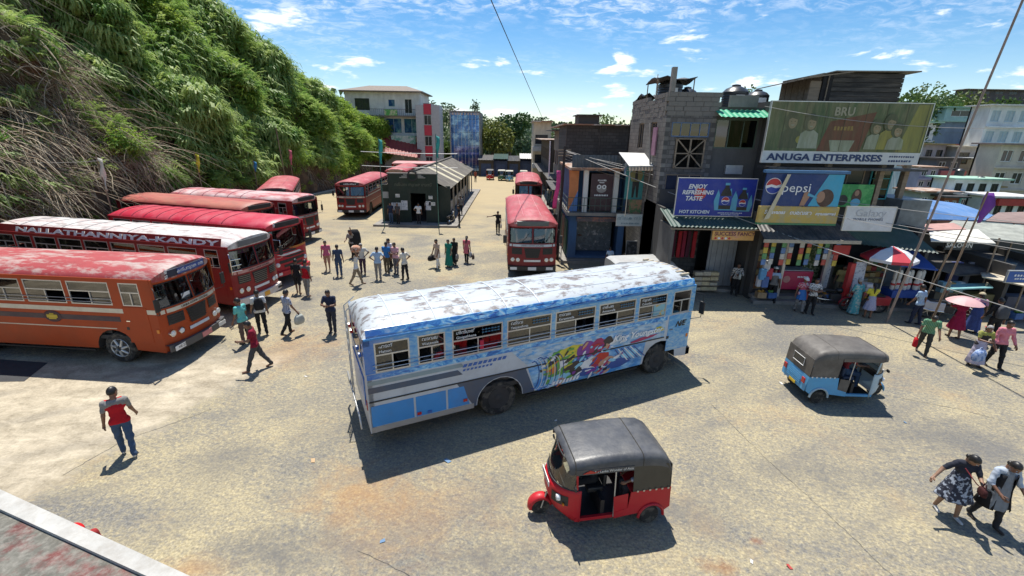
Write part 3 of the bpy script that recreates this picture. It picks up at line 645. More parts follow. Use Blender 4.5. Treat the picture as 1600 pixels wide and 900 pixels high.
def worn_roof(name, base, patch, scale=1.3, lo=.44, hi=.60, third=None): return P(name, base, .6, var=.12, vs=2.5, col2=patch, c2s=scale, c2t=(lo,hi), dirt=third or (.20,.12,.09), dirt_amt=.55, dirt_scale=2.1, stretch=(.55,1.5,1))
W7 = [(-3.0,-2.23),(-2.05,-1.4),(-1.24,.06),(.17,1.44),(1.55,2.81),(2.92,4.19),(4.30,5.35),(5.6,6.3)]
WR = [(-2.9,-1.75),(-1.62,-.42),(-.3,.9),(1.02,2.22),(2.34,3.62),(3.75,5.08),(5.4,6.02)]
redA = paint('orange_red_paint', (.36,.046,.006), dirt_amt=.25, dirt=(.14,.06,.03)); redB = paint('bus_red_paint', (.25,.014,.016), dirt_amt=.28); redC = paint('bright_red_paint', (.45,.014,.03), dirt_amt=.2); redD = paint('maroon_paint', (.19,.014,.020), dirt_amt=.28)
navy_st = paint('dark_stripe', (.055,.035,.05)); silver_d = P('hubcap_silver', (.5,.5,.48), .4, metal=.5, var=.2)
# ------------------------------------------------------------ the fleet
std = dict(wins=WR, plates=((-.85,.5,.14,.57,plate_w,None),(.80,.5,.14,.57,plate_w,None),(0,.42,.16,.57,plate_w,None)), seams=())
PLT = lambda a: ((-.85,.62,.15,.57,plate_w,a),(.80,.5,.14,.57,plate_w,None),(.1,.42,.17,.57,P('plate_pink',(.6,.22,.22),.5),None))
b1 = bus('orange red bus with faded white patched roof and silver front hubcap', -16.84, 14.09, -4.4, redA, worn_roof('roof_patched', (.34,.045,.05), (.52,.44,.41), 2.1, .48, .64), dict(std, stripes=((1.70,1.84,cream,XR,6.4),(1.42,1.58,navy_st,XR,5.2),(1.17,1.20,cream,XR,5.0)), hubcap=silver_d, plates=PLT('NE-2223'), stripe=cream, barm=P('bar_pale',(.55,.62,.68),.4), boardm=P('board_navy',(.02,.025,.05),.4), bumper=(P('bumper_grey',(.07,.07,.075),.5),.46,.68)))
em = MB(); em.lathe([(.0,.012),(.20,.010),(.22,.0)], (0,0,0), 20, axis='y'); e = em.build('emblem', P('emblem_dark',(.05,.02,.03),.5), b1, (3.0,-BW-.010,1.50)); e.scale = (1.35,-1,.85)
ey = MB(); ey.box(-.13,.13,-.022,-.016,-.05,.07); ey.box(-.09,.09,-.022,-.016,-.10,-.06); ey.box(-.05,.05,-.022,-.016,.08,.12); ey.build('emblem_crest', P('crest_yellow',(.55,.40,.04),.5), e).scale = (1,-1,1)
text('route_number', 'N.E.\n2223', .13, P('board_letter',(.75,.75,.72),.5), b1, (XF-.03,-.80,2.83), (PI/2,0,PI/2+.35), ext=.002)
pb = MB().grid([[(XF+px(q)+.012, q, z) for q in np.linspace(-.42,.72,7)] for z in (2.74,2.92)]).build('route_panel', P('panel_blue',(.035,.07,.25),.4), b1)
for k, q in enumerate((-.25,.14,.55)): text('route_lettering', ('ගම්පල','නුවර','R 2')[k] if False else ('\u0d15\u0d28\u0d4d\u0d2a','\u0d28\u0d41\u0d35\u0d30','\u0d30\u0d28')[k], .14, white_p, pb, (XF+px(q)+.018,q,2.83), (PI/2,0,PI/2), ext=.002)
pg = MB().box(XF-.05,XF-.04,-.42,-.08,1.93,2.10).build('windscreen_card', white_p, b1)
b2 = bus('red bus with white roof lettered NALLATHANNIYA-KANDY and chrome mirror guard', -16.78, 18.86, -11.5, redB, worn_roof('roof_white_worn', (.60,.59,.57), (.30,.27,.26), 2.4, .46, .62, (.34,.07,.075)), dict(std, xr=-5.4, rw=-1.0, wins=[(-5.1,-4.0),(-3.9,-3.05)]+WR, ribs=(-3.9,-2.8,-1.7,-.6,.5,1.6), ribm=P('rib_grey',(.30,.29,.28),.6), stripe=P('pink_stripe',(.55,.28,.24),.5), bumper=(P('bumper_white',(.68,.67,.64),.5,dirt=(.5,.2,.05),dirt_amt=.7,dirt_scale=3),.44,.70), plates=((.9,.5,.10,.57,black,None),(.1,.3,.18,.57,P('orange_patch',(.75,.36,.04),.5),None)), mirror_arm=chrome, slat=P('slat_brown',(.25,.20,.14),.5), boardm=P('board_grey',(.14,.14,.14),.4)))
band = lambda z: -BW-.012+(z-2.74)*.33
MB().prism([(XR+.1,band(2.72),2.72),(6.2,band(2.72),2.72),(6.2,band(3.07),3.07),(XR+.1,band(3.07),3.07)],(0,.02,.004)).build('roof_edge_band', redB, b2)
text('roof_lettering', 'NALLATHANNIYA-KANDY', .27, white_p, b2, (1.15,band(2.895)-.006,2.895), (rad(72),0,0), ext=.005, xs=3.05, bold=.010)
for k in range(3):
    MB().tube([(XF-.2,-BW-.02,1.95+.22*k),(XF+.15,-BW-.30,1.93+.22*k),(XF+.28,-BW+.05,1.93+.22*k)], .016, 5).build('mirror_guard', chrome, b2, smooth=80)
MB().tube([(XF+.15,-BW-.30,1.85),(XF+.15,-BW-.30,2.45)], .016, 5).build('mirror_guard', chrome, b2)
for q in (-.62,.62):
    MB().grid([[(XF-.06+px(yy)-.13, yy, z) for yy in np.linspace(q-.45,q+.45,5)] for z in (2.40,2.56)]).build('pelmet', P('pink_pelmet',(.5,.16,.28),.7,col2=(.6,.5,.3),c2s=9), b2)
b3 = bus('bright red private bus with black swooshes across its front', -17.02, 22.90, -15.8, redC, P('roof_bright_red', (.46,.015,.045), .45, var=.08, dirt=(.6,.3,.32), dirt_amt=.35, dirt_scale=1.2), dict(std, front='coach', wb=1.62, one_screen=True, ribs=(-2.4,-1.6,-.8,0,.8,1.6,2.4,3.2,4.0), ribm=P('rib_dark_red',(.22,.01,.03),.5), sw=P('swoosh_orange',(.6,.2,.03),.5), bumper=(redC,.44,.66), plates=((-.9,.3,.12,.57,white_p,None),)))
text('route_lettering', '786', .22, white_p, b3, (XF-.02,-.86,2.84), (PI/2,0,PI/2+.4), ext=.003)
b4 = bus('red bus with plain tan weathered roof', -20.81, 27.84, -17.3, redD, worn_roof('roof_tan', (.40,.125,.09), (.34,.045,.05), .8, .44, .62), dict(std, detail=0))
b5 = bus('red bus with streaked white roof and one broad windscreen', -19.80, 31.0, -13.9, redB, worn_roof('roof_white_red', (.56,.42,.42), (.42,.07,.09), 1.1, .44, .62), dict(std, one_screen=True, ribs=(-2.4,-1.4,-.4,.6,1.6,2.6), ribm=P('rib_plum',(.25,.06,.09),.5), stripe=P('grey_stripe',(.35,.34,.33),.5)))
rr = worn_roof('roof_red_dusty', (.36,.045,.06), (.48,.16,.17), .9, .45, .68)
b6 = bus('red bus parked nose out against the earth bank', -19.8, 39.26, 291.5, redB, rr, dict(std, detail=0, seams=(-.5,.5), ribm=P('seam_dark',(.2,.03,.04),.5)))
b7 = bus('red bus with split windscreen parked beside the green station hall', -14.15, 44.97, 273.5, redB, rr, dict(std, stripes=((1.70,1.80,cream,XR,6.4),(1.17,1.20,cream,XR,5.0))))
[MB().box(XF+px(-.45+.13*k)+.0,XF+px(-.45+.13*k)+.012,-.45+.13*k,-.36+.13*k,2.78,2.84+.02*(k%3)).build('route_lettering', white_p, b7) for k in range(8)]
b8 = bus('red bus standing behind the bus with split windscreen', -13.98, 59.41, 274.2, redB, rr, dict(std, detail=0, boardm=P('board_tan',(.35,.24,.16),.5)))
b9 = bus('red bus standing crosswise at the far end of the yard', -14.2, 67.5, 0, redB, worn_roof('roof_pink', (.48,.22,.22), (.40,.06,.07), .8, .5, .7), dict(std, detail=0))
b10 = bus('red bus with four round headlights stopped beside the coffee shop', .78, 28.58, 271.8, redD, rr, dict(std, seams=(-.45,.45), ribm=P('seam_pale',(.55,.3,.3),.5), stripe=P('stripe_steel',(.50,.55,.60),.4), stripes=((1.70,1.80,cream,XR,6.4),), boardm=P('board_slate',(.10,.11,.10),.4)))
text('route_lettering', '14', .16, white_p, b10, (XF-.02,-.86,2.84), (PI/2,0,PI/2+.35), ext=.003)
b11 = bus('red bus queued behind the bus at the coffee shop', 1.44, 48.2, 269.2, redD, rr, dict(std, seams=(-.45,.45), ribm=MATS['seam_pale']))
# ---- the blue bus
def wrap_mat(nm='blue_wrap', ramp=None):
    m = bpy.data.materials.new(nm); nt, N, Lk, b = nodes_of(m); b.inputs['Roughness'].default_value = .3; b.inputs['Coat Weight'].default_value = .3
    tc = N.new('ShaderNodeTexCoord'); sp = N.new('ShaderNodeSeparateXYZ'); Lk(tc.outputs['Object'], sp.inputs[0])
    mp = N.new('ShaderNodeMapping'); Lk(tc.outputs['Object'], mp.inputs[0]); mp.inputs['Scale'].default_value = (1,1,2.2); mp.inputs['Rotation'].default_value = (0,.35,0)
    n = N.new('ShaderNodeTexNoise'); Lk(mp.outputs[0], n.inputs['Vector']); n.inputs['Scale'].default_value = 3.2; n.inputs['Detail'].default_value = 7; n.inputs['Distortion'].default_value = 1.6; n.inputs['Roughness'].default_value = .62
    cr = N.new('ShaderNodeValToRGB'); Lk(n.outputs['Fac'], cr.inputs[0]); e = cr.color_ramp.elements
    e[0].position = .30; e[0].color = (.02,.08,.30,1); e[1].position = .72; e[1].color = (.62,.70,.76,1)
    for p_, c in ((.44,(.04,.22,.58,1)),(.53,(.16,.45,.72,1)),(.60,(.40,.60,.74,1))): q = e.new(p_); q.color = c
    if ramp:
        for q, c in zip(list(e), ramp): q.color = (*c,1)
    # the tail end is painted deeper blue
    mr = N.new('ShaderNodeMapRange'); Lk(sp.outputs[0], mr.inputs[0]); mr.inputs[1].default_value = -2.0; mr.inputs[2].default_value = -3.1; mr.inputs[4].default_value = .8
    mx = N.new('ShaderNodeMix'); mx.data_type = 'RGBA'; Lk(mr.outputs[0], mx.inputs[0]); Lk(cr.outputs[0], mx.inputs[6]); mx.inputs[7].default_value = (.035,.12,.42,1)
    Lk(mx.outputs[2], b.inputs['Base Color']); return m
wrap = wrap_mat(); wrap2 = wrap_mat('pale_blue_wrap', ((.05,.22,.56),(.12,.36,.64),(.22,.44,.63),(.32,.49,.61),(.42,.53,.60)))
blueP = paint('sky_blue_paint', (.05,.26,.60), dirt_amt=.25); silverP = paint('silver_grey_paint', (.50,.53,.56), dirt_amt=.3); slateP = paint('slate_paint', (.07,.10,.15)); greyst = paint('grey_green_stripe', (.25,.32,.34))
roofB = P('roof_pale_flaking', (.42,.455,.48), .55, var=.06, vs=1.5, col2=(.15,.125,.12), c2s=2.7, c2t=(.515,.60), dirt=(.28,.30,.32), dirt_amt=.45, dirt_scale=1.6, stretch=(.8,1.3,1))
bb = bus('sky blue bus with painted artwork on its side and flaking pale roof', -.79, 11.16, 26.0, silverP, roofB, dict(wins=W7, fw=5.3, rw=0.0, upper=wrap2, doorm=wrap2, dark_top=True, detail=2, ribs=(-2.5,-1.55,-.65,.25,1.15), ribm=P('rib_pale',(.58,.63,.67),.5), seams=(-.7,.1,.75), door=(5.52,6.42), gutter=blueP, board=.9,
    plates=((0,.5,.14,.57,plate_w,None),), boardm=black, stripes=()), name='bus')
def strip(nm, pts, m, pr=.008, par=bb, th=.006):
    MB().prism([(x,-BW-pr,z) for x, z in pts], (0,th,0)).build(nm, m, par)
for x0, x1 in ((-3.19,-2.2),(-2.18,-1.42),(-1.40,-.82)): strip('lower_panel', ((x0+.015,.60),(x1-.015,.60),(x1-.015 if x1<-1 else -.98,1.13),(x0+.015,1.13)), blueP)
strip('skirt_band', ((XR,.45),(-.72,.45),(-.72,.585),(XR,.585)), P('taupe_band',(.33,.30,.27),.5)); strip('belt_stripe', ((XR,1.46),(-1.0,1.46),(-1.12,1.60),(XR,1.60)), slateP); strip('belt_stripe', ((XR,1.66),(-.95,1.66),(-1.03,1.76),(XR,1.76)), greyst)
strip('side_moulding', ((XR,1.235),(5.4,1.235),(5.4,1.262),(XR,1.262)), black, .02, th=.02)
arch = [(.66*math.cos(k*PI/12), .5+.66*math.sin(k*PI/12)) for k in range(13)]
strip('arch_panel', [(.66,.5),(1.0,.5),(.72,1.23),(-1.15,1.23),(-.72,.5)]+arch[::-1][0:13], slateP, .007)
strip('window_band', ((XR,1.80),(5.45,1.80),(5.45,1.925),(XR,1.925)), wrap, .007)
strip('artwork_panel', ((1.02,.5),(4.58,.5),(4.7,1.225),(.78,1.225)), P('art_blue',(.05,.24,.55),.35,var=.3,vs=2,col2=(.30,.52,.70),c2s=2.4,c2t=(.42,.6),stretch=(1,1,2)), .007); strip('artwork_panel', ((.8,1.27),(5.4,1.27),(5.4,1.79),(.3,1.79)), P('art_pale',(.40,.52,.62),.35,var=.25,vs=3,col2=(.10,.32,.62),c2s=3.4,c2t=(.47,.58),stretch=(1,1,3)), .007)
art = dict(g=(.12,.34,.06), y=(.62,.52,.05), o=(.65,.20,.03), p=(.20,.04,.28), m=(.35,.02,.10), r=(.50,.03,.02), w=(.72,.72,.72), k=(.03,.025,.03), n=(.03,.08,.30), c=(.25,.55,.72), s=(.52,.30,.20))
AM = {k: P('artwork_'+k, c, .35, var=.12, vs=5) for k, c in art.items()}
ra = random.Random(5)
def blob(cx_, cz_, rx, rz, m, pr, rot=0, n=14, jag=.18):
    pts = []
    for k in range(n):
        t = 2*PI*k/n; q = 1+ra.uniform(-jag,jag); u, v = rx*q*math.cos(t), rz*q*math.sin(t); pts.append((cx_+u*math.cos(rot)-v*math.sin(rot), min(1.78,max(.46,cz_+u*math.sin(rot)+v*math.cos(rot)))))
    strip('artwork_motif', pts, AM[m], pr, th=.002)
pr = .0095
for cxx, czz, rx, rz, m, rot in ((1.75,1.15,.45,.36,'g',.3),(2.1,1.40,.42,.24,'y',.25),(1.5,1.02,.16,.12,'o',.2),(1.9,1.2,.20,.13,'w',.9),(1.55,1.3,.22,.08,'k',.8),(2.05,1.22,.20,.05,'k',.5),(2.6,1.36,.34,.26,'p',.4),(2.45,1.1,.24,.16,'n',.3),(2.95,1.42,.32,.2,'m',.5),(2.2,.9,.40,.2,'k',.2),(2.75,.92,.28,.2,'w',.2),(3.05,1.0,.32,.17,'r',.45),(3.3,.88,.26,.13,'s',.3),(2.65,.70,.3,.1,'n',.1),(1.7,.72,.5,.11,'c',.1),(3.75,.75,.42,.15,'n',.12),(4.15,.98,.30,.13,'c',.1),(3.3,1.52,.16,.13,'k',.2),(3.28,1.38,.10,.07,'s',0),(5.15,1.55,.17,.10,'y',0),(4.6,1.36,.5,.05,'m',.1)):
    blob(cxx, czz, rx, rz, m, pr, rot); pr += .0004
for k in range(95):      # smaller dabs of the painted scene
    cxx = ra.gauss(2.5,.75); czz = ra.uniform(.55,1.55)
    if not 1.15 < cxx < 4.3: continue
    warm = cxx < 2.2; m_ = ra.choice('gygywkoc' if warm else 'pmnwkrscw'); blob(cxx, czz, ra.uniform(.03,.16), ra.uniform(.015,.05), m_, pr, ra.uniform(-.2,1.0), 9, .3); pr += .00006
for k in range(9):      # looping ribbons beside the rear wheel
    cx_, r_ = .95+.09*k, .30+.03*(k%3); pts = [(cx_+.35*math.cos(t)*r_*1.6, -BW-.016, .98+r_*math.sin(t)*1.35) for t in np.linspace(-1.9,1.9,12)]
    MB().tube(pts, .012, 4).build('artwork_ribbon', AM['w' if k%2 else 'n'], bb, smooth=80)
for k in range(7): strip('artwork_ray', ((3.55+.11*k,1.20),(3.60+.11*k,1.20),(3.95+.13*k,.78),(3.90+.13*k,.78)), AM['w' if k%2 else 'n'], .0165, th=.002)
def btext(s, x, z, size, m, xs=1, shear=0, bold=0, pr=.012): text('side_lettering', s, size, m, bb, (x,-BW-pr,z), (PI/2,0,0), ext=.003, xs=xs, shear=shear, bold=bold)
letW = P('lettering_white',(.78,.79,.80),.4); letB = P('lettering_blue',(.04,.12,.38),.4); letC = P('lettering_cyan',(.025,.13,.24),.5)
btext('King Youngster', 4.35, 1.55, .26, letW, 1.12, .35, .006, .036); [strip('small_print',((-1.0+.13*k,1.64),(-.91+.13*k,1.64),(-.87+.13*k,1.72),(-.96+.13*k,1.72)),letB,.010,th=.003) for k in range(9)]; [strip('small_print',((-1.0+.1*k,1.54),(-.94+.1*k,1.54),(-.92+.1*k,1.59),(-.98+.1*k,1.59)),letB,.010,th=.003) for k in range(8)]; [strip('small_print',((1.5+.11*k,.56),(1.58+.11*k,.56),(1.63+.11*k,.66+.03*(k%2)),(1.55+.11*k,.66)),letW,.040,th=.003) for k in range(8)]; btext('N/E', 5.98, 1.60, .24, black, 1, .4, .008, .02)
places = (('\u0d39\u0d1f\u0d28\u0d4d','Hatton'),('\u0d35\u0d1f\u0d35\u0d32','Watawala'),('\u0d17\u0d3f\u0d28\u0d3f\u0d17\u0d24\u0d4d','Ginigathhena'),('\u0d35\u0d1f\u0d4d\u0d1f\u0d35','Yatiyanthota'),('\u0d28\u0d3e\u0d35\u0d32','Karawanella'),('\u0d17\u0d2e\u0d4d\u0d2a\u0d32','Avissawella'),('\u0d28\u0d41\u0d35\u0d30','Colombo'))
for (x0, x1), (s1, s2) in zip(W7[:7], places):
    text('window_lettering', s1, .11, letW, bb, (x0+.10,-BW-.002,2.56), (PI/2,0,0), 'LEFT', .002); text('window_lettering', s2, .095, letW, bb, (x0+.10,-BW-.002,2.44), (PI/2,0,0), 'LEFT', .002)
    if x1-x0 > 1: [strip('small_print',((x1-.55+.08*k,2.53-.07*j),(x1-.49+.08*k,2.53-.07*j),(x1-.50+.08*k,2.555-.07*j+.01*(k%2)),(x1-.55+.08*k,2.56-.07*j)),letC,.002,th=.004) for k in range(6) for j in (0,1)]
MB().box(4.86,5.30,-BW+.002,-BW+.008,2.0,2.34).build('window_poster', P('poster_teal',(.22,.42,.48),.4,col2=(.55,.36,.10),c2s=4,c2t=(.55,.6)), bb)
MB().box(-.55,-.45,-BW-.03,-BW+.03,2.03,2.28).build('red_cloth', P('rag_red',(.45,.02,.05),.8), bb, bevel=.02)
for x, z, m in ((-2.1,.68,redl),(-.95,.74,redl),(-1.85,.66,letB)): MB().box(x-.05,x+.05,-BW-.03,-BW-.014,z-.035,z+.035).build('reflector', m, bb)
# flame-like flourishes along the roof edge
def cant(u): return (-BW-.022+.07*u, 2.80+.19*u)
for k in range(8):
    x0 = -1.2+.8*k; pts = []
    for (dx, u) in ((0,.05),(.55,.15),(.95,.35),(1.15,.75),(.85,.62),(.7,.8),(.45,.5),(.2,.42)):
        q = cant(u); pts.append((x0+dx,q[0]-.01,q[1]))
    MB().prism(pts, (0,.03,.006)).build('roof_flourish', AM['c' if k%2 else 'n'], bb)
    MB().tube([pts[0],pts[1],pts[2],pts[3]], .012, 4).build('roof_flourish_edge', AM['n'], bb)
cl = MB(); cl.grid([[(x, -BW-.010-dy, z) for x in (XR+.05,6.35)] for dy, z in ((.008,2.80),(.012,2.85),(-.05,2.975),(-.062,2.98))]); cl.build('roof_edge_band', wrap, bb)
# ladder, lamps and rack at the back
for q in (.35,.75): MB().tube([(XR-.16,q,.6),(XR-.16,q,2.9),(XR+.1,q,3.1)], .016, 6).build('ladder_rail', alu, bb, smooth=80)
for k in range(7): MB().tube([(XR-.16,.35,.8+.3*k),(XR-.16,.75,.8+.3*k)], .012, 5).build('ladder_rung', alu, bb)
MB().tube([(XR-.2,-1.1,.55),(XR-.22,-1.1,.9),(XR-.22,1.1,.9),(XR-.2,1.1,.55)], .025, 6).build('rear_bumper', silver_d, bb, smooth=80)
MB().box(XR-.05,XR-.02,-.9,.9,1.0,1.7).build('rear_panel', wrap, bb); 
for q in (-.9,-.5,.5,.9): MB().tube([(XR-.03,q,2.3),(XR-.10,q,2.3)], .06, 8).build('rear_lamp', letB if q < 0 else redl, bb)
for k in range(9): MB().box(XF-.55+.01*k,XF-.25,-.9+.22*k-.03,-.9+.22*k+.03,3.06-.02*abs(k-4)*.6,3.12-.02*abs(k-4)*.6).build('roof_slat', P('slat_wood',(.5,.42,.30),.7), bb)
# ============================================================ buildings
def wallh(mb, axis, c, t, u0, u1, z0, z1, holes=(), m=0):
    """wall slab with real openings; axis 'y': runs along x at y=c..c+t, axis 'x': runs along y at x=c..c+t; holes (u0,u1,z0,z1)"""
    us = sorted({u0,u1,*[min(max(q,u0),u1) for h in holes for q in h[:2]]}); zs = sorted({z0,z1,*[min(max(q,z0),z1) for h in holes for q in h[2:]]})
    for i in range(len(us)-1):
        for j in range(len(zs)-1):
            a, b = (us[i]+us[i+1])/2, (zs[j]+zs[j+1])/2
            if any(h[0] < a < h[1] and h[2] < b < h[3] for h in holes): continue
            if axis == 'y': mb.box(us[i],us[i+1],min(c,c+t),max(c,c+t),zs[j],zs[j+1],m)
            else: mb.box(min(c,c+t),max(c,c+t),us[i],us[i+1],zs[j],zs[j+1],m)
def win(par, axis, c, u0, u1, z0, z1, fm, gm, nx=2, nz=1, fw=.05, d=.06, name='window', sill=None):
    f = MB()
    def bx(a, b, p, q, m_=f, e=0.0):
        if axis == 'y': m_.box(a,b,c-e,c+d,p,q)
        else: m_.box(c-e,c+d,a,b,p,q)
    bx(u0,u1,z0,z0+fw); bx(u0,u1,z1-fw,z1); bx(u0,u0+fw,z0+fw,z1-fw); bx(u1-fw,u1,z0+fw,z1-fw)
    for k in range(1,nx): u = u0+(u1-u0)*k/nx; bx(u-fw*.35,u+fw*.35,z0+fw,z1-fw)
    for k in range(1,nz):
        for i in range(nx):
            a = u0+(u1-u0)*i/nx+fw*.4; b = u0+(u1-u0)*(i+1)/nx-fw*.4; z = z0+(z1-z0)*k/nz; bx(a,b,z-fw*.3,z+fw*.3)
    w = f.build(name, fm, par); g = MB()
    if axis == 'y': g.box(u0+fw,u1-fw,c+d*.4,c+d*.4+.01,z0+fw,z1-fw)
    else: g.box(c+d*.4,c+d*.4+.01,u0+fw,u1-fw,z0+fw,z1-fw)
    g.build('pane', gm, w)
    if sill is not None:
        s = MB(); bx(u0-.06,u1+.06,z0-.08,z0-.005,s,.08); s.build('sill', sill, w)
    return w
def corrug(name, par, p00, p01, p10, p11, m, n=12, amp=.02, th=.01, up=(0,0,1)):
    """corrugated sheet: p00->p01 eave edge (waves along it), p10->p11 top edge"""
    a, b, c, d = map(Vector, (p00,p01,p10,p11)); nrm = (b-a).cross(c-a).normalized()
    if nrm.z < 0: nrm = -nrm
    K = n*4; r0 = []; r1 = []
    for k in range(K+1):
        t = k/K; o = nrm*amp*math.sin(2*PI*n*t); r0.append(a.lerp(b,t)+o); r1.append(c.lerp(d,t)+o)
    g = MB(); g.grid([r0,r1]); g.grid([[p-nrm*th for p in r1],[p-nrm*th for p in r0]]); return g.build(name, m, par, smooth=60)
def block_mat(name, c1, c2, mortar, bw=.4, bh=.2, axis='y', stain=(.05,.05,.05), st=.6):
    m = bpy.data.materials.new(name); nt, N, Lk, b = nodes_of(m); b.inputs['Roughness'].default_value = .92
    tc = N.new('ShaderNodeTexCoord'); sp = N.new('ShaderNodeSeparateXYZ'); Lk(tc.outputs['Object'], sp.inputs[0]); cb = N.new('ShaderNodeCombineXYZ')
    Lk(sp.outputs[0 if axis == 'y' else 1], cb.inputs[0]); Lk(sp.outputs[2], cb.inputs[1])
    br = N.new('ShaderNodeTexBrick'); Lk(cb.outputs[0], br.inputs['Vector']); br.inputs['Scale'].default_value = 1; br.inputs['Brick Width'].default_value = bw; br.inputs['Row Height'].default_value = bh; br.inputs['Mortar Size'].default_value = .012
    br.inputs['Color1'].default_value = (*c1,1); br.inputs['Color2'].default_value = (*c2,1); br.inputs['Mortar'].default_value = (*mortar,1)
    n = N.new('ShaderNodeTexNoise'); Lk(tc.outputs['Object'], n.inputs['Vector']); n.inputs['Scale'].default_value = .9; n.inputs['Detail'].default_value = 8; n.inputs['Roughness'].default_value = .68
    r = N.new('ShaderNodeMapRange'); Lk(n.outputs['Fac'], r.inputs[0]); r.inputs[1].default_value = .42; r.inputs[2].default_value = .68; r.inputs[4].default_value = st
    x = N.new('ShaderNodeMix'); x.data_type = 'RGBA'; Lk(r.outputs[0], x.inputs[0]); Lk(br.outputs['Color'], x.inputs[6]); x.inputs[7].default_value = (*stain,1); Lk(x.outputs[2], b.inputs['Base Color'])
    bn = N.new('ShaderNodeBump'); bn.inputs['Strength'].default_value = .6; bn.inputs['Distance'].default_value = .015; bn.invert = True; Lk(br.outputs['Fac'], bn.inputs['Height']); Lk(bn.outputs[0], b.inputs['Normal'])
    return m
def wallp(name, c, **k): return P(name, c, .85, var=k.pop('var',.15), vs=k.pop('vs',1.2), dirt=k.pop('dirt',(.06,.06,.05)), dirt_amt=k.pop('da',.6), dirt_scale=k.pop('ds',.9), bump=.2, bs=18, stretch=k.pop('stretch',(1,1,.45)), **k)
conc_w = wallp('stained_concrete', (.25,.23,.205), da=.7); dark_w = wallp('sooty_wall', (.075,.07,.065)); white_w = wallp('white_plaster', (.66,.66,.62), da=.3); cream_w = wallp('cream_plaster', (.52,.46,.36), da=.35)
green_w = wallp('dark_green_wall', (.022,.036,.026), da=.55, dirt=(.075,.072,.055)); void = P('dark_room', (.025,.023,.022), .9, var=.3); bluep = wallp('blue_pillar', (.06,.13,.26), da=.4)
pane_d = glass('shop_pane', (.22,.25,.27), .05); pane_b = P('blue_mirror_pane', (.03,.10,.30), .07, metal=.5, var=.4, vs=.7, col2=(.25,.42,.62), c2s=.5, c2t=(.48,.62)); pane_k = P('dark_pane', (.03,.035,.04), .08, var=.3)
tin_g = P('green_tin', (.035,.075,.06), .5, var=.25, vs=1.5, dirt=(.12,.13,.12), dirt_amt=.5); tin_d = P('dark_tin', (.05,.05,.052), .55, var=.3, vs=2, dirt=(.22,.18,.14), dirt_amt=.5); tin_w = P('white_tin', (.62,.62,.60), .5, var=.1, dirt=(.35,.28,.2), dirt_amt=.5); tin_r = P('rusty_tin', (.28,.15,.09), .8, var=.3, vs=2, col2=(.42,.38,.33), c2s=1.5)
woodm = P('grey_timber', (.26,.20,.14), .8, var=.3, vs=3, stretch=(.3,3,3))
# ------------------------------------------------------------ station hall
sh = thing('station_hall', 'dark green station hall with grey corrugated roof and stained front', 'station hall', (-7.8,36,0))
def S(x, y): return x+7.8, y-36
m = MB()                                   # coordinates relative to (-7.8,36)
wallh(m, 'y', 0, .22, -2.05, 1.80, .15, 3.92, [(-.35,.85,.15,2.45)])
wallh(m, 'y', .35, .2, -2.75, -2.05, .15, 3.05); wallh(m, 'y', .35, .2, 1.80, 2.75, .15, 3.0, ())
wallh(m, 'x', 1.95, .15, 4.5, 22, .15, 2.75, [(a,a+2.3,1.2,2.5) for a in (5,8,11,14,17)]); wallh(m, 'x', -2.5, .15, .6, 22, .15, 2.75); wallh(m, 'y', 21.8, .2, -2.5, 1.9, .15, 3.4)
m.build('wall', green_w, sh); MB().box(-2.3,1.8,.5,21.5,.152,.2).build('floor', void, sh)
MB().box(-2.1,1.85,-.05,.27,3.92,4.0).build('coping', conc_w, sh)
roofm = P('asbestos_sheet', (.15,.135,.115), .9, var=.25, vs=1.2, col2=(.075,.07,.065), c2s=1.1, c2t=(.45,.7)); pale = P('skylight_sheet', (.52,.47,.33), .5, var=.2)
for k in range(22):
    y0, y1 = .30+k*1.0, 1.31+k*1.0
    corrug('roof_sheet', sh, (2.75,y0,2.78), (2.75,y1,2.78), (-.05,y0,4.16), (-.05,y1,4.16), pale if k in (5,8,11) else roofm, 6, .022)
    corrug('roof_sheet', sh, (-2.85,y1,2.78), (-2.85,y0,2.78), (.05,y1,4.16), (.05,y0,4.16), roofm, 6, .022)
MB().tube([(0,.3,4.19),(0,22.3,4.19)], .10, 8).build('ridge_cap', roofm, sh, smooth=60)
for k in range(8): MB().box(2.45,2.57,1.2+k*2.9,1.32+k*2.9,.15,2.80).build('post', cream_w, sh)
for k in range(5): MB().box(2.10,2.14,5+3*k,7.3+3*k,.3,1.15).build('side_panel', P('panel_pale',(.45,.44,.40),.7,var=.2), sh)
em = MB(); em.lathe([(.30,0),(.40,.0),(.40,.06),(.30,.06)], (-.1,-.10,3.80), 20, axis='y', cap=False); em.build('emblem_wheel', black, sh, smooth=40)
wing = P('wing_grey',(.30,.30,.27),.7)
for k in range(3):
    MB().box(.32,.9-.15*k,-.08,-.02,3.62+.10*k,3.69+.10*k).build('emblem_wing', wing, sh); MB().box(-1.1+.15*k,-.52,-.08,-.02,3.62+.10*k,3.69+.10*k).build('emblem_wing', wing, sh)
text('wall_lettering', '\u0d26\u0d2e\u0d4d\u0d2a\u0d32 \u0d28\u0d41\u0d35\u0d30 \u0d2c\u0d38\u0d4d', .32, P('faded_letter',(.12,.13,.09),.8), sh, (-.1,-.006,3.10), (PI/2,0,0), ext=.004)
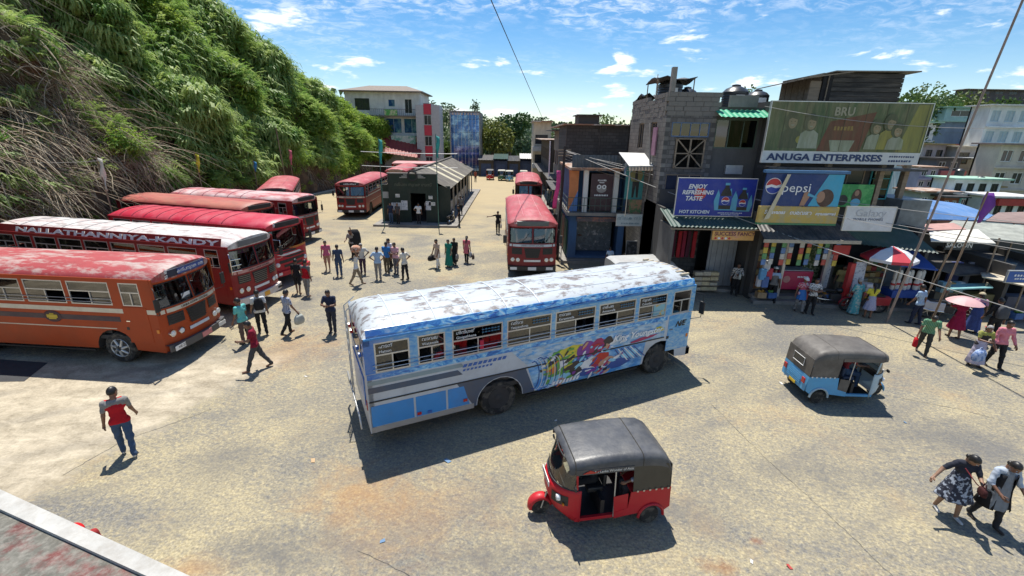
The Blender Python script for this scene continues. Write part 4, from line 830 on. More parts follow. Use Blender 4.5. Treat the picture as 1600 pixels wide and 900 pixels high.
for x, z, w, h, c in ((-1.35,2.25,.34,.26,(.6,.6,.55)),(1.25,2.15,.32,.26,(.6,.6,.55)),(1.35,1.65,.5,.28,(.05,.12,.28)),(-1.5,1.4,.75,.6,(.55,.56,.55)),(-.85,1.5,.5,.75,(.60,.60,.60)),(1.05,1.5,.4,.7,(.6,.6,.6))):
    MB().box(x-w/2,x+w/2,-.035,-.006,z-h/2,z+h/2).build('notice', P('notice_%d'%int(c[2]*100+x*10+50), c, .7, var=.2, vs=6, col2=(.2,.25,.3), c2s=9, c2t=(.55,.6)), sh)
MB().box(-2.65,-2.15,.315,.345,2.0,2.5).build('notice', P('notice_grey',(.35,.35,.33),.7), sh)
structure(MB().box(-10.9,-4.35,34.75,60,-.1,.15).build('station_platform', conc_w))
def flagpole(x, y, h, lean, label, pm, flag=None, r=.035, flen=1.0, fz=None, name='flagpole', fw=.28):
    t = thing(name, label, 'flagpole', (x,y,0)); MB().tube([(0,0,-.1),(lean[0],lean[1],h)], [r,r*.75], 8).build('pole', pm, t, smooth=60)
    if flag is not None:
        z1 = fz or h-.1; k = z1/h; p = Vector((lean[0]*k,lean[1]*k,z1)); g = MB(); n = 7
        g.grid([[p+Vector((fw*q*(1-.35*i/n)+.05*math.sin(i*.9), .06*math.sin(i*1.3+q*3), -flen*i/n-.10*q)) for q in (0,.33,.66,1)] for i in range(n+1)])
        o = g.build('flag', flag, t, smooth=80); md = o.modifiers.new('cloth_thickness','SOLIDIFY'); md.thickness = .006
    return t
fm = lambda n, c: P('flag_'+n, c, .8, var=.15, vs=4)
teal = fm('teal',(.03,.30,.28)); polg = P('pole_green',(.06,.16,.13),.6,var=.3); polw = P('pole_wood',(.24,.17,.11),.8,var=.3,vs=4)
flagpole(-9.95,34.6,6.6,(0,0),'green painted flagpole with teal flag at the left end of the hall front',polg,teal,flen=1.7); flagpole(-5.75,34.6,6.9,(0,0),'green painted flagpole with teal flag at the right end of the hall front',polg,teal,flen=1.5)
for nm, x, y, c, h, l in (('white',168,300,(.62,.58,.50),6.0,1.6),('yellow',316,290,(.55,.50,.04),6.3,1.2),('pink',458,275,(.60,.14,.20),6.2,1.3)):
    Y = {'white':24,'yellow':33.5,'pink':44}[nm]; p = AY(x, y, Y); flagpole(p.x, Y, AY(x-6,{'white':243,'yellow':238,'pink':232}[nm],Y).z, (-.1,0), 'slim pole with drooping %s flag in front of the bank' % nm, polw, fm(nm,c), flen=l)
p = AY(447,275,47); flagpole(p.x,47,AY(443,200,47).z,(-.35,0),'bare wooden pole leaning in front of the bank',polw,None,.07,name='wooden_pole')
p = AY(397,262,40); flagpole(p.x,40,AY(397,250,40).z,(0,0),'slim pole with small blue flag in front of the bank',polw,fm('blue',(.04,.22,.45)),flen=.8)
# ------------------------------------------------------------ far end of the yard
def far_house(name, label, x0, x1, y0, y1, z1, wm, floors, wins, roof=None, z0=-.2, par=None, side_m=None):
    t = thing(name, label, 'building', ((x0+x1)/2,y0,0)); cxm = (x0+x1)/2; hx = (x1-x0)/2; D = y1-y0; m = MB()
    wallh(m, 'y', 0, .2, -hx, hx, z0, z1, [w[:4] for w in wins]); m.box(-hx,-hx+.2,.2,D,z0,z1,1); m.box(hx-.2,hx,.2,D,z0,z1,1); m.box(-hx,hx,D-.2,D,z0,z1,1); m.box(-hx+.2,hx-.2,.2,D-.2,z1-.2,z1,1); m.box(-hx+.2,hx-.2,1.5,1.6,z0,z1-.2,2)
    m.build('wall', [wm, side_m or wm, void], t)
    for w in wins: win(t, 'y', .04, *w[:4], *(w[4:] or (alu, pane_k, 2)))
    return t, hx, D
wh, hx, D = far_house('house', 'white three storey house with hipped roof above the bank', -28, -15.6, 80, 88, 13.2, white_w, 3, [(-4.6,-2.2,10.4,12.2,black,pane_k,2),(.9,2.0,11.0,12.1,alu,pane_b,1),(3.6,4.8,10.0,12.2,white_p,pane_k,2),(.3,2.9,6.9,9.2,alu,pane_b,2),(3.3,5.9,6.9,9.2,alu,pane_b,2),(-3.4,-.8,6.9,9.0,black,pane_k,2)])
rf = MB(); rf.box(-hx-.6,hx+.6,-.9,D+.6,13.2,13.35); rf.add([(-hx-.6,-.9,13.35),(hx+.6,-.9,13.35),(hx+.6,D+.6,13.35),(-hx-.6,D+.6,13.35),(-hx+3,D/2,14.5),(hx-3,D/2,14.5)],[(0,1,5,4),(2,3,4,5),(3,0,4),(1,2,5)]); rf.build('roof', P('roof_brown',(.20,.16,.13),.8,var=.2), wh)
for z in (9.45, 6.3): MB().box(-2.2,hx,-1.2,0,z,z+.18).build('balcony', conc_w, wh)
for z in (9.63,):
    for k in range(26): MB().box(-2.2+k*.32,-2.17+k*.32,-1.18,-1.15,z,z+.9).build('baluster', black, wh)
    MB().box(-2.2,hx,-1.2,-1.13,z+.9,z+.95).build('handrail', black, wh)
MB().box(.5,2.6,-1.3,-1.24,9.6,10.5).build('banner', P('green_banner',(.10,.35,.08),.6,col2=(.5,.5,.3),c2s=2), wh)
for x in (-2.1,.1,3.1,6.0): MB().box(x-.12,x+.12,-1.15,-.9,0,9.45 if x > 5 else 6.3).build('pillar', white_w, wh)
corrug('lean_to_roof', wh, (-2.0,-5.5,4.3), (6.8,-5.5,3.2), (-3.2,-1.3,7.2), (6.6,-1.3,5.2), P('red_tin',(.26,.035,.03),.6,var=.2), 16, .05); MB().box(1.5,5.5,-1.9,-1.8,5.2,6.5).build('signboard', P('sign_pale',(.5,.55,.48),.6,col2=(.15,.35,.25),c2s=1.2), wh)
pt = thing('panel_tower', 'grey panelled tower with a red window strip down its front', 'building', (-13.95,77,0)); m = MB(); m.box(-1.9,-.65,0,3.4,-.2,11.2); m.box(.60,1.9,0,3.4,-.2,11.2); m.box(-.65,.60,.12,3.4,-.2,11.45,1); m.build('wall', [P('grey_panel',(.42,.42,.43),.6,var=.1), P('tower_side',(.20,.20,.20),.8,var=.2)], pt)
redp = P('red_panel',(.50,.03,.06),.5,var=.1)
for k in range(7):
    z = .2+1.6*k
    if k in (1,3,5): win(pt, 'y', .06, -.62, .57, z, z+1.5, alu, pane_k, 2, 1, .06)
    else: MB().box(-.62,.57,.04,.12,z,z+1.55).build('red_panel', redp, pt)
for k in range(12):
    for x0, x1 in ((-1.9,-.66),(.61,1.9)): MB().box(x0+.02,x1-.02,-.02,-.002,.02+.93*k,.91+.93*k).build('cladding_panel', MATS['grey_panel'], pt)
gb = thing('glass_building', 'tall building with dark blue mirrored glass front', 'building', (-8.85,85,0)); m = MB(); m.box(-2.72,-2.55,0,7,-.2,10.6); m.box(2.55,2.72,0,7,-.2,10.6); m.box(-2.55,2.55,.3,7,-.2,10.5); m.box(-2.72,2.72,-.1,.3,10.5,10.75); m.build('wall', [conc_w], gb)
for k in range(8):
    for j in range(9): MB().box(-2.52+k*.634,-2.52+k*.634+.60,.05,.08,.6+j*1.1,.6+j*1.1+1.06).build('glass_panel', pane_b, gb)
for k in range(9): MB().box(-2.55+k*.634,-2.51+k*.634,-.02,.05,.5,10.5).build('mullion', alu, gb)
for k in range(9): MB().box(-2.3+k*.55,-1.95+k*.55,-.13,-.1,10.1,10.45).build('fascia_letter', P('fascia_pale',(.5,.4,.36),.6), gb)
sx = -6.2
for k, (w, hgt_, c) in enumerate(((2.6,3.4,tin_d),(2.4,3.6,tin_g),(2.2,3.3,tin_d),(3.0,3.7,tin_w),(2.6,3.5,tin_d))):
    t = thing('shed', ('low dark shed at the far left end of the shed row','low shed with green tin roof in the far row','low dark tin shed in the middle of the far row','low shed with pale tin roof in the far row','low dark shed beside the narrow balcony house')[k], 'shed', (sx+w/2,81.5+.3*k,0), 0, 'sheds at the far end of the yard'); m = MB()
    wallh(m, 'y', 0, .15, -w/2, w/2, -.1, 2.6, [(-w*.35,w*.35,.0,2.1)]); m.box(-w/2,-w/2+.12,.15,4,-.1,2.8); m.box(w/2-.12,w/2,.15,4,-.1,2.8); m.box(-w/2,w/2,3.9,4,-.1,2.8); m.build('wall', [P('shed_blue',(.03,.05,.12),.7,var=.3) if k%2 else dark_w], t)
    corrug('roof', t, (-w/2-.1,-1.0,hgt_-.65), (w/2+.1,-1.0,hgt_-.65), (-w/2-.1,4.2,hgt_), (w/2+.1,4.2,hgt_), c, 10, .04); MB().box(-w*.34,w*.34,.05,.08,.0,2.1).build('shutter', P('shutter_blue',(.03,.06,.15),.5,var=.3), t); sx += w+.02
nb, hx, D = far_house('house', 'narrow three storey house with pale balconies at the end of the street', 3.0, 5.8, 76, 84, 8.9, cream_w, 3, [(-1.1,.9,5.6,7.0,black,pane_k,2),(-1.1,.6,2.6,4.0,black,pane_k,2)])
for z in (4.5, 1.9): MB().box(-1.5,1.4,-.9,0,z,z+.7).build('balcony', P('balcony_blue',(.48,.52,.56),.7,var=.15), nb)
MB().box(-1.6,1.6,-1.0,D,8.9,9.1).build('roof', tin_r, nb)
for nm, x, yt, Y, cr, lm, sd_, nl in (('broad yellowish tree between the glass building and the dark green tree',770,186,92,3.6,L2,1,1500),('tall dark green tree behind the far sheds',797,178,98,3.9,L1,2,1500),('round green tree right of the far sheds',815,200,110,5,L4,3,1200),('slim grey green tree growing on the far skyline',837,196,130,5,L4,4,1000),('leafy tree showing between the panel tower and the glass building',693,222,90,2.4,L3,5,900)):
    tree_px(nm, x, yt, Y, cr, lm, nleaf=nl, ls=.75, seed=sd_)
ar = tree_px('slender tiered conifer rising behind the glass building', 743, 163, 96, 1.0, L1, nleaf=120, ls=.4, seed=6, crown_lo=.75, name='conifer')
for k in range(5): MB().tube([(-.9+.12*k,0,9.6+.75*k),(0,0,9.9+.75*k),(.9-.12*k,0,9.6+.75*k)], .05, 4).build('branch', L1, ar)
tree_px('leafy tree rising behind the dark block house', 955, 178, 48, 3.4, L3, nleaf=1800, ls=.42, seed=12); tree_px('leafy tree rising beside the water tanks', 1183, 150, 34, 1.5, L3, nleaf=900, ls=.25, seed=13)
tree_px('bushy tree rising beside the rooftop hut', 1432, 140, 64, 4, L3, base=-4, nleaf=2000, ls=.5, seed=14); tree_px('bushy tree with yellowish crown above the far blue house', 1492, 150, 90, 6, L2, base=-2, nleaf=2000, ls=.75, seed=15); tree_px('bushy dark tree behind the tall pale house with shutters', 1565, 152, 92, 6.5, L3, base=-2, nleaf=2000, ls=.75, seed=16); tree_px('round dark tree between the yellowish tree and the hut', 1462, 152, 84, 5, L1, base=-2, nleaf=1600, ls=.7, seed=17)
# ============================================================ right-hand row (children given in world coordinates)
def wthing(name, label, cat, loc, group=None): return thing(name, label, cat, loc, 0, group)
def seal(t):
    for c in t.children: c.matrix_parent_inverse = Matrix.Translation(-Vector(t.location))
    return t
def sign(name, label, x0, x1, y, z0, z1, bg, frame=None, cat='sign', d=.06, group=None):
    t = wthing(name, label, cat, ((x0+x1)/2,y,z0), group); MB().box(x0,x1,y,y+d,z0,z1).build('board', bg, t)
    if frame is not None:
        for a in ((x0-.03,x1+.03,z0-.03,z0),(x0-.03,x1+.03,z1,z1+.03),(x0-.03,x0,z0,z1),(x1,x1+.03,z0,z1)): MB().box(a[0],a[1],y-.01,y+d,a[2],a[3]).build('frame', frame, t)
    return t
def flat(t, name, pts, y, m, th=.004):     # flat printed shape on a board, pts (x,z)
    q = pts; a = sum(q[i][0]*q[(i+1)%len(q)][1]-q[(i+1)%len(q)][0]*q[i][1] for i in range(len(q)))
    if a < 0: q = q[::-1]
    return MB().prism([(x,y,z) for x, z in q], (0,th,0)).build(name, m, t)
def disc(cx_, cz_, rx, rz=None, n=20, a0=0, a1=2*PI): rz = rz or rx; return [(cx_+rx*math.cos(a0+(a1-a0)*k/n), cz_+rz*math.sin(a0+(a1-a0)*k/n)) for k in range(n if a1-a0 > 6.2 else n+1)]
def marks(t, x0, x1, y, z, h, m, n=7, sd_=1):      # print too small to read: a row of short strokes
    r_ = random.Random(sd_+n); w = (x1-x0)/n
    for k in range(n): flat(t, 'small_print', [(x0+w*k,z-h/2),(x0+w*k+w*r_.uniform(.5,.85),z-h/2),(x0+w*k+w*r_.uniform(.5,.85),z+h*r_.uniform(.2,.5)),(x0+w*k,z+h*r_.uniform(.2,.5))], y, m)
ink = lambda n, c, **k: P('print_'+n, c, .5, var=.06, vs=6, dirt=(.3,.28,.24), dirt_amt=k.pop('da',.15), **k)
I_w, I_b, I_r, I_n, I_c, I_y, I_k, I_s, I_h = ink('white',(.74,.75,.76)), ink('blue',(.02,.05,.33)), ink('red',(.50,.03,.03)), ink('navy',(.012,.035,.12)), ink('cyan',(.10,.38,.55)), ink('yellow',(.58,.40,.06)), ink('black',(.02,.02,.022)), ink('skin',(.36,.20,.13)), ink('hair',(.07,.03,.02))
# ---- coffee shop
cf = wthing('coffee_shop', 'two storey coffee shop with dark owl poster on its balcony', 'shop', (4.75,25.6,0)); m = MB()
wallh(m, 'y', 25.6, .2, 3.2, 6.35, 0, 2.75, [(3.65,6.0,.32,2.5)]); m.box(3.2,3.35,25.8,30.8,0,5.25); m.box(6.2,6.35,25.8,30.8,0,5.25); m.box(3.2,6.35,30.6,30.8,0,5.25); m.box(3.35,6.2,25.85,30.6,.2,.32); wallh(m, 'y', 26.4, .15, 3.35, 6.2, 2.92, 5.2, [(4.3,5.4,2.95,5.0)])
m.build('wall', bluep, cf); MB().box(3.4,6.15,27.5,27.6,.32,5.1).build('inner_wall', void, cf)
MB().box(2.95,6.45,25.0,30.8,2.75,2.92).build('balcony_slab', conc_w, cf); MB().box(3.0,6.5,24.9,30.8,5.2,5.32).build('roof_slab', tin_r, cf); MB().box(3.1,6.4,25.2,25.6,0,.2).build('step', conc_w, cf)
for x in (3.95,5.62): MB().box(x-.13,x+.13,25.25,25.5,2.92,5.2).build('pillar', white_w, cf)
og = P('orange_plaster',(.50,.19,.07),.8,var=.1); MB().prism([(3.17,25.5,2.95),(3.17,25.5,5.15),(3.17,26.9,5.15)], (.03,0,0)).build('wall_panel', og, cf); MB().prism([(3.05,25.3,2.95),(3.55,25.3,2.95),(3.55,25.3,4.1)], (0,.05,0)).build('wall_panel', P('blue_plaster',(.10,.20,.42),.8), cf); MB().prism([(3.05,25.3,2.95),(3.55,25.3,4.1),(3.55,25.3,5.15),(3.05,25.3,5.15)], (0,.045,0)).build('wall_panel', og, cf)
po = MB().box(4.25,5.45,25.4,25.46,2.98,5.0).build('poster', ink('maroon',(.055,.022,.03)), cf)
marks(cf,4.62,5.1,25.39,4.66,.10,I_w,6); marks(cf,4.72,5.0,25.39,4.54,.07,I_w,4); marks(cf,4.48,5.25,25.39,3.85,.10,I_w,9)
for s in (-1,1): flat(cf, 'poster_owl_eye', disc(4.85+s*.14,4.30,.12), 25.393, I_w); flat(cf, 'poster_owl_pupil', disc(4.85+s*.14,4.30,.05), 25.389, I_k)
flat(cf, 'poster_owl_body', disc(4.85,4.18,.27,.20), 25.396, P('print_grey',(.30,.28,.27),.5))
for k in range(12): MB().box(2.98+.3*k,3.0+.3*k,25.02,25.05,2.92,3.72).build('baluster', tin_g, cf)
for z in (3.3,3.72): MB().box(2.96,6.45,25.0,25.05,z,z+.03).build('handrail', tin_g, cf)
for k in range(6): MB().tube([(2.97,25.05+.9*k,2.92),(2.97,25.05+.9*k,3.72)], .015, 5).build('baluster', tin_g, cf)
for z in (3.1,3.4,3.7): MB().tube([(2.97,25.05,z),(2.97,30.5,z)], .014, 5).build('handrail', tin_g, cf)
corrug('tin_parapet', cf, (3.1,25.0,5.33), (6.6,25.0,5.33), (3.1,25.05,6.0), (6.6,25.05,6.0), P('dark_blue_tin',(.06,.075,.09),.6,var=.35,vs=1.5,dirt=(.2,.17,.13),dirt_amt=.5), 18, .02)
MB().box(3.8,5.9,26.8,26.9,.35,2.3).build('shop_cabinet', P('cabinet',(.12,.14,.15),.4,var=.4,vs=5,col2=(.45,.42,.40),c2s=4,c2t=(.55,.62)), cf); MB().box(3.6,6.05,25.5,25.58,2.35,2.6).build('fascia', P('fascia_multi',(.12,.10,.12),.5,col2=(.35,.15,.12),c2s=3), cf)
for k, c in enumerate(((.03,.12,.07),(.30,.10,.07),(.05,.14,.08))): MB().box(3.12,3.19,26.1+1.4*k,27.3+1.4*k,.3,2.3).build('side_board', P('side_board_%d'%k, c, .6, var=.3), cf)
seal(cf)
# ---- dark block house above and behind
dk = wthing('block_house', 'sooty concrete block house with flat sheet roof behind the coffee shop', 'building', (5.4,31,0)); m = MB(); bm_ = block_mat('sooty_blocks', (.085,.083,.08), (.055,.054,.052), (.035,.034,.033), st=.5, stain=(.03,.03,.03))
m.box(3.35,7.7,31,36,0,7.6); m.build('wall', bm_, dk); MB().box(3.1,7.9,30.6,36.3,7.6,7.68).build('roof', tin_r, dk)
for k in range(9): MB().box(3.35+.54*k,3.40+.54*k,30.93,30.99,5.9,7.6).build('wall_post', dark_w, dk) if k in (0,4,8) else None
MB().box(4.3,5.7,32.5,34.5,7.68,8.25).build('roof_hut', dark_w, dk); MB().box(4.15,5.9,32.2,34.8,8.25,8.31).build('hut_roof', tin_d, dk); seal(dk)
# ---- older houses going back along the street
for k, (x0, y0, y1, z1, wm, lab) in enumerate(((4.3,37,45,7.6,dark_w,'dark street house with rusty eave beside the block house'),(4.6,46,55,7.4,conc_w,'grey street house with pale upright banner'),(4.2,56,74,6.4,dark_w,'low dark street house before the narrow balcony house'))):
    t = wthing('street_house', lab, 'building', (x0+2,y0,0)); m = MB(); hs = [(y0+.8+2.2*j,y0+2.2+2.2*j,3.9,5.4) for j in range(int((y1-y0)/2.2))]+[(y0+.5+2.8*j,y0+2.7+2.8*j,.2,2.4) for j in range(int((y1-y0)/2.8))]
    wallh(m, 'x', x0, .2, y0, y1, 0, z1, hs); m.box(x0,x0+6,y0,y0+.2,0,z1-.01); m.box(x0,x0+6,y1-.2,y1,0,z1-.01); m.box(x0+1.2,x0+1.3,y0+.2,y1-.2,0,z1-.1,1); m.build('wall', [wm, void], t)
    for h in hs:
        if h[2] > 3: win(t, 'x', x0+.05, *h, woodm, pane_k, 2)
    MB().box(x0-1.0,x0+6.2,y0-.2,y1+.1,z1,z1+.08).build('roof', tin_r if k != 1 else tin_d, t); MB().box(x0-1.2,x0,y0,y1,2.7,2.8).build('awning', tin_d, t)
    if k == 1: MB().box(x0-1.1,x0-1.04,46.2,47.3,3.0,6.4).build('banner', P('banner_pale',(.42,.48,.58),.6,col2=(.6,.6,.6),c2s=3), t)
    if k == 0: MB().box(x0-.5,x0-.45,37.2,38.4,2.6,3.1).build('signboard', P('sign_redbrown',(.35,.06,.04),.5), t); MB().box(x0-.9,x0-.3,36.6,36.7,3.0,3.8).build('signboard', P('sign_dark',(.05,.03,.04),.5), t)
    seal(t)
gd = random.Random(8)
for k in range(14):       # bundles and clothing hung out for sale
    x, y, z = gd.uniform(3.1,4.1), gd.uniform(31,44), gd.uniform(.3,2.2); cn_, c = gd.choice((('white',(.55,.58,.60)),('pale blue',(.40,.48,.56)),('brick red',(.30,.08,.06)),('dark teal',(.10,.16,.20)),('tan',(.50,.42,.30)),('black',(.06,.06,.07))))
    g = MB(); w = gd.uniform(.25,.5); g.grid([[(x+w*q*.5*(1+.15*math.sin(i)), y+.12*math.sin(q*4+i)+.1*i, z+.9-.3*i) for q in (-1,-.5,0,.5,1)] for i in range(4)])
    o = g.build('hanging_garment', P('garment_%d'%k, c, .85, var=.2, vs=5), tag_=('%s garment hung for sale along the street house fronts' % cn_,'garment','garments hung along the street'), smooth=80); md = o.modifiers.new('cloth','SOLIDIFY'); md.thickness = .03
rl = wthing('pipe_railing', 'pale pipe railing along the raised walk beside the coffee shop', 'railing', (3.0,25.5,0))
for k in range(5): MB().tube([(2.75-.03*k,24.9+.9*k,0),(2.75-.03*k,24.9+.9*k,.95)], .025, 6).build('post', alu, rl)
for z in (.5,.95): MB().tube([(2.75,24.9,z),(2.63,28.5,z)], .022, 6).build('rail', alu, rl)
seal(rl); structure(MB().box(2.7,9.0,25.0,60,-.1,.16).build('raised_walk', conc_w)); structure(MB().add([(7.0,21.2,.14),(10.4,20.3,.14),(13.4,18.5,.14),(24.0,17.6,.14),(24.0,30,.14),(7,30,.14),(7.0,21.2,-.1),(10.4,20.3,-.1),(13.4,18.5,-.1),(24.0,17.6,-.1)],[(0,1,2,3,4,5),(6,7,1,0),(7,8,2,1),(8,9,3,2)]).build('shop_pavement', conc_w))
# ---- stair bay with posters
sb = wthing('stair_bay', 'narrow stairway bay with posters under a white sheet canopy', 'shop', (6.8,25,0)); m = MB(); m.box(6.4,6.5,25.9,29,0,5.4); m.box(6.4,8.4,28.8,29,0,5.4); m.build('wall', void, sb)
for k in range(7): MB().box(7.1,8.0,25.0+.32*k,25.32+.32*k,0,.2+.2*k).build('stair', conc_w, sb)
MB().box(5.95,7.0,24.6,24.66,3.75,5.45).build('poster', ink('teal',(.05,.26,.26)), sb); MB().box(6.25,7.2,24.5,24.56,2.95,3.75).build('poster', ink('food',(.34,.20,.12),col2=(.1,.2,.08),c2s=5), sb)
flat(sb, 'poster_figure_legs', [(6.33,3.85),(6.43,3.85),(6.5,4.5),(6.57,3.85),(6.67,3.85),(6.68,4.75),(6.32,4.75)], 24.59, I_k); flat(sb, 'poster_figure_jacket', [(6.25,4.7),(6.75,4.7),(6.85,5.1),(6.62,5.38),(6.38,5.38),(6.15,5.1)], 24.585, ink('olive',(.25,.24,.10))); flat(sb, 'poster_figure_head', disc(6.5,5.48,.10,.13), 24.58, I_s); flat(sb, 'poster_figure_shirt', [(6.42,4.75),(6.58,4.75),(6.56,5.35),(6.44,5.35)], 24.58, I_k)
for x, w in ((6.1,.45),(6.7,.5),(7.25,.4)): MB().box(x-w/2,x+w/2,24.8,24.84,5.0,5.62).build('poster', ink('bluewhite',(.12,.25,.48),col2=(.5,.6,.65),c2s=5,c2t=(.5,.56)), sb)
g = MB(); c = [AY(967,238,25.0), AY(1035,240,25.0), AY(1053,259,23.2), AY(983,259,23.2)]; g.add(c+[p-Vector((0,0,.04)) for p in c], [(0,3,2,1),(4,5,6,7),(3,7,6,2),(0,4,7,3),(1,2,6,5),(0,1,5,4)]); g.build('canopy_sheet', tin_w, sb)
d_ = [p-Vector((0,0,.05)) for p in (c[3],c[2])]; corrug('canopy_fringe', sb, d_[0]-Vector((0,.1,.18)), d_[1]-Vector((0,.1,.18)), d_[0], d_[1], P('tan_tin',(.36,.28,.20),.7,var=.2), 14, .02)
MB().tube([d_[0]+Vector((.1,.1,0)),(5.85,23.6,3.0)], .03, 6).build('canopy_post', alu, sb)
seal(sb)
ps = sign('shop_sign', 'pale blue white signboard under the standing figure poster', 5.55, 7.0, 24.1, 2.42, 3.02, ink('signpale',(.50,.56,.56),da=.3), alu); text('lettering', '\u0d24\u0d3f\u0d32\u0d15 \u0d38\u0d4d\u0d31\u0d4d', .26, P('print_greyblue',(.20,.28,.32),.5), ps, (6.27,24.09,2.80), (PI/2,0,0), ext=.003); marks(ps,5.8,6.8,24.09,2.54,.09,MATS['print_greyblue'],12); seal(ps)
ns = sign('notice_stand', 'dark framed notice board at the foot of the stairs', 6.35, 7.15, 24.6, .15, 1.45, P('board_black',(.04,.04,.042),.6,var=.3,col2=(.12,.12,.12),c2s=6), alu, 'notice board'); seal(ns)
# ---- tall grey block house
gh = wthing('block_house', 'tall grey concrete block house with braced timber window frame', 'building', (7.9,22,0)); m = MB(); gA_, gB_ = block_mat('grey_blocks_front', (.20,.185,.17), (.14,.13,.12), (.075,.07,.068), axis='y', st=.85, stain=(.06,.055,.05)), block_mat('grey_blocks_side', (.24,.225,.20), (.17,.16,.145), (.09,.085,.08), axis='x', st=.75, stain=(.08,.075,.07))
wallh(m, 'x', 6.9, .2, 22, 28.8, 0, 7.9, [(23.3,24.3,6.35,7.65),(25.6,26.6,6.35,7.65)], 1); wallh(m, 'y', 22.0, .2, 7.1, 9.0, 0, 7.9, [(7.2,8.95,6.98,7.62),(7.45,8.85,5.55,6.95),(7.2,8.9,3.4,5.3)], 0); m.box(9.0,9.2,22,28.8,0,7.9,1); m.box(6.9,9.2,28.6,28.8,0,7.9,1); m.box(7.1,9.0,22.2,28.6,7.7,7.8,0); m.box(7.1,9.0,23.4,23.5,0,7.7,2); m.build('wall', [gA_, gB_, void], gh)
blk = bpy.data.meshes.new('block'); q = MB().box(-.195,.195,-.1,.1,0,.19); blk.from_pydata(q.v, [], q.f); blk.materials.append(P('loose_block',(.20,.185,.165),.95,var=.25,vs=2,dirt=(.1,.09,.08),dirt_amt=.6,dirt_scale=1.2,bump=.3))
blk2 = bpy.data.meshes.new('block'); q = MB().box(-.1,.1,-.195,.195,0,.19); blk2.from_pydata(q.v, [], q.f); blk2.materials.append(MATS['loose_block'])
for j in range(5):
    for k in range(6): o = ob('block', blk, gh, (7.12+.4*k-.1*(j%2)+gd.uniform(-.01,.01), 22.1+gd.uniform(-.012,.012), 7.9+.2*j))
    for k in range(16):
        if j == 4 and 4 < k < 8: continue
        ob('block', blk2, gh, (7.0+gd.uniform(-.012,.012), 22.4+.4*k-.1*(j%2), 7.9+.2*j+.0))
win(gh,'y',22.03,7.2,8.95,6.98,7.62,P('blue_frame',(.10,.16,.28),.6),pane_d,4); win(gh,'y',22.03,7.2,8.9,3.4,5.3,woodm,pane_k,3,2)
for a, b in (((7.5,5.6),(8.8,6.9)),((7.5,6.9),(8.8,5.6)),((7.5,6.25),(8.8,6.25)),((8.15,5.6),(8.15,6.9)),((7.5,5.6),(7.5,6.9)),((8.8,5.6),(8.8,6.9)),((7.45,6.9),(8.85,6.9)),((7.45,5.6),(8.85,5.6))): MB().bar((a[0],21.96,a[1]),(b[0],21.96,b[1]),.07,.05).build('timber_brace', woodm, gh)
for y in (23.3,25.6): win(gh,'x',6.95,y,y+1.0,6.35,7.65,woodm,pane_k,2)
MB().box(6.82,6.88,23.0,23.6,6.1,7.4).build('curtain', P('curtain_pink',(.35,.18,.25),.8,var=.3), gh); MB().tube([(6.8,24.2,7.6),(6.75,23.6,6.5),(6.8,23.2,5.2),(6.8,23.6,3.8)], .04, 6).build('drain_pipe', conc_w, gh, smooth=70)
MB().box(6.95,7.15,22.0,22.25,8.9,9.9).build('corner_post', conc_w, gh); MB().tube([(7.05,24.6,8.9),(7.05,24.6,9.9)], .02, 5).build('starter_bar', tin_r, gh); seal(gh)
tankm = P('black_tank',(.03,.032,.035),.35,var=.2)
def tank(label, x, y, z, r, h):
    t = thing('water_tank', label, 'water tank', (x,y,z), 0, 'rooftop water tanks'); pr = [(r,0)]
    for k in range(1,7): pr += [(r*.965,h*.75*k/7-.03),(r,h*.75*k/7),(r,h*.75*k/7+.03)]
    pr += [(r,h*.75),(r*.75,h*.9),(r*.35,h),(r*.32,h)]; MB().lathe(pr, n=24).build('tank_body', tankm, t, smooth=35); MB().lathe([(r*.34,h),(r*.34,h*1.06),(r*.1,h*1.09),(0,h*1.09)], n=16).build('lid', tankm, t, smooth=40)
    MB().box(-.2,.2,-r-.012,-r+.02,h*.35,h*.6).build('tank_label', white_p, t)
tank('black water tank on the grey block house, round label facing the yard', 8.05,25.6,8.65,.62,1.15); tank('black water tank on the grey block house, half hidden by the other', 9.1,26.0,8.3,.55,1.1); tank('black ribbed water tank above the green awning', 10.75,24.0,8.3,.6,1.05); tank('black water tank beside the large coffee billboard', 12.6,25.5,8.4,.55,.9)
g = MB(); g.grid([[(7.0+.5*i,24.5+.5*j,9.75+.12*math.sin(i*2+j)-.04*abs(i-2)) for j in range(5)] for i in range(5)]); o = g.build('tank_sheet', tin_d, tag_=('ragged dark sheet over the rooftop water tank','sheet')); o.modifiers.new('t','SOLIDIFY').thickness = .03
for x, y in ((7.1,24.6),(8.9,24.6),(7.1,26.4),(8.9,26.4)): MB().tube([(x,y,7.8),(x,y,9.75)], .03, 5).build('prop', woodm, o)
g = MB(); g.grid([[(6.95+.3*i,26.6+.5*j,9.0+.18*math.sin(i*1.7+j*1.3)) for j in range(5)] for i in range(4)]); g.build('tarpaulin', P('black_tarp',(.03,.03,.03),.5,var=.3), tag_=('crumpled black tarpaulin on the block house parapet','tarpaulin')).modifiers.new('t','SOLIDIFY').thickness = .05
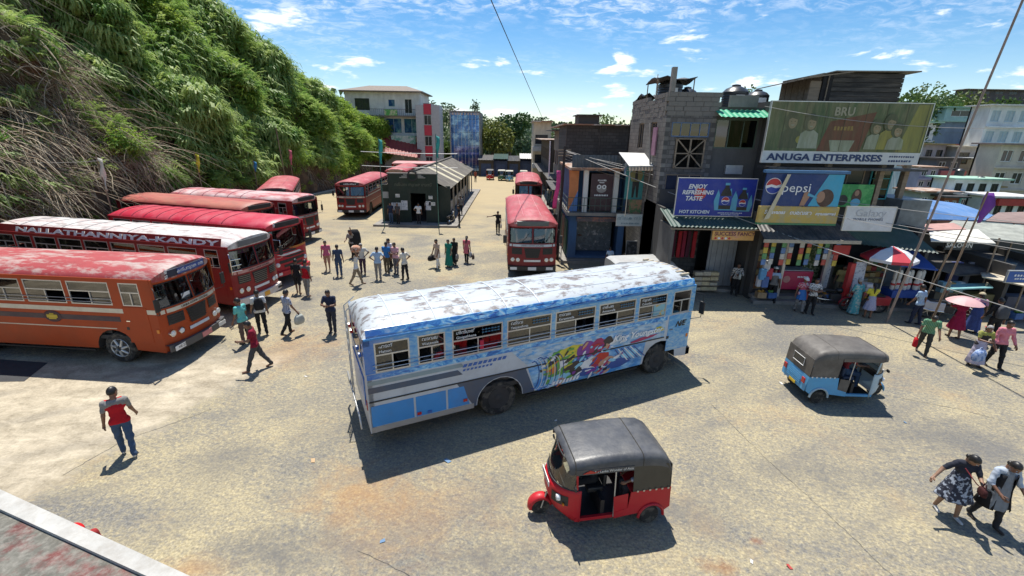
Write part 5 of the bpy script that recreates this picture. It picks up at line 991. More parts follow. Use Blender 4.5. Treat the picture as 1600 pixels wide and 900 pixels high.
# ---- dark house with green awning
mh = wthing('awning_house', 'dark house with wide upper window under a green awning', 'building', (10.1,22.2,0)); m = MB(); wallh(m, 'y', 22.2, .2, 9.2, 11.4, 3.2, 8.3, [(9.3,11.25,6.5,7.8)]); m.box(11.2,11.4,22.4,28,0,8.3); m.box(9.2,11.2,27.8,28,0,8.3); m.box(9.2,11.2,22.4,27.8,8.1,8.3); m.box(9.2,11.2,23.6,23.7,3.2,8.1,1); m.build('wall', [wallp('dark_grey_wall',(.12,.115,.11)), void], mh)
win(mh,'y',22.25,9.3,11.25,6.5,7.8,P('green_frame',(.10,.14,.11),.6),pane_d,3,1,.06); corrug('awning', mh, (9.1,21.3,7.85), (11.5,21.3,7.85), (9.1,22.2,8.2), (11.5,22.2,8.2), P('bright_green_tin',(.03,.32,.17),.5,var=.15), 10, .02); MB().box(9.7,11.0,22.1,22.19,8.3,8.8).build('parapet_sign', conc_w, mh)
MB().box(10.0,10.8,22.05,22.19,5.35,5.75).build('vent', alu, mh); seal(mh)
# ---- big coffee billboard and its house
bh = wthing('billboard_house', 'tall dark house carrying the large coffee billboard', 'building', (14.2,20.9,0)); m = MB(); m.box(11.4,17.2,21.2,27,0,5.9); m.box(11.4,11.6,21.2,27,5.9,8.4); m.box(17.0,17.2,21.2,27,5.9,8.4); m.box(11.4,17.2,26.8,27,5.9,8.4); m.box(11.4,17.2,21.2,27,8.4,8.55); m.build('wall', dark_w, bh)
for x in (11.7,14.0,16.4,17.5): MB().box(x-.1,x+.1,20.75,20.95,3.0,6.2).build('post', woodm, bh)
win(bh,'y',21.1,13.6,15.9,4.9,5.75,woodm,pane_k,3); win(bh,'y',21.1,16.2,17.15,4.4,5.8,P('turquoise_frame',(.05,.32,.36),.6),pane_d,2,3)
MB().box(11.0,17.9,20.2,21.2,5.72,5.82).build('canopy_beam', tin_d, bh); MB().box(14.3,16.1,20.6,20.66,4.1,5.1).build('poster', ink('green',(.03,.28,.07),col2=(.1,.4,.12),c2s=1.5), bh)
flat(bh,'poster_figure',disc(15.4,4.55,.22,.36),20.59,I_h); flat(bh,'poster_face',disc(15.38,4.72,.10,.13),20.585,I_s); flat(bh,'poster_shirt',disc(15.4,4.3,.22,.18),20.586,I_c); flat(bh,'poster_figure',disc(14.8,4.4,.24,.24),20.59,I_k)
seal(bh)
def weather(name, c1, c2, streak, sc=1.2):
    return P(name, c1, .6, var=.2, vs=2, col2=c2, c2s=sc, c2t=(.4,.62), dirt=streak, dirt_amt=.75, dirt_scale=2.6, stretch=(1.6,1,.28))
br = sign('billboard', 'large weathered coffee billboard lettered BRU over an ANUGA ENTERPRISES strip', 10.75, 17.5, 20.4, 6.48, 8.45, weather('bru_green',(.075,.115,.045),(.13,.135,.06),(.27,.24,.14)), alu, 'billboard', .12)
st = MB().box(10.72,17.5,20.38,20.5,5.98,6.46).build('name_strip', ink('strip_white',(.60,.62,.62),da=.4), br); text('lettering', 'ANUGA ENTERPRISES', .38, I_n, br, (13.42,20.37,6.22), (PI/2,0,0), ext=.004, xs=1.36, bold=.014); marks(br,16.2,17.3,20.37,6.32,.08,I_n,11); marks(br,16.2,17.2,20.37,6.14,.09,I_n,9)
oc = weather('bru_brown',(.17,.055,.03),(.12,.06,.03),(.16,.11,.05)); flat(br,'printed_panel',[(13.0,6.5),(14.85,6.5),(15.2,8.1),(13.35,7.7)],20.396,oc); text('lettering','BRU',.46,P('print_faded',(.32,.30,.21),.6,dirt=(.2,.18,.1),dirt_amt=.4),br,(13.85,20.39,8.08),(PI/2,0,0),ext=.003,bold=.012); marks(br,13.55,14.4,20.39,7.45,.2,P('print_ochre',(.26,.18,.05),.6),6)
sk, hr, wt, yl = weather('faded_skin',(.32,.24,.14),(.22,.19,.10),(.16,.18,.09)), weather('faded_hair',(.07,.085,.04),(.11,.11,.055),(.18,.18,.10)), weather('faded_white',(.32,.34,.25),(.25,.28,.18),(.15,.15,.08)), weather('faded_yellow',(.30,.27,.06),(.22,.22,.06),(.13,.13,.06))
for fi_, (cx_, cz_, r_, cl_) in enumerate(((11.75,7.65,.26,hr),(12.55,7.6,.25,wt),(15.35,7.45,.22,wt),(15.9,7.65,.24,yl),(16.25,7.35,.22,wt))):
    flat(br,'printed_figure',[(cx_-1.7*r_,6.6),(cx_+1.7*r_,6.6),(cx_+1.5*r_,cz_-1.6*r_),(cx_+.6*r_,cz_-r_),(cx_-.6*r_,cz_-r_),(cx_-1.5*r_,cz_-1.6*r_)],20.395-fi_*.012,cl_); flat(br,'printed_hair',disc(cx_-.03,cz_+.05,r_*1.15,r_*1.45),20.393-fi_*.012,hr); flat(br,'printed_face',disc(cx_+.02,cz_,r_*.72,r_),20.390-fi_*.012,sk); [flat(br,'printed_eye',disc(cx_+.02+q_*r_*.3,cz_+r_*.12,r_*.12,r_*.07,8),20.386-fi_*.012,hr) for q_ in (-1,1)]; flat(br,'printed_smile',[(cx_+.02-r_*.3,cz_-r_*.38),(cx_+.02+r_*.3,cz_-r_*.38),(cx_+.02+r_*.15,cz_-r_*.55),(cx_+.02-r_*.15,cz_-r_*.55)],20.386-fi_*.012,wt); flat(br,'printed_fringe',[(cx_-r_*.75,cz_+r_*.3),(cx_-r_*.2,cz_+r_*.65),(cx_+r_*.8,cz_+r_*.35),(cx_+r_*.5,cz_+r_*1.1),(cx_-r_*.6,cz_+r_*1.05)],20.387-fi_*.012,hr)
flat(br,'printed_cup',[(13.6,6.5),(14.4,6.5),(14.55,6.95),(13.45,6.95)],20.392,wt); flat(br,'printed_cup',disc(12.2,6.95,.18,.16),20.389,yl); flat(br,'printed_band',[(16.4,6.5),(17.45,6.5),(17.45,8.4),(16.9,8.4)],20.396,yl)
for x in np.arange(11.4,17.4,.85): MB().box(x-.008,x+.008,20.384,20.388,6.5,8.44).build('panel_joint', P('joint_grey',(.10,.11,.07),.7), br)
seal(br)
ht = wthing('rooftop_hut', 'dark plank hut with thin overhanging roof on top of the billboard house', 'hut', (15.7,23,8.5)); m = MB(); plk = P('tarred_plank',(.055,.048,.042),.9,var=.4,vs=2,col2=(.10,.085,.07),c2s=1.3,stretch=(.4,1,3))
m.box(14.3,18.0,23.1,26.5,8.5,9.9); m.build('wall', plk, ht)
for k in range(7): MB().box(14.75,18.03,23.04-.01*(k%2),23.1,8.52+.2*k,8.70+.2*k).build('plank', plk, ht)
for k in range(6): MB().box(14.24+.0*k,14.3,23.2+.55*k,23.7+.55*k,8.5,9.75).build('plank', woodm, ht)
MB().box(13.75,14.25,23.05,23.12,8.5,9.55).build('plank', woodm, ht); MB().box(14.28,14.72,23.0,23.09,8.5,9.8).build('doorway', void, ht); MB().tube([(14.5,22.96,8.5),(14.5,22.96,9.8)], .03, 5).build('door_post', woodm, ht)
g = MB(); c = [(13.2,22.75,9.62),(14.7,22.85,9.98),(18.6,22.85,10.02),(18.6,27,9.9),(14.7,27,9.9),(13.2,27,9.55)]; g.add(c+[(a,b_,d-.05) for a, b_, d in c],[(0,1,4,5),(1,2,3,4),(6,11,10,7),(7,10,9,8),(0,6,7,1),(1,7,8,2),(2,8,9,3),(3,9,10,4),(4,10,11,5),(5,11,6,0)]); g.build('roof', P('hut_roof',(.24,.20,.15),.85,var=.25), ht)
for k in range(3): MB().bar((13.0,22.4+.8*k,9.58),(15.2,22.4+.8*k,9.88),.05).build('rafter', woodm, ht)
seal(ht)
# ---- shop under the first cola sign
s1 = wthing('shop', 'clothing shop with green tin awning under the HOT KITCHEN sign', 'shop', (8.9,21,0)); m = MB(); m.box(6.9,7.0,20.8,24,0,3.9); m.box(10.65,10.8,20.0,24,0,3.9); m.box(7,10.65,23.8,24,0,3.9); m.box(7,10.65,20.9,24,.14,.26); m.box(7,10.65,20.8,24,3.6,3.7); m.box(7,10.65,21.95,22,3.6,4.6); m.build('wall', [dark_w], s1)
corrug('awning', s1, (6.75,19.1,3.36), (10.75,19.1,3.30), (6.75,20.9,3.85), (10.75,20.9,3.80), tin_g, 22, .025); MB().box(6.75,10.75,19.12,19.17,3.22,3.28).build('eave_beam', woodm, s1)
for k in range(10): MB().box(9.25+.13*k,9.37+.13*k,20.78-.02*(k%2),20.84,.2,3.2).build('shutter_slat', P('shutter_grey',(.24,.25,.26),.5,var=.15), s1)
for k in range(7): MB().box(7.25+.24*k,7.42+.24*k,21.4+.05*(k%3),21.5+.05*(k%3),1.4,2.7).build('hung_garment', P('garment_red_%d'%(k%3),((.40,.02,.03),(.28,.02,.05),(.10,.02,.04))[k%3],.85,var=.2), s1)
for k in range(4): MB().box(7.0+.0,7.05,20.0+.2*k,20.05+.2*k,.14,1.5).build('gate_bar', alu, s1)
MB().box(6.86,7.0,19.3,21,.14,3.3).build('side_wall', wallp('side_grey',(.13,.125,.12)), s1); seal(s1)
hk = sign('cola_sign', 'blue cola signboard reading ENJOY REFRESHING TASTE and HOT KITCHEN', 7.1, 10.5, 19.95, 3.70, 5.30, ink('cola_blue',(.015,.035,.30)), alu); yb = 19.94
def bottle(t, cx_, z0, s, y):
    B = lambda pts: [(cx_+x*s, z0+z*s) for x, z in pts]
    flat(t,'printed_splash',B([(-.42,.0),(.42,.0),(.52,.35),(.40,.85),(.28,.5),(.2,.95),(-.25,.6),(-.36,.9),(-.5,.4)]),y,I_c); flat(t,'printed_bottle',B([(-.26,.05),(.26,.05),(.27,.55),(.2,.8),(.09,.98),(.09,1.1),(-.09,1.1),(-.09,.98),(-.2,.8),(-.27,.55)]),y-.004,I_k); flat(t,'printed_label',B([(-.275,.22),(.275,.22),(.275,.62),(-.275,.62)]),y-.008,I_b); flat(t,'printed_cap',B([(-.1,1.08),(.1,1.08),(.1,1.18),(-.1,1.18)]),y-.008,I_c)
    globe(t, cx_, z0+.42*s, .16*s, y-.012)
def globe(t, x, z, r, y):
    flat(t,'logo_disc',disc(x,z,r*1.08),y,I_w); flat(t,'logo_red',[(x+r*math.cos(a),z+r*math.sin(a)) for a in np.linspace(.25,PI-.05,12)]+[(x-r*.3,z+r*.22),(x+r*.35,z+r*.05)],y-.004,I_r); flat(t,'logo_blue',[(x+r*math.cos(a),z+r*math.sin(a)) for a in np.linspace(PI+.35,2*PI-.15,12)]+[(x+r*.35,z-r*.28),(x-r*.3,z-r*.12)],y-.004,I_b)
flat(hk,'printed_glow',disc(8.12,4.66,.26),yb-.001,I_r); text('lettering','ENJOY',.26,I_w,hk,(7.95,yb-.006,4.95),(PI/2,0,0),ext=.003,shear=.2,bold=.008); text('lettering','REFRESHING',.24,I_w,hk,(8.0,yb-.006,4.70),(PI/2,0,0),ext=.003,shear=.2,bold=.008); text('lettering','TASTE',.26,I_w,hk,(7.85,yb-.006,4.44),(PI/2,0,0),ext=.003,shear=.2,bold=.008)
text('lettering','HOT KITCHEN',.20,I_w,hk,(7.95,yb-.004,3.86),(PI/2,0,0),ext=.003,shear=.15,bold=.006); marks(hk,9.0,10.1,yb-.004,3.84,.04,I_w,14); marks(hk,9.15,9.95,yb-.004,3.76,.035,I_w,10); bottle(hk,9.25,3.95,1.0,yb); bottle(hk,10.0,3.92,.86,yb-.016); seal(hk)
sf = sign('shop_sign', 'orange signboard reading SUCCESS FANCY hung under the awning', 8.6, 10.4, 19.2, 2.78, 3.18, ink('orange',(.62,.34,.10),col2=(.60,.22,.30),c2s=.9,c2t=(.5,.7)), None); text('lettering','SUCCESS FANCY',.23,ink('maroon_letter',(.12,.02,.05)),sf,(9.55,19.19,3.05),(PI/2,0,0),ext=.003,bold=.004)
for k in range(5): flat(sf,'printed_flower',disc(8.75+.15*k,2.86,.05),19.195,I_w if k%2 else I_r)
seal(sf)
# ---- shop under the second cola sign
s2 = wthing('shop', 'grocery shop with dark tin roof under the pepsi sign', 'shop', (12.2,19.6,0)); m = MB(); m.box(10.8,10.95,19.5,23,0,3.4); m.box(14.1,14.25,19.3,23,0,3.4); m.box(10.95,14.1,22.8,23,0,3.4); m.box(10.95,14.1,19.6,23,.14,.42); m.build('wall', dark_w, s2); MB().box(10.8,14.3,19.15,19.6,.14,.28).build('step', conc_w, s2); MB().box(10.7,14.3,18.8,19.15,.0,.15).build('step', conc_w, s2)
corrug('awning', s2, (10.3,18.2,3.08), (14.3,18.2,2.98), (10.5,19.6,3.62), (14.1,19.6,3.55), tin_d, 20, .025); MB().box(10.3,14.3,18.2,18.24,2.92,3.06).build('eave_board', P('eave_pale',(.38,.34,.27),.7), s2)
for x in (11.9,13.75): MB().box(x-.06,x+.06,19.1,19.22,.28,3.1).build('post', alu, s2)
for j in range(4): MB().box(12.2,13.6,21.6,22.2,.42+.55*j,.46+.55*j).build('shelf', woodm, s2)
MB().box(13.3,14.05,19.9,20.0,.45,2.6).build('packet_wall', P('packets_green',(.08,.13,.05),.4,var=.4,vs=9,col2=(.35,.36,.25),c2s=9), s2); MB().box(13.75,14.1,19.25,19.3,.4,2.4).build('price_list', P('list_pale',(.50,.52,.56),.5,col2=(.2,.22,.3),c2s=12,c2t=(.52,.6)), s2); MB().box(13.6,14.3,18.7,18.75,2.35,2.75).build('fascia', P('fascia_red',(.42,.03,.03),.5), s2)
seal(s2)
def goods(label, x, y, z, n, m_, cols, w=.28, h=.2, d=.25, gap=.02, cat='goods rack', name='goods_rack'):
    t = thing(name, label, cat, (x,y,z))
    for j in range(m_):
        MB().box(-.03,n*(w+gap)+.03,-.02,d+.05,j*(h+.06)-.03,j*(h+.06)-.005).build('shelf', woodm, t)
        for i in range(n):
            c = gd.choice(cols); hh = h*gd.uniform(.7,1); MB().box(i*(w+gap),i*(w+gap)+w,gd.uniform(0,.04),d,j*(h+.06),j*(h+.06)+hh).build('packet', P('packet_%d_%d_%d'%tuple(int(q*50) for q in c), c, .5, var=.25, vs=8), t)
    return t
pal = ((.45,.28,.10),(.5,.4,.2),(.25,.1,.05),(.5,.5,.45),(.35,.05,.05),(.1,.2,.1))
goods('rack of brown packets at the left side of the grocery shop', 11.0,19.7,.45,3,6,pal[:3],.2,.26); goods('shelves of mixed packets at the back of the grocery shop', 12.25,21.5,.5,6,5,pal,.2,.3)
goods('wooden rack with pale shelves beside the clothing shop', 8.55,20.2,.14,3,4,((.5,.42,.25),(.45,.4,.3)),.36,.18,.3)
for k in range(5): MB().box(-.14,.14,-.1,.1,0,.5).build('hung_towel', P('towel_%d'%k,((.5,.5,.52),(.10,.16,.35),(.5,.06,.08),(.12,.30,.50),(.5,.5,.5))[k],.9,var=.2), None, (10.95+.16*(k%3),19.05-.1*(k%2),.75+.35*(k//2)), bevel=.04, tag_=(('pale grey','navy','red','sky blue','white')[k]+' cloth item hung at the left doorpost of the grocery shop','cloth','cloth items at the grocery door'))
fz = thing('chest_freezer', 'pink red ice cream chest freezer with glass lid in the grocery shop', 'freezer', (12.75,19.75,.42)); MB().box(-.75,.75,-.35,.35,.08,.95).build('cabinet', P('freezer_red',(.45,.02,.08),.35,var=.1), fz, bevel=.05); MB().box(-.72,.72,-.32,.32,.96,1.0).build('glass_lid', P('freezer_lid',(.30,.36,.38),.15), fz, bevel=.01); MB().lathe([(.16,0),(.16,-.01),(0,-.012)], (-.42,-.352,.58), 20, axis='y').build('logo_disc', P('freezer_logo',(.55,.25,.22),.5), fz); marks(fz,.05,.55,-.356,.7,.09,I_w,7)
for sx_ in (-.6,.6): MB().box(sx_-.05,sx_+.05,-.3,-.2,0,.08).build('foot', black, fz)
pp = sign('cola_sign', 'blue pepsi signboard above a yellow Saravanas strip', 10.2, 13.35, 18.75, 4.35, 5.65, ink('pepsi_navy',(.012,.04,.16)), None); yb = 18.74
flat(pp,'printed_swoosh',[(12.1,4.36),(13.34,4.36),(13.34,5.64),(12.7,5.64)],yb-.002,ink('pepsi_cyan',(.05,.36,.55))); globe(pp,10.55,5.15,.30,yb-.006); text('lettering','pepsi',.52,I_w,pp,(11.5,yb-.006,5.08),(PI/2,0,0),ext=.003,xs=1.1,bold=.0)
flat(pp,'printed_hair',disc(12.75,4.70,.34,.36),yb-.010,I_h); flat(pp,'printed_face',disc(12.55,4.74,.17,.23),yb-.014,I_s); flat(pp,'printed_hand',[(11.75,4.38),(11.95,4.38),(12.1,4.75),(12.0,4.95),(11.85,4.9),(11.8,4.65)],yb-.010,I_s); flat(pp,'printed_bottle',[(12.0,4.78),(12.4,4.68),(12.42,4.73),(12.02,4.9)],yb-.016,I_c)
MB().box(10.15,13.42,18.70,18.86,3.66,4.33).build('name_strip', ink('strip_yellow',(.50,.36,.09),col2=(.42,.34,.16),c2s=3), pp); MB().box(10.15,13.42,18.69,18.86,3.58,3.655).build('green_band', ink('band_green',(.05,.20,.09)), pp); MB().box(10.1,13.5,18.68,18.9,5.67,5.78).build('top_bar', P('bar_blue',(.06,.16,.32),.5), pp)
text('lettering','Saravanas',.22,I_w,pp,(10.78,18.69,4.10),(PI/2,0,0),ext=.003,shear=.2,bold=.006); text('lettering','\u0d38\u0d30\u0d35\u0d23',.21,I_w,pp,(11.86,18.69,4.08),(PI/2,0,0),ext=.003,bold=.006); text('lettering','\u0b9a\u0bb0\u0bb5\u0ba3\u0bbe\u0bb8\u0bcd',.14,I_w,pp,(12.88,18.69,4.05),(PI/2,0,0),ext=.003,shear=.2,bold=.006); seal(pp)
MB().prism([(10.95,18.6,5.62),(11.08,18.6,5.62),(10.55,18.6,3.85),(10.35,18.6,3.8)],(0,.02,0)).build('pennant', P('pennant_cream',(.55,.50,.36),.8), tag_=('limp cream pennant hanging across the pepsi sign','pennant'))
for k in range(9):
    t = thing('packet_strip', 'strip of snack packets hanging under the grocery awning', 'snack packets', (10.75+.38*k,18.75+.12*(k%2),2.85), 0, 'packet strips under the grocery awning')
    for j in range(4): MB().box(-.09,.09,-.02,.02,-.26*j-.24,-.26*j).build('packet', P('packet_bright_%d'%((k+j)%5),((.45,.08,.06),(.50,.38,.06),(.10,.28,.12),(.10,.20,.42),(.50,.48,.45))[(k+j)%5],.4,var=.2,vs=9), t)
cr_ = random.Random(4)
for k, (x, y) in enumerate(((11.05,18.95),(11.5,18.95),(13.0,18.9),(13.45,18.9),(13.9,18.85),(14.6,18.6),(7.3,20.5),(7.75,20.5),(8.2,20.4),(17.9,18.0),(18.3,17.95),(19.4,17.7),(20.2,17.4),(20.7,17.3),(21.3,17.2))):
    t = thing('goods_crate', 'open %s crate of %s standing along the shop fronts' % (('wooden','blue','red')[k%3],('orange fruit','green fruit','red fruit','yellow fruit')[k%4]), 'crate', (x,y,.28 if 10.8 < x < 14.3 else .14), cr_.uniform(-.1,.1), 'crates along the shop fronts'); w_, d_, h_ = .19, .15, .26
    for a_ in ((-w_,w_,-d_,-d_+.015,0,h_),(-w_,w_,d_-.015,d_,0,h_),(-w_,-w_+.015,-d_+.015,d_-.015,0,h_),(w_-.015,w_,-d_+.015,d_-.015,0,h_),(-w_+.015,w_-.015,-d_+.015,d_-.015,0,.02)): MB().box(*a_).build('side', P('crate_%d'%(k%3),((.32,.22,.12),(.05,.12,.30),(.36,.06,.04))[k%3],.7,var=.25), t)
    for j in range(7): MB().ell((cr_.uniform(-.13,.13),cr_.uniform(-.09,.09),.22+cr_.uniform(0,.08)),.06,8,5).build('fruit', P('fruit_%d'%(k%4),((.45,.22,.03),(.12,.25,.04),(.40,.05,.03),(.48,.40,.08))[k%4],.5,var=.2), t, smooth=90)
# ---- stall side to the right
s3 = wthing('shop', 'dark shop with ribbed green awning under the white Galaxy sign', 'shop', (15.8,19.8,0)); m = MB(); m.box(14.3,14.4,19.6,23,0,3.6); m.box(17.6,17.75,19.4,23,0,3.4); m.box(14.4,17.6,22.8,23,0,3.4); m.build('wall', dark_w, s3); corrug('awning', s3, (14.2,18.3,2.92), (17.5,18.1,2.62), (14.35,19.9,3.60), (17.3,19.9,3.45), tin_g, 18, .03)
MB().box(16.4,17.6,19.5,19.6,.14,2.7).build('metal_door', P('door_blue_grey',(.16,.20,.24),.5,var=.2), s3)
for k in range(3): MB().box(14.5,16.2,20.2+.5*k,20.6+.5*k,.14,.9+.35*k).build('counter', P('counter_%d'%k,((.10,.09,.07),(.16,.14,.06),(.05,.06,.09))[k],.6,var=.3), s3)
MB().box(17.2,18.5,20.2,22.5,2.9,4.5).build('tin_wall', P('tin_grey',(.15,.165,.17),.5,var=.3), s3); seal(s3)
gx = sign('shop_sign', 'white signboard reading Galaxy MOBILE PHONES', 13.55, 15.55, 18.45, 3.45, 4.40, ink('sign_white',(.62,.64,.66),da=.35), alu); text('lettering','Galaxy',.42,P('print_silver',(.42,.44,.47),.4),gx,(14.55,18.44,4.15),(PI/2,0,0),ext=.003,xs=1.1); text('lettering','MOBILE PHONES',.14,I_n,gx,(14.5,18.44,3.90),(PI/2,0,0),ext=.003,space=1.2); seal(gx)
um = thing('market_umbrella', 'red and white market umbrella over the street stall', 'umbrella', (15.7,18.3,0)); MB().tube([(0,0,0),(0,0,2.85)], .025, 6).build('pole', alu, um)
for k in range(8):
    a0, a1 = k*PI/4+.2, (k+1)*PI/4+.2; rim_ = [(0.98*math.cos(a0),0.98*math.sin(a0),2.38),(0.98*math.cos(a1),0.98*math.sin(a1),2.38)]; g = MB(); mid = [((.54*math.cos(a)),(.54*math.sin(a)),2.68) for a in (a0,a1)]
    g.add([(0,0,2.86),*mid,*rim_,(rim_[0][0]*1.0,rim_[0][1]*1.0,2.26),(rim_[1][0],rim_[1][1],2.26)],[(0,1,2),(1,3,4,2),(3,5,6,4)]); g.build('panel', P('umbrella_red',(.50,.04,.06),.7,var=.1) if k%2 else P('umbrella_white',(.66,.66,.68),.7,var=.08), um)
    MB().tube([(0,0,2.82),mid[0],rim_[0]], .008, 4).build('rib', alu, um)
def table(name, label, x, y, w, d, h, mt, cat='table'):
    t = thing(name, label, cat, (x,y,.0)); MB().box(-w/2,w/2,-d/2,d/2,h-.3,h).build('top', mt, t, bevel=.01)
    for sx_ in (-1,1):
        for sy_ in (-1,1): MB().box(sx_*(w/2-.06)-.025,sx_*(w/2-.06)+.025,sy_*(d/2-.06)-.025,sy_*(d/2-.06)+.025,0,h-.3).build('leg', woodm, t)
    return t
bl_cloth = P('blue_sheet',(.02,.07,.30),.6,var=.15); table('stall_table','blue covered stall table beside the red and white umbrella',16.75,18.45,1.3,.7,.95,bl_cloth)
g = MB(); g.add([(16.2,18.2,2.05),(17.6,18.0,1.95),(17.7,19.4,2.45),(16.3,19.5,2.5)]+[(16.2,18.2,2.0),(17.6,18.0,1.9),(17.7,19.4,2.4),(16.3,19.5,2.45)],[(0,1,2,3),(7,6,5,4),(0,4,5,1),(1,5,6,2),(2,6,7,3),(3,7,4,0)]); o = g.build('stall_canopy', bl_cloth, tag_=('small blue cloth canopy beside the market umbrella','canopy'))
for x, y in ((16.25,18.25),(17.55,18.05),(17.65,19.35),(16.35,19.45)): MB().tube([(x,y,0),(x,y,2.0)], .02, 5).build('post', woodm, o)
for k in range(6):
    t = thing('bottle_bundle', 'white bundle of bottles with red bands on the stall under the umbrella', 'bundle', (16.25+.24*k,18.35+.1*(k%2),.95), 0, 'white bundles on the stall'); MB().lathe([(.08,0),(.10,.05),(.10,.35),(.07,.45),(.09,.5),(.09,.78),(.05,.85)], n=12).build('bundle', P('bundle_white',(.66,.64,.58),.6,var=.15), t, smooth=50); MB().lathe([(.104,.2),(.106,.22),(.106,.27),(.104,.29)], n=12, cap=False).build('band', I_r, t)
for k in range(6): MB().box(-.2,.2,-.15,.15,0,.15).build('tray', P('tray_%d'%k,((.6,.6,.62),(.55,.55,.5),(.55,.35,.05),(.6,.5,.1),(.5,.5,.52),(.6,.6,.6))[k],.5,var=.15), None, (15.1,18.2,.3+.16*k), bevel=.02, tag_=(('silver','grey','orange','yellow','slate','white')[k]+' tray in the tall stack under the market umbrella','tray','trays stacked under the umbrella'))
MB().box(-.22,.22,-.03,.03,0,1.7).build('price_board', MATS['list_pale'], None, (14.75,18.35,.4), tag_=('tall grey price list board under the red umbrella panel','price board')).rotation_euler = (-.08,0,0); MB().box(-.1,.1,-.1,.1,0,1.9).build('banner_stand', I_r, None, (14.4,18.5,.14), tag_=('tall dark red banner stand under the umbrella edge','banner'))
def sheet_roof(label, pts, m_, posts=(), name='sheet_roof', th=.05, cat='roof'):
    c = [Vector(p) for p in pts]; n = len(c); g = MB(); g.add(c+[p-Vector((0,0,th)) for p in c],[tuple(range(n)),tuple(reversed(range(n,2*n)))]+[(i,n+i,n+(i+1)%n,(i+1)%n) for i in range(n)]); o = g.build(name, m_, tag_=(label, cat))
    for x, y, z in posts: MB().tube([(x,y,0),(x,y,z)], .035, 6).build('post', woodm, o)
    return o
tarpB = P('blue_tarpaulin',(.09,.20,.42),.5,var=.15,vs=.6,dirt=(.4,.45,.5),dirt_amt=.4); sheet_roof('large pale blue tarpaulin roof behind the stalls', [AY(1398,312,23.0),AY(1420,308,25),AY(1500,318,26),AY(1552,336,24.5),AY(1540,344,23),AY(1440,342,22.2)], tarpB, ((20,23,3.5),(24.5,24,3.2)), 'tarpaulin_roof')
sheet_roof('torn white sheet roof in front of the blue tarpaulin', [AY(1455,376,18.6),AY(1452,362,19.8),AY(1528,358,20.2),AY(1556,380,18.4)], P('white_sheet',(.62,.60,.54),.7,var=.15,dirt=(.35,.3,.22),dirt_amt=.6), ((17.4,19,3.3),(20.3,18.6,3.2))); sheet_roof('reddish sheet roof between tarpaulin and white sheet', [AY(1440,360,20),AY(1445,350,21.5),AY(1490,348,21.5),AY(1510,358,20.4)], P('pink_tin',(.40,.22,.19),.7,var=.2))
sheet_roof('brown sheet roof at the right edge above the stalls', [AY(1540,345,22),AY(1560,332,24),AY(1640,330,24),AY(1640,352,21.5)], P('brown_tin',(.22,.15,.13),.7,var=.2), ((25,22.5,3.4),)); sheet_roof('grey green sheet roof under the brown one', [AY(1470,356,20.6),AY(1490,344,22),AY(1600,352,21),AY(1600,378,19),AY(1545,372,19.2)], P('sage_tin',(.30,.31,.27),.7,var=.25,dirt=(.1,.1,.08),dirt_amt=.5), ((22,19.6,2.9),))
sheet_roof('turquoise counter sheet of the small street stall', [AY(1478,452,17.6),AY(1482,444,18.4),AY(1545,442,18.4),AY(1552,449,17.6)], P('turquoise_tin',(.20,.42,.44),.5,var=.2), ((18.1,17.8,1.5),(19.6,17.8,1.5))); sheet_roof('tan sheet roof behind the turquoise counter', [AY(1535,432,18),AY(1530,420,19.5),AY(1600,428,18.6),AY(1600,446,17)], P('tan_sheet',(.48,.42,.32),.7,var=.2), ((20.8,17.5,1.9),)); sheet_roof('dark low roof of the tea stall beside the saloon', [AY(1400,402,19.5),AY(1480,385,22),AY(1600,398,21),AY(1600,424,18.8),AY(1500,430,18.6)], tin_d, ((18.6,18.9,2.4),))
sl = sign('saloon_sign', 'dark signboard with pale letters reading SALOON', 18.45, 19.6, 18.9, 2.60, 2.98, P('saloon_black',(.04,.045,.05),.5,var=.2), None); text('lettering','SALOON',.28,I_w,sl,(19.03,18.89,2.79),(PI/2,0,0),ext=.003,bold=.006); seal(sl)
bs = sign('shop_sign', 'small blue signboard hung at the right end of the stalls', 19.3, 20.5, 16.9, 1.80, 2.25, ink('sign_blue',(.03,.10,.36)), alu); marks(bs,19.55,20.25,16.89,2.09,.10,I_w,6); marks(bs,19.6,20.1,16.89,1.95,.07,I_w,5); seal(bs)
sr = wthing('stall_row', 'dark row of open stalls at the right end of the street', 'stall', (21,19.5,0)); m = MB(); m.box(17.8,26,21.5,21.7,0,3.0); m.box(17.8,17.95,19,21.5,0,2.6); m.box(20.6,20.75,18,21.5,0,2.2); m.box(23.2,23.35,18,21.5,0,2.2); m.build('wall', dark_w, sr)
for k in range(5): MB().box(18.2+1.3*k,19.2+1.3*k,18.4-.25*k,18.9-.25*k,.14,.85).build('counter', P('counter_%d'%(k%3),(.1,.1,.1),.6), sr)
for k in range(4): MB().box(19.6+.8*k,20.1+.8*k,19.5,19.6,.4,1.9).build('hung_cloth', P('hung_%d'%k,((.10,.12,.30),(.30,.30,.34),(.25,.06,.10),(.14,.18,.20))[k],.85,var=.3), sr)
seal(sr)
goods('stall shelves of small goods behind the blue table', 15.3,19.4,.9,6,4,pal,.22,.22); goods('counter of mixed goods at the tea stall', 18.3,18.3,.86,5,2,pal+((.2,.35,.4),),.18,.2)
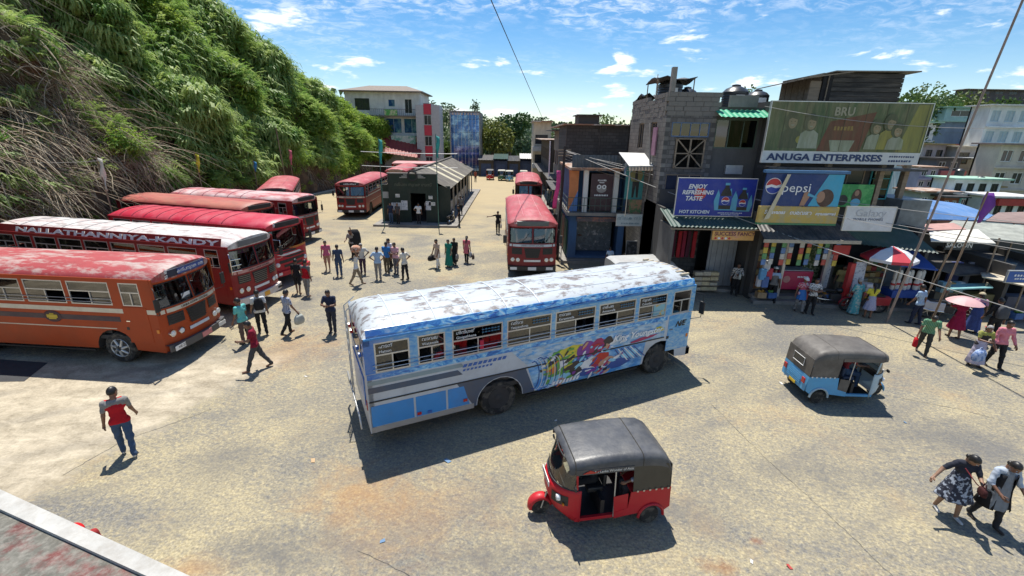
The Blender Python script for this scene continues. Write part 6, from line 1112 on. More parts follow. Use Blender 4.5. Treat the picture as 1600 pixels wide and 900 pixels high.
# ---- town across the valley
def town(name, label, x0p, x1p, ytop, ybot, Y, wm, rows, cols, fm_, gm_, depth_=8, roofm_=None, side=None):
    depth = 2.6
    a = AY(x0p, ytop, Y); b = AY(x1p, ytop, Y); c = AY((x0p+x1p)/2, ybot, Y); x0, x1, z1, z0 = a.x, b.x, a.z, c.z-4; t = wthing(name, label, 'building', ((x0+x1)/2,Y,z0)); hs = []; W_, Hh = (x1-x0)/cols, (z1-c.z)/rows
    for j in range(rows):
        for i in range(cols): hs.append((x0+W_*(i+.2),x0+W_*(i+.8),c.z+Hh*(j+.25),c.z+Hh*(j+.78)))
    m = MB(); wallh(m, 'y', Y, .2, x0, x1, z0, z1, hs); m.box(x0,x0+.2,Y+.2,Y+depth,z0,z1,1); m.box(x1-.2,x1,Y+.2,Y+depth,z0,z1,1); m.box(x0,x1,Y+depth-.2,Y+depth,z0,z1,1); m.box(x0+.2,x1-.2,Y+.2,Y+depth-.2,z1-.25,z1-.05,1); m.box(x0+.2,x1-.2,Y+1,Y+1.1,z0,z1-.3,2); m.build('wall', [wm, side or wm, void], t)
    for h in hs: win(t, 'y', Y+.05, *h, fm_, gm_, 2, 1, .07, .08, sill=wm)
    for j in range(1,rows): MB().box(x0-.05,x1+.05,Y-.35,Y,c.z+Hh*j-.1,c.z+Hh*j+.05).build('ledge', wm, t)
    MB().box(x0-.5,x1+.5,Y-.6,Y+depth+.3,z1,z1+.15).build('roof', roofm_ or conc_w, t); return t, x0, x1, z0, z1
skyb = wallp('sky_blue_plaster',(.42,.58,.66),da=.2); sea = wallp('blue_grey_plaster',(.19,.26,.34),da=.2); wht = wallp('bright_plaster',(.68,.72,.74),da=.2); gtin = P('mint_tin',(.30,.48,.38),.6,var=.15); bei = wallp('beige_plaster',(.55,.49,.42),da=.25)
pinkb = P('balcony_red',(.52,.16,.16),.6,var=.1); tanr = P('tan_roof',(.46,.38,.26),.7,var=.2); goldr = P('golden_roof',(.30,.21,.08),.7,var=.2)
t, *_ = town('house','pale mint house with two small windows on the slope above the town',1480,1575,168,187,80,wallp('mint_plaster',(.36,.52,.50),da=.2),1,2,white_p,pane_k,9,gtin); seal(t)
t, x0, x1, z0, z1 = town('house','long house with plain blue grey wall under a mint roof edge',1460,1562,190,262,70,sea,1,1,sea,sea,9,gtin); MB().box(x1-7,x1,68,70,z1-3.2,z1-3.0).build('red_awning', P('awning_red',(.5,.16,.12),.6), t); seal(t)
t, *_ = town('house','narrow white tiled house beside the coffee billboard',1431,1464,192,300,62,wht,4,1,black,pane_k,8,gtin); seal(t)
t, *_ = town('house','small house with golden brown roof hut below the blue wall',1447,1480,226,262,58,wallp('pale_pink_plaster',(.5,.42,.40),da=.2),1,2,black,pane_k,5,goldr); seal(t)
t, x0, x1, z0, z1 = town('house','dark house with three rows of pink balconies',1466,1503,248,308,55,wallp('slate_plaster',(.14,.14,.16)),3,2,white_p,pane_k,7,tin_d)
for k in range(3): MB().box(x0-.1,x1+.1,54.0,54.9,z1-2.0*k-2.1,z1-2.0*k-1.3).build('balcony', pinkb, t)
seal(t)
t, x0, x1, z0, z1 = town('house','beige house with open dark verandas and tan roof',1497,1552,230,300,57,bei,2,2,woodm,pane_k,7,tanr); MB().box(x0-.5,x1+.5,55,57,z0+8.0,z0+8.12).build('terrace_roof', tin_w, t); seal(t)
t, *_ = town('house','tall pale house with shuttered windows beside the long pole',1550,1640,165,262,58,wht,3,4,skyb,P('shutter_pale',(.40,.48,.52),.6,var=.1),9,tin_w); seal(t)
t, *_ = town('house','beige house with dark square windows beside the pale shuttered house',1566,1650,226,330,50,bei,3,3,white_p,pane_k,8,P('roof_plum',(.22,.16,.15),.7)); seal(t)
t, *_ = town('house','low white house with mint roof below the beige veranda house',1492,1568,280,335,47,wht,2,4,black,pane_k,7,gtin); seal(t)
t, *_ = town('house','small grey house with brown tin roof behind the blue tarpaulin',1440,1490,300,335,44,wallp('grey_green_plaster',(.36,.40,.38),da=.3),1,3,white_p,pane_k,6,tin_r); seal(t)
t, x0, x1, z0, z1 = town('house','small white house with red fascia beneath the beige houses',1556,1612,308,345,41,wht,1,3,black,pane_k,6,tin_w); MB().box(x0,x1,40.6,40.9,z1-.7,z1-.1).build('fascia', P('fascia_red',(.42,.03,.03),.5), t); seal(t)
t, *_ = town('shed','long dark hilltop shed on the skyline above the town',1510,1640,140,150,112,wallp('shed_brown',(.15,.12,.11)),1,6,woodm,pane_k,8,tin_r); seal(t)
for nm_, col_, rf_, xa, xb, ya, yb_, Y_, r_, c_ in (('lilac',(.42,.38,.48),tin_r,1440,1468,262,296,53,2,2),('turquoise',(.16,.42,.42),tin_w,1503,1530,304,334,45,1,2),('peach',(.58,.40,.30),goldr,1530,1558,292,322,49,2,2),('lemon',(.55,.50,.25),gtin,1583,1612,262,300,52,2,2),('brick',(.32,.12,.08),tin_d,1476,1500,308,332,43,1,2),('grey stone',(.30,.30,.30),P('roof_red_tile',(.36,.09,.06),.8,var=.2),1534,1562,236,268,60,2,2),('pale green',(.40,.50,.38),P('roof_blue_tin',(.12,.22,.36),.6,var=.2),1588,1625,196,226,64,2,3)):
    t, *_ = town('house', 'small %s house tucked between the stacked houses of the town' % nm_, xa, xb, ya, yb_, Y_, wallp('plaster_'+nm_.replace(' ','_'),col_,da=.3), r_, c_, white_p, pane_k, 6, rf_); seal(t)
for k in range(3):
    p = AY(1470+28*k+gd.uniform(-6,6),gd.uniform(268,300),52-2*k); t = thing('roof_tank', 'small dark water tank on the roofs of the far town', 'water tank', (p.x,p.y,p.z), 0, 'tanks on the far roofs'); MB().lathe([(.4,-.1),(.4,.6),(.25,.75),(0,.8)], n=12).build('tank_body', tankm, t, smooth=40); MB().box(-.5,.5,-.5,.5,-3,-.1).build('stand', bei, t)
# ------------------------------------------------------------ poles, wires
def longpole(label, base, tip, r, m_, flag=None, fl=None):
    t = thing('pole', label, 'pole', base); b = Vector(tip)-Vector(base); MB().tube([(0,0,-.1),b], [r,r*.7], 8).build('shaft', m_, t, smooth=60)
    if flag is not None:
        g = MB(); s0 = b*fl[0]; n = 6; g.grid([[s0+Vector((-.05+(.45*q)*(1-abs(i-2)/6),.05*math.sin(i+q*3),-.22*i)) for q in (0,.5,1)] for i in range(n)]); o = g.build('flag', flag, t, smooth=80); o.modifiers.new('t','SOLIDIFY').thickness = .006
    return t
bpt = AY(1436,425,16.6); tp = AY(1604,-14,14.5); polt = P('grey_bamboo',(.27,.22,.20),.75,var=.25,vs=4)
longpole('long thin bamboo pole leaning over the street', (bpt.x-.3,17.0,0), tp, .042, polt); q = AY(1535,312,16.6); longpole('wooden flagpole with purple flag among the stalls', (q.x-.15,16.8,0), q+Vector((.1,0,.3)), .04, polw, fm('purple',(.16,.04,.28)), (.99,)); q = AY(1513,340,17); longpole('second bare wooden pole among the stalls', (q.x-.4,17.4,0), q, .03, polw)
lp = thing('utility_pole', 'dark utility pole with bunched wires and pink flag beside the coffee shop', 'utility pole', (2.62,25.9,0)); MB().tube([(0,0,-.1),(.15,0,6.4)], [.09,.07], 8).build('shaft', P('tarred_pole',(.035,.03,.028),.8), lp, smooth=60)
for k in range(3): MB().bar((-.35+.15,0,5.9+.15*k),(.35+.15,0,5.9+.15*k),.05).build('crossarm', woodm, lp)
g = MB(); g.grid([[(-.02-.16*q+.05*math.sin(i*.8)-.05*i*.3,-.1+.05*math.sin(i+q),5.1-.30*i) for q in (0,.5,1,1.5)] for i in range(8)]); o = g.build('flag', fm('magenta',(.55,.06,.22)), lp, smooth=80); o.modifiers.new('t','SOLIDIFY').thickness = .006
def wire(label, a, b, sag, r=.012, m_=None):
    a, b = Vector(a), Vector(b); pts = [a.lerp(b,k/16)-Vector((0,0,sag*4*(k/16)*(1-k/16))) for k in range(17)]; return MB().tube(pts, r, 4).build('cable', m_ or P('cable_grey',(.34,.33,.31),.6), tag_=(label,'cable','overhead cables'), smooth=80)
top = Vector((2.75,25.9,6.2)); blk_c = P('cable_black',(.02,.02,.022),.6)
wire('pale cable sloping from the utility pole across the shop fronts to the right', top, AY(1640,500,13.5), .3, .016)
for k, (x, y, Y) in enumerate(((1640,398,15),(1640,352,16.5),(1640,388,16))): wire('pale cable strung from the utility pole over the signboards', top+Vector((0,0,-.1*k)), AY(x,y,Y), .35, .011)
for k in range(4): wire('thin service cable fanning from the utility pole to the roofs', top+Vector((0,0,-.15*k)), AY(985+14*k,262+10*k,24.6), .12, .008)
wire('thin cable crossing the large billboard', AY(1195,166,20.2), AY(1640,198,20.2), .35, .01); wire('black cable rising into the sky over the yard', AY(850,190,60), AY(762,-12,20), .0, .022, blk_c)
for z, l in ((5.6,'upper'),(4.6,'lower')): wire('%s string between the two station flagpoles' % l, (-11.3,34.6,z), (-4.2,34.6,z-.05), .05, .02, alu)
wire('thin line strung in front of the bank', AY(0,252,23), AY(168,250,24), .1, .01)
# ------------------------------------------------------------ ledge of the building the view is from
zl = 3.3; A, Bq = G(-60,737,zl), G(330,915,zl); A2, B2 = G(-60,768,zl), G(262,915,zl)
lg = thing('parapet_ledge', 'roof ledge with white painted edge in the near corner', 'ledge', (A.x,A.y,0)); wv = P('ledge_white',(.43,.42,.39),.7,var=.15,vs=3,dirt=(.25,.22,.18),dirt_amt=.7,dirt_scale=5,bump=.3); rd = P('ledge_red',(.14,.04,.035),.8,var=.3,vs=6,col2=(.12,.115,.095),c2s=3.2,c2t=(.36,.50),dirt=(.33,.31,.27),dirt_amt=.7,dirt_scale=11,bump=.5)
MB().prism([A,Bq,B2,A2],(0,0,-.25)).build('edge', wv, lg); C1, C2 = A2+Vector((-.6,-3.2,-.035)), B2+Vector((-.2,-3.0,-.035)); MB().prism([A2-Vector((0,0,.035)),B2-Vector((0,0,.035)),C2,C1],(0,0,-.15)).build('slab', rd, lg); n_ = (Bq-A).cross(Vector((0,0,1))).normalized(); MB().prism([A+n_*.05-Vector((0,0,.25)),Bq+n_*.05-Vector((0,0,.25)),C2,C1],(0,0,-3.1)).build('wall', white_w, lg); seal(lg)
# ============================================================ three-wheelers, motorbikes, van
def small_wheel(t, c, r, w, rimm, sp=0):
    o = MB().lathe([(r*.55,-w/2),(r*.9,-w/2),(r,-w*.3),(r,w*.3),(r*.9,w/2),(r*.55,w/2)], c, 22, axis='y').build('wheel', rubber, t, smooth=40, fix=True)
    MB().lathe([(r*.56,-w*.42),(r*.45,-w*.30),(r*.18,-w*.46),(0,-w*.46)], c, 16, axis='y').build('rim', rimm, o, smooth=35); MB().lathe([(r*.56,w*.42),(r*.45,w*.30),(r*.18,w*.46),(0,w*.46)], c, 16, axis='y').build('rim', rimm, o, smooth=35)
    return o
vinB = P('black_vinyl',(.055,.058,.066),.42,var=.2,vs=3,dirt=(.20,.19,.17),dirt_amt=.5,bump=.9,bs=4.5); vinG = P('brown_grey_vinyl',(.095,.085,.075),.55,var=.2,vs=3,dirt=(.24,.22,.19),dirt_amt=.5,bump=.9,bs=4.5); vinO = P('olive_vinyl',(.05,.045,.035),.55,var=.2)
def tuk(label, loc, hd, paint_, vin, vin2, front=None, group='three wheelers', full=True, rear_win=False, name='three_wheeler', plate=None):
    t = thing(name, label, 'three-wheeler', loc, hd, group); t.scale = (.92,.92,.95); fr = front or paint_
    CW = .63
    def plan(y, nose, back=1.32): return back+(nose-back)*max(0,1-abs(y/CW)**2.6)**.6
    yy = [CW*math.sin(k*PI/20) for k in range(-10,11)]
    # canopy
    ys = [-.665,-.655,-.61,-.5,-.25,0,.25,.5,.61,.655,.665]; dz = [-.24,-.10,-.025,-.004,.002,.006,.002,-.004,-.025,-.10,-.24]
    g = MB(); st = [(1.60,1.575,.95,.55),(1.585,1.61,.975,.8),(1.47,1.655,1,1),(1.0,1.70,1,1),(.45,1.715,1,1),(.0,1.70,1,1),(-.25,1.665,1,1),(-.42,1.57,.98,.9),(-.52,1.38,.96,.6)]
    g.grid([[(x, y*sy, z+d*sd_) for y, d in zip(ys,dz)] for x, z, sy, sd_ in st], flip=True); cn = g.build('canopy', vin, t, smooth=50)
    for x in (.12,1.48): MB().tube([(x, y*1.003, {.12:1.704,1.48:1.658}[x]+d+.004) for y, d in zip(ys,dz)], .009, 4).build('canopy_seam', vin2, cn, smooth=80)
    g = MB()
    for s in (-1,1): g.prism([(-.52,s*.64,.88),(.26,s*.655,.86),(.30,s*.655,1.46),(-.42,s*.65,1.46),(-.50,s*.64,1.30)], (0,-s*.012,0))
    g.prism([(-.55,-.635,.88),(-.55,.635,.88),(-.515,.63,1.42),(-.515,-.63,1.42)], (.012,0,0)); g.build('canopy_skirt', vin2, t)
    if rear_win: 
        MB().box(-.56,-.53,-.26,.26,1.06,1.28).build('rear_window', pane_k, t); MB().tube([(-.562,-.27,1.05),(-.562,.27,1.05),(-.556,.27,1.29),(-.556,-.27,1.29),(-.562,-.27,1.05)], .010, 4).build('window_trim', white_p, t)
    for s in (-1,1): MB().prism([(.30,s*.668,1.40),(1.46,s*.66,1.40),(1.50,s*.655,1.52),(.30,s*.668,1.50)], (0,s*.008,0)).build('valance', vin, t)
    # painted tub
    g = MB(); zt, zb = .87, .32
    for s in (-1,1):
        pts = [(-.57,s*.66,zb+.1),(-.46,s*.66,zb+.02)]+[(-.17-.25*math.cos(k*PI/8),s*.66,.24+.27*math.sin(k*PI/8)) for k in range(1,8)]+[(.3,s*.66,zb),(.62,s*.66,zb-.04),(.62,s*.66,.42),(.34,s*.66,.50),(.30,s*.66,zt),(-.55,s*.64,zt)]
        g.prism(pts, (0,-s*.03,0))
    g.prism([(-.60,-.60,.40),(-.60,.60,.40),(-.55,.64,zt),(-.55,-.64,zt)], (.03,0,0)); g.box(-.55,.3,-.64,.64,zt-.02,zt); g.box(.60,1.42,-.62,-.56,.27,.34); g.box(.60,1.42,.56,.62,.27,.34); MB().box(-.3,1.45,-.555,.555,.26,.31).build('floor', black, t); MB().box(.80,.88,-.56,.56,.31,.66).build('seat_partition', black, t)
    body = g.build('body', paint_, t, smooth=40)
    for k in range(6): MB().box(-.615+.004*k,-.59,-.34,.34,.50+.055*k,.53+.055*k).build('engine_louvre', paint_, t)
    for s in (-1,1):
        MB().tube([(-.17+.27*math.cos(k*PI/10),s*.67,.24+.29*math.sin(k*PI/10)) for k in range(0,11)], .03, 6).build('wheel_arch', fr, t, smooth=60)
        if full:
            for k in range(6): MB().box(-.5+.13*k,-.46+.13*k,s*.665-.005,s*.665+.005,zt-.01,zt+.03).build('canopy_strap', white_p if rear_win else steel, t)
        MB().box(-.62,-.59,s*.48-.07,s*.48+.07,.62,.78).build('tail_lamp', redl, t); MB().tube([(.62,s*.63,.30),(.66,s*.64,1.42)], .014, 6).build('side_bar', alu, t)
        MB().prism([(.34,s*.655,.36),(.62,s*.655,.32),(.66,s*.655,.80),(.36,s*.655,.84)], (0,-s*.01,0)).build('side_door', paint_ if not rear_win else vin2, t)
    # nose
    g = MB(); g.grid([[(plan(y,nx_), y, z) for y in yy] for nx_, z in ((1.62,.26),(1.80,.40),(1.88,.65),(1.87,.90),(1.80,1.0))]); g.build('front_cowl', fr, t, smooth=60).modifiers.new('t','SOLIDIFY').thickness = .012
    g = MB(); g.grid([[(plan(y,nx_,1.36 if z < 1.3 else 1.33), y*sy, z) for y in yy[1:-1]] for nx_, z, sy in ((1.80,1.0,1),(1.72,1.28,.99),(1.62,1.56,.97))]); ws = g.build('windscreen', gl_front, t, smooth=80)
    for s in (-1,1): MB().tube([(1.40,s*.60,.98),(1.42,s*.61,1.28),(1.44,s*.62,1.56)], .022, 6).build('screen_pillar', fr, t, smooth=80)
    MB().tube([(plan(y,1.81)+.004, y, 1.005) for y in yy[1:-1]], .018, 6).build('screen_sill', black, t, smooth=80); MB().tube([(plan(y,1.63)+.004, y*.97, 1.555) for y in yy[1:-1]], .018, 6).build('screen_header', black, t, smooth=80)
    MB().tube([(1.86,.1,1.02),(1.78,-.18,1.3)], .006, 4).build('wiper', black, ws)
    for s in (-1,1):
        q = s*.44; MB().grid([[(plan(y,1.88)+.012, y, z) for y in np.linspace(q-.13,q+.13,5)] for z in (.62,.84)]).build('lamp_panel', black, t); h = MB().lathe([(0,.05),(.06,.04),(.075,0),(.075,-.03)], (plan(q,1.88)+.0,q,.76), 14, axis='x').build('headlight', lens, t, smooth=50); MB().box(plan(q+s*.08,1.88),plan(q+s*.08,1.88)+.03,q+s*.08-.04,q+s*.08+.04,.63,.68).build('indicator', amber, t)
        MB().tube([(1.45,s*.62,1.12),(1.52,s*.76,1.2)], .010, 5).build('mirror_arm', black, t); MB().ell((1.52,s*.80,1.22),(.02,.07,.05),8,6).build('mirror', black, t, smooth=90)
    pl = MB().box(1.875,1.89,-.26,.26,.86,.97).build('number_plate', plate_w, t)
    if plate: text('plate_number', plate, .085, black, pl, (1.893,0,.915), (PI/2,0,PI/2), ext=.001)
    MB().box(-.625,-.61,-.16,.16,.40,.48).build('number_plate', plate_y, t)
    # front mudguard, fork, wheels
    wx = 1.98; g = MB(); g.grid([[(wx+rr*math.cos(a), y, .21+rr*math.sin(a)) for y, rr in ((-.115,.20),(-.09,.25),(0,.275),(.09,.25),(.115,.20))] for a in np.linspace(-.15,PI-.2,12)]); g.build('mudguard', paint_, t, smooth=70).modifiers.new('t','SOLIDIFY').thickness = .01
    MB().tube([(wx,.10,.21),(wx-.12,.05,.55)], .02, 6).build('fork', steel, t); small_wheel(t, (wx,0,.21), .21, .11, darkin)
    for s in (-1,1): small_wheel(t, (-.17,s*.57,.21), .21, .12, darkin)
    MB().box(-.50,.02,-.55,.55,.55,.72).build('rear_seat', seatb if rear_win else black, t, bevel=.04); MB().box(-.50,-.36,-.55,.55,.72,1.12).build('rear_backrest', seatb if rear_win else black, t, bevel=.04); MB().box(.72,1.06,-.28,.28,.60,.72).build('driver_seat', seatb if rear_win else black, t, bevel=.03); MB().box(.66,.74,-.28,.28,.72,1.0).build('driver_backrest', seatb if rear_win else black, t, bevel=.03)
    MB().tube([(1.42,0,.3),(1.40,0,.92),(1.32,0,1.0)], .025, 6).build('steering_column', black, t); MB().tube([(1.22,-.30,1.02),(1.34,-.16,1.0),(1.34,.16,1.0),(1.22,.30,1.02)], .014, 6).build('handlebar', black, t, smooth=80); MB().box(1.45,1.62,-.5,.5,.84,.98).build('dashboard', black, t, bevel=.02)
    return t
redT = paint('tuk_red',(.46,.012,.022),dirt_amt=.2); bluT = paint('tuk_blue',(.10,.36,.62),dirt_amt=.25); palT = paint('tuk_pale_blue',(.40,.52,.58),dirt_amt=.2)
F_, R_ = G(843,800), G(1006,814); d_ = F_-R_; hdR = math.atan2(d_.y,d_.x)+math.atan2(.57,2.15); ax = F_-Vector((math.cos(hdR),math.sin(hdR),0))*1.98*.92
TR = (ax.x, ax.y, 0); tr_ = tuk('red three wheeler with black vinyl hood', TR, hdR, redT, vinB, vinO, plate='AAZ-9044')
text('valance_lettering','Sri Lanka Wonder of Asia',.075,white_p,tr_,(.72,.678,1.455),(PI/2,0,PI),ext=.001); MB().prism([(1.35,.672,1.43),(1.2,.672,1.50),(1.1,.672,1.455),(.98,.672,1.49),(1.1,.672,1.43)],(0,.008,0)).build('valance_flash', redl, tr_)
F_, R_ = G(1364,616), G(1272,629); d_ = F_-R_; hdB = math.atan2(d_.y,d_.x)-math.atan2(.57,2.15); ax = R_+Vector((-math.sin(hdB),math.cos(hdB),0))*.57*.92+Vector((math.cos(hdB),math.sin(hdB),0))*.17*.92
TB = (ax.x, ax.y, 0); tb_ = tuk('light blue three wheeler with brown grey vinyl hood', TB, hdB, bluT, vinG, vinG, front=palT, rear_win=True)
for (x, y), c, nm in (((766,280),redT,'red three wheeler parked before the far sheds'),((784,281),paint('tuk_green',(.03,.14,.08)),'green three wheeler beside the red one at the far sheds'),((796,282),bluT,'blue three wheeler parked before the far sheds'),((818,282),MATS['tuk_green'],'green three wheeler parked alone at the right of the far sheds')):
    p = G(x, y); tuk(nm, (p.x,p.y,0), rad(270), c, P('hood_cream',(.45,.43,.36),.6,var=.15) if c is not redT else vinG, vinO, group='three wheelers at the far sheds', full=False)
def bike(label, loc, hd, col, scooter=False):
    t = thing('motorbike', label, 'motorbike', loc, hd, 'parked motorbikes')
    for x in (0,1.25):
        o = MB().lathe([(.22,-.04),(.28,-.05),(.30,0),(.28,.05),(.22,.04)], (x,0,.30), 22, axis='y', cap=False).build('wheel', rubber, t, smooth=50); MB().lathe([(.22,-.02),(.21,0),(.22,.02)], (x,0,.30), 18, axis='y', cap=False).build('rim', steel, o)
        for k in range(5): MB().bar((x,0,.3),(x+.21*math.cos(k*1.257),0,.3+.21*math.sin(k*1.257)),.025,.02).build('spoke', steel, o)
    MB().ell((.80,0,.78),(.26,.13,.13),14,8).build('tank', col, t, smooth=90); MB().box(-.1,.55,-.11,.11,.74,.82).build('seat', black, t, bevel=.04); MB().box(.35,.85,-.12,.12,.30,.62).build('engine', darkin, t, bevel=.04)
    MB().tube([(0,.08,.3),(.45,.06,.45),(.55,.05,.74),(1.0,.03,.82),(1.1,.06,.7),(1.25,.08,.3)], .025, 6).build('frame', black, t, smooth=70); MB().tube([(1.25,-.08,.3),(1.08,-.06,.8),(1.0,-.05,.95)], .022, 6).build('fork', chrome, t); MB().tube([(.86,-.34,1.02),(1.0,-.15,1.0),(1.0,.15,1.0),(.86,.34,1.02)], .014, 6).build('handlebar', black, t, smooth=80)
    MB().lathe([(0,.05),(.07,.04),(.09,0),(.05,-.08)], (1.12,0,.92), 12, axis='x').build('headlight', lens, t, smooth=50); MB().box(-.28,-.05,-.10,.10,.62,.78).build('tail', col, t, bevel=.03); MB().tube([(.5,-.12,.35),(0,-.14,.38),(-.3,-.15,.45)], [.03,.04,.045], 8).build('exhaust', chrome, t, smooth=70)
    g = MB(); g.grid([[(1.25+rr*math.cos(a),y,.3+rr*math.sin(a)) for y, rr in ((-.06,.31),(0,.345),(.06,.31))] for a in np.linspace(.2,2.4,8)]); g.build('mudguard', col, t, smooth=70)
    if scooter: MB().prism([(1.02,-.2,.35),(1.02,.2,.35),(1.08,.16,.95),(1.08,-.16,.95)],(.06,0,0)).build('leg_shield', col, t, bevel=.02); MB().prism([(-.3,-.16,.4),(.5,-.14,.34),(.5,-.14,.72),(-.3,-.12,.76)],(0,.3,0)).build('side_panel', col, t, bevel=.04)
    return t
p = G(1278,478); bike('black motorbike parked beside the grocery steps', (p.x,p.y,0), rad(-8), P('bike_black',(.02,.02,.022),.25)); p = G(1375,488); bike('red and white scooter parked before the blue stall table', (p.x-.2,p.y-.1,0), rad(170), P('bike_red',(.40,.03,.04),.3), True)
p = G(1445,496); bike('silver and red scooter parked beside the stalls', (p.x,p.y,0), rad(-15), P('bike_silver',(.5,.5,.52),.3), True); p = G(706,352); bike('dark motorbike standing at the right corner of the station hall', (p.x-.2,p.y-.2,0), rad(80), MATS['bike_black'])
vn = thing('van', 'white van parked behind the blue bus', 'van', (6.35,20.9,0), rad(10)); vn.scale = (.92,.95,.84); vw = paint('van_white',(.42,.43,.43),dirt_amt=.4); g = MB()
g.grid([[(x,s*.80*w_,z) for x, z, w_ in ((-1.9,.35,1),(-1.92,1.0,1),(-1.85,1.55,.94),(-1.7,1.72,.85))] for s in (-1,1)]); sec = lambda x, zt_: [(x,-.80,.35),(x,-.80,1.0),(x,-.74,zt_-.15),(x,-.62,zt_),(x,0,zt_+.03),(x,.62,zt_),(x,.74,zt_-.15),(x,.80,1.0),(x,.80,.35)]
g = MB(); g.grid([sec(-1.9,1.66),sec(-1.7,1.76),sec(.8,1.78),sec(1.2,1.68),sec(1.75,1.15),sec(1.9,1.0)], flip=True); g.poly(sec(-1.9,1.66)[::-1]); g.poly(sec(1.9,1.0)); g.build('body', vw, vn, smooth=40)
for s in (-1,1):
    for x0, x1 in ((-1.6,-.7),(-.6,.3),(.4,1.05)): MB().prism([(x0,s*.808,1.05),(x1,s*.808,1.05),(x1,s*.765,1.5),(x0,s*.765,1.5)],(0,s*.006,0)).build('window', pane_k, vn)
    for x in (-1.2,1.2): small_wheel(vn, (x,s*.72,.3), .3, .18, steel)
MB().prism([(1.24,-.6,1.66),(1.24,.6,1.66),(1.72,.66,1.2),(1.72,-.66,1.2)],(.01,0,.012)).build('windscreen', pane_k, vn)
# ============================================================ people
def nets(vol, org, h):
    """surface nets: one smooth continuous surface from a distance grid"""
    ins = vol < 0; nx, ny, nz = vol.shape
    c = [(i,j,k) for i in (0,1) for j in (0,1) for k in (0,1)]
    cnt = sum(ins[i:nx-1+i, j:ny-1+j, k:nz-1+k].astype(np.int8) for i, j, k in c); act = (cnt > 0) & (cnt < 8)
    idx = -np.ones(act.shape, dtype=np.int64); ids = np.argwhere(act); idx[act] = np.arange(len(ids))
    acc = np.zeros((len(ids),3)); num = np.zeros(len(ids))
    for a in c:
        for ax in range(3):
            if a[ax]: continue
            b = list(a); b[ax] = 1
            va = vol[ids[:,0]+a[0], ids[:,1]+a[1], ids[:,2]+a[2]]; vb = vol[ids[:,0]+b[0], ids[:,1]+b[1], ids[:,2]+b[2]]
            cr = (va < 0) != (vb < 0); t = np.where(cr, va/np.where(cr, va-vb, 1), 0)
            p = np.array(a, float)[None,:].repeat(len(ids),0); p[:,ax] = t
            acc += np.where(cr[:,None], p, 0); num += cr
    V = (ids+acc/num[:,None])*h+org; Q = []
    for ax in range(3):
        u, w = [(1,2),(2,0),(0,1)][ax]
        sl0 = [slice(None)]*3; sl1 = [slice(None)]*3; sl0[ax] = slice(0,-1); sl1[ax] = slice(1,None)
        A = ins[tuple(sl0)]; B = ins[tuple(sl1)]; cr = A != B; e = np.argwhere(cr)
        e = e[(e[:,u] > 0) & (e[:,w] > 0) & (e[:,u] < vol.shape[u]-1) & (e[:,w] < vol.shape[w]-1)]
        def cell(du, dw): q = e.copy(); q[:,u] -= du; q[:,w] -= dw; return idx[q[:,0],q[:,1],q[:,2]]
        q = np.stack([cell(1,1),cell(0,1),cell(0,0),cell(1,0)],1); fl = ~A[e[:,0],e[:,1],e[:,2]]; q[fl] = q[fl][:,::-1]; Q.append(q)
    Q = np.concatenate(Q); return V, Q[(Q >= 0).all(1)]
def cloth(name, c, pat=None, c2=(.6,.6,.6), s=14):
    nm = 'cloth_'+name
    if nm in MATS: return MATS[nm]
    if not pat: return P(nm, c, .85, var=.14, vs=7, spec=.2, bump=.25, bs=25)
    m = bpy.data.materials.new(nm); nt, N, Lk, b = nodes_of(m); b.inputs['Roughness'].default_value = .85; tc = N.new('ShaderNodeTexCoord')
    if pat == 'spots': t = N.new('ShaderNodeTexVoronoi'); t.inputs['Scale'].default_value = s; Lk(tc.outputs['Object'], t.inputs['Vector']); f = t.outputs['Distance']; lo, hi = .28, .34
    elif pat == 'floral': t = N.new('ShaderNodeTexNoise'); t.inputs['Scale'].default_value = s; t.inputs['Detail'].default_value = 3; Lk(tc.outputs['Object'], t.inputs['Vector']); f = t.outputs['Fac']; lo, hi = .52, .57
    else:
        fs = []
        for d in (('Z',) if pat == 'stripes' else ('Y','Z')):
            t = N.new('ShaderNodeTexWave'); t.bands_direction = d; t.inputs['Scale'].default_value = s/4; Lk(tc.outputs['Object'], t.inputs['Vector']); fs.append(t.outputs['Fac'])
        if len(fs) == 2: a = N.new('ShaderNodeMath'); a.operation = 'MULTIPLY_ADD'; Lk(fs[0], a.inputs[0]); a.inputs[1].default_value = .5; mm = N.new('ShaderNodeMath'); mm.operation = 'MULTIPLY'; Lk(fs[1], mm.inputs[0]); mm.inputs[1].default_value = .5; Lk(mm.outputs[0], a.inputs[2]); f = a.outputs[0]
        else: f = fs[0]
        lo, hi = .42, .58
    r = N.new('ShaderNodeMapRange'); Lk(f, r.inputs[0]); r.inputs[1].default_value = lo; r.inputs[2].default_value = hi
    x = N.new('ShaderNodeMix'); x.data_type = 'RGBA'; Lk(r.outputs[0], x.inputs[0]); x.inputs[6].default_value = (*c,1); x.inputs[7].default_value = (*c2,1); Lk(x.outputs[2], b.inputs['Base Color']); MATS[nm] = m; return m
SK = [P('skin_dark',(.185,.092,.056),.5,var=.1,vs=9), P('skin_brown',(.26,.145,.09),.5,var=.1,vs=9)]
HAIR = P('black_hair',(.012,.010,.009),.45,var=.3,vs=20); GREYH = P('grey_hair',(.30,.29,.28),.6,var=.3,vs=20); EYEW = P('eye_white',(.6,.58,.55),.3); LIPS = P('lips',(.16,.05,.04),.5)
SAND = P('sandal',(.05,.035,.025),.7,var=.2)
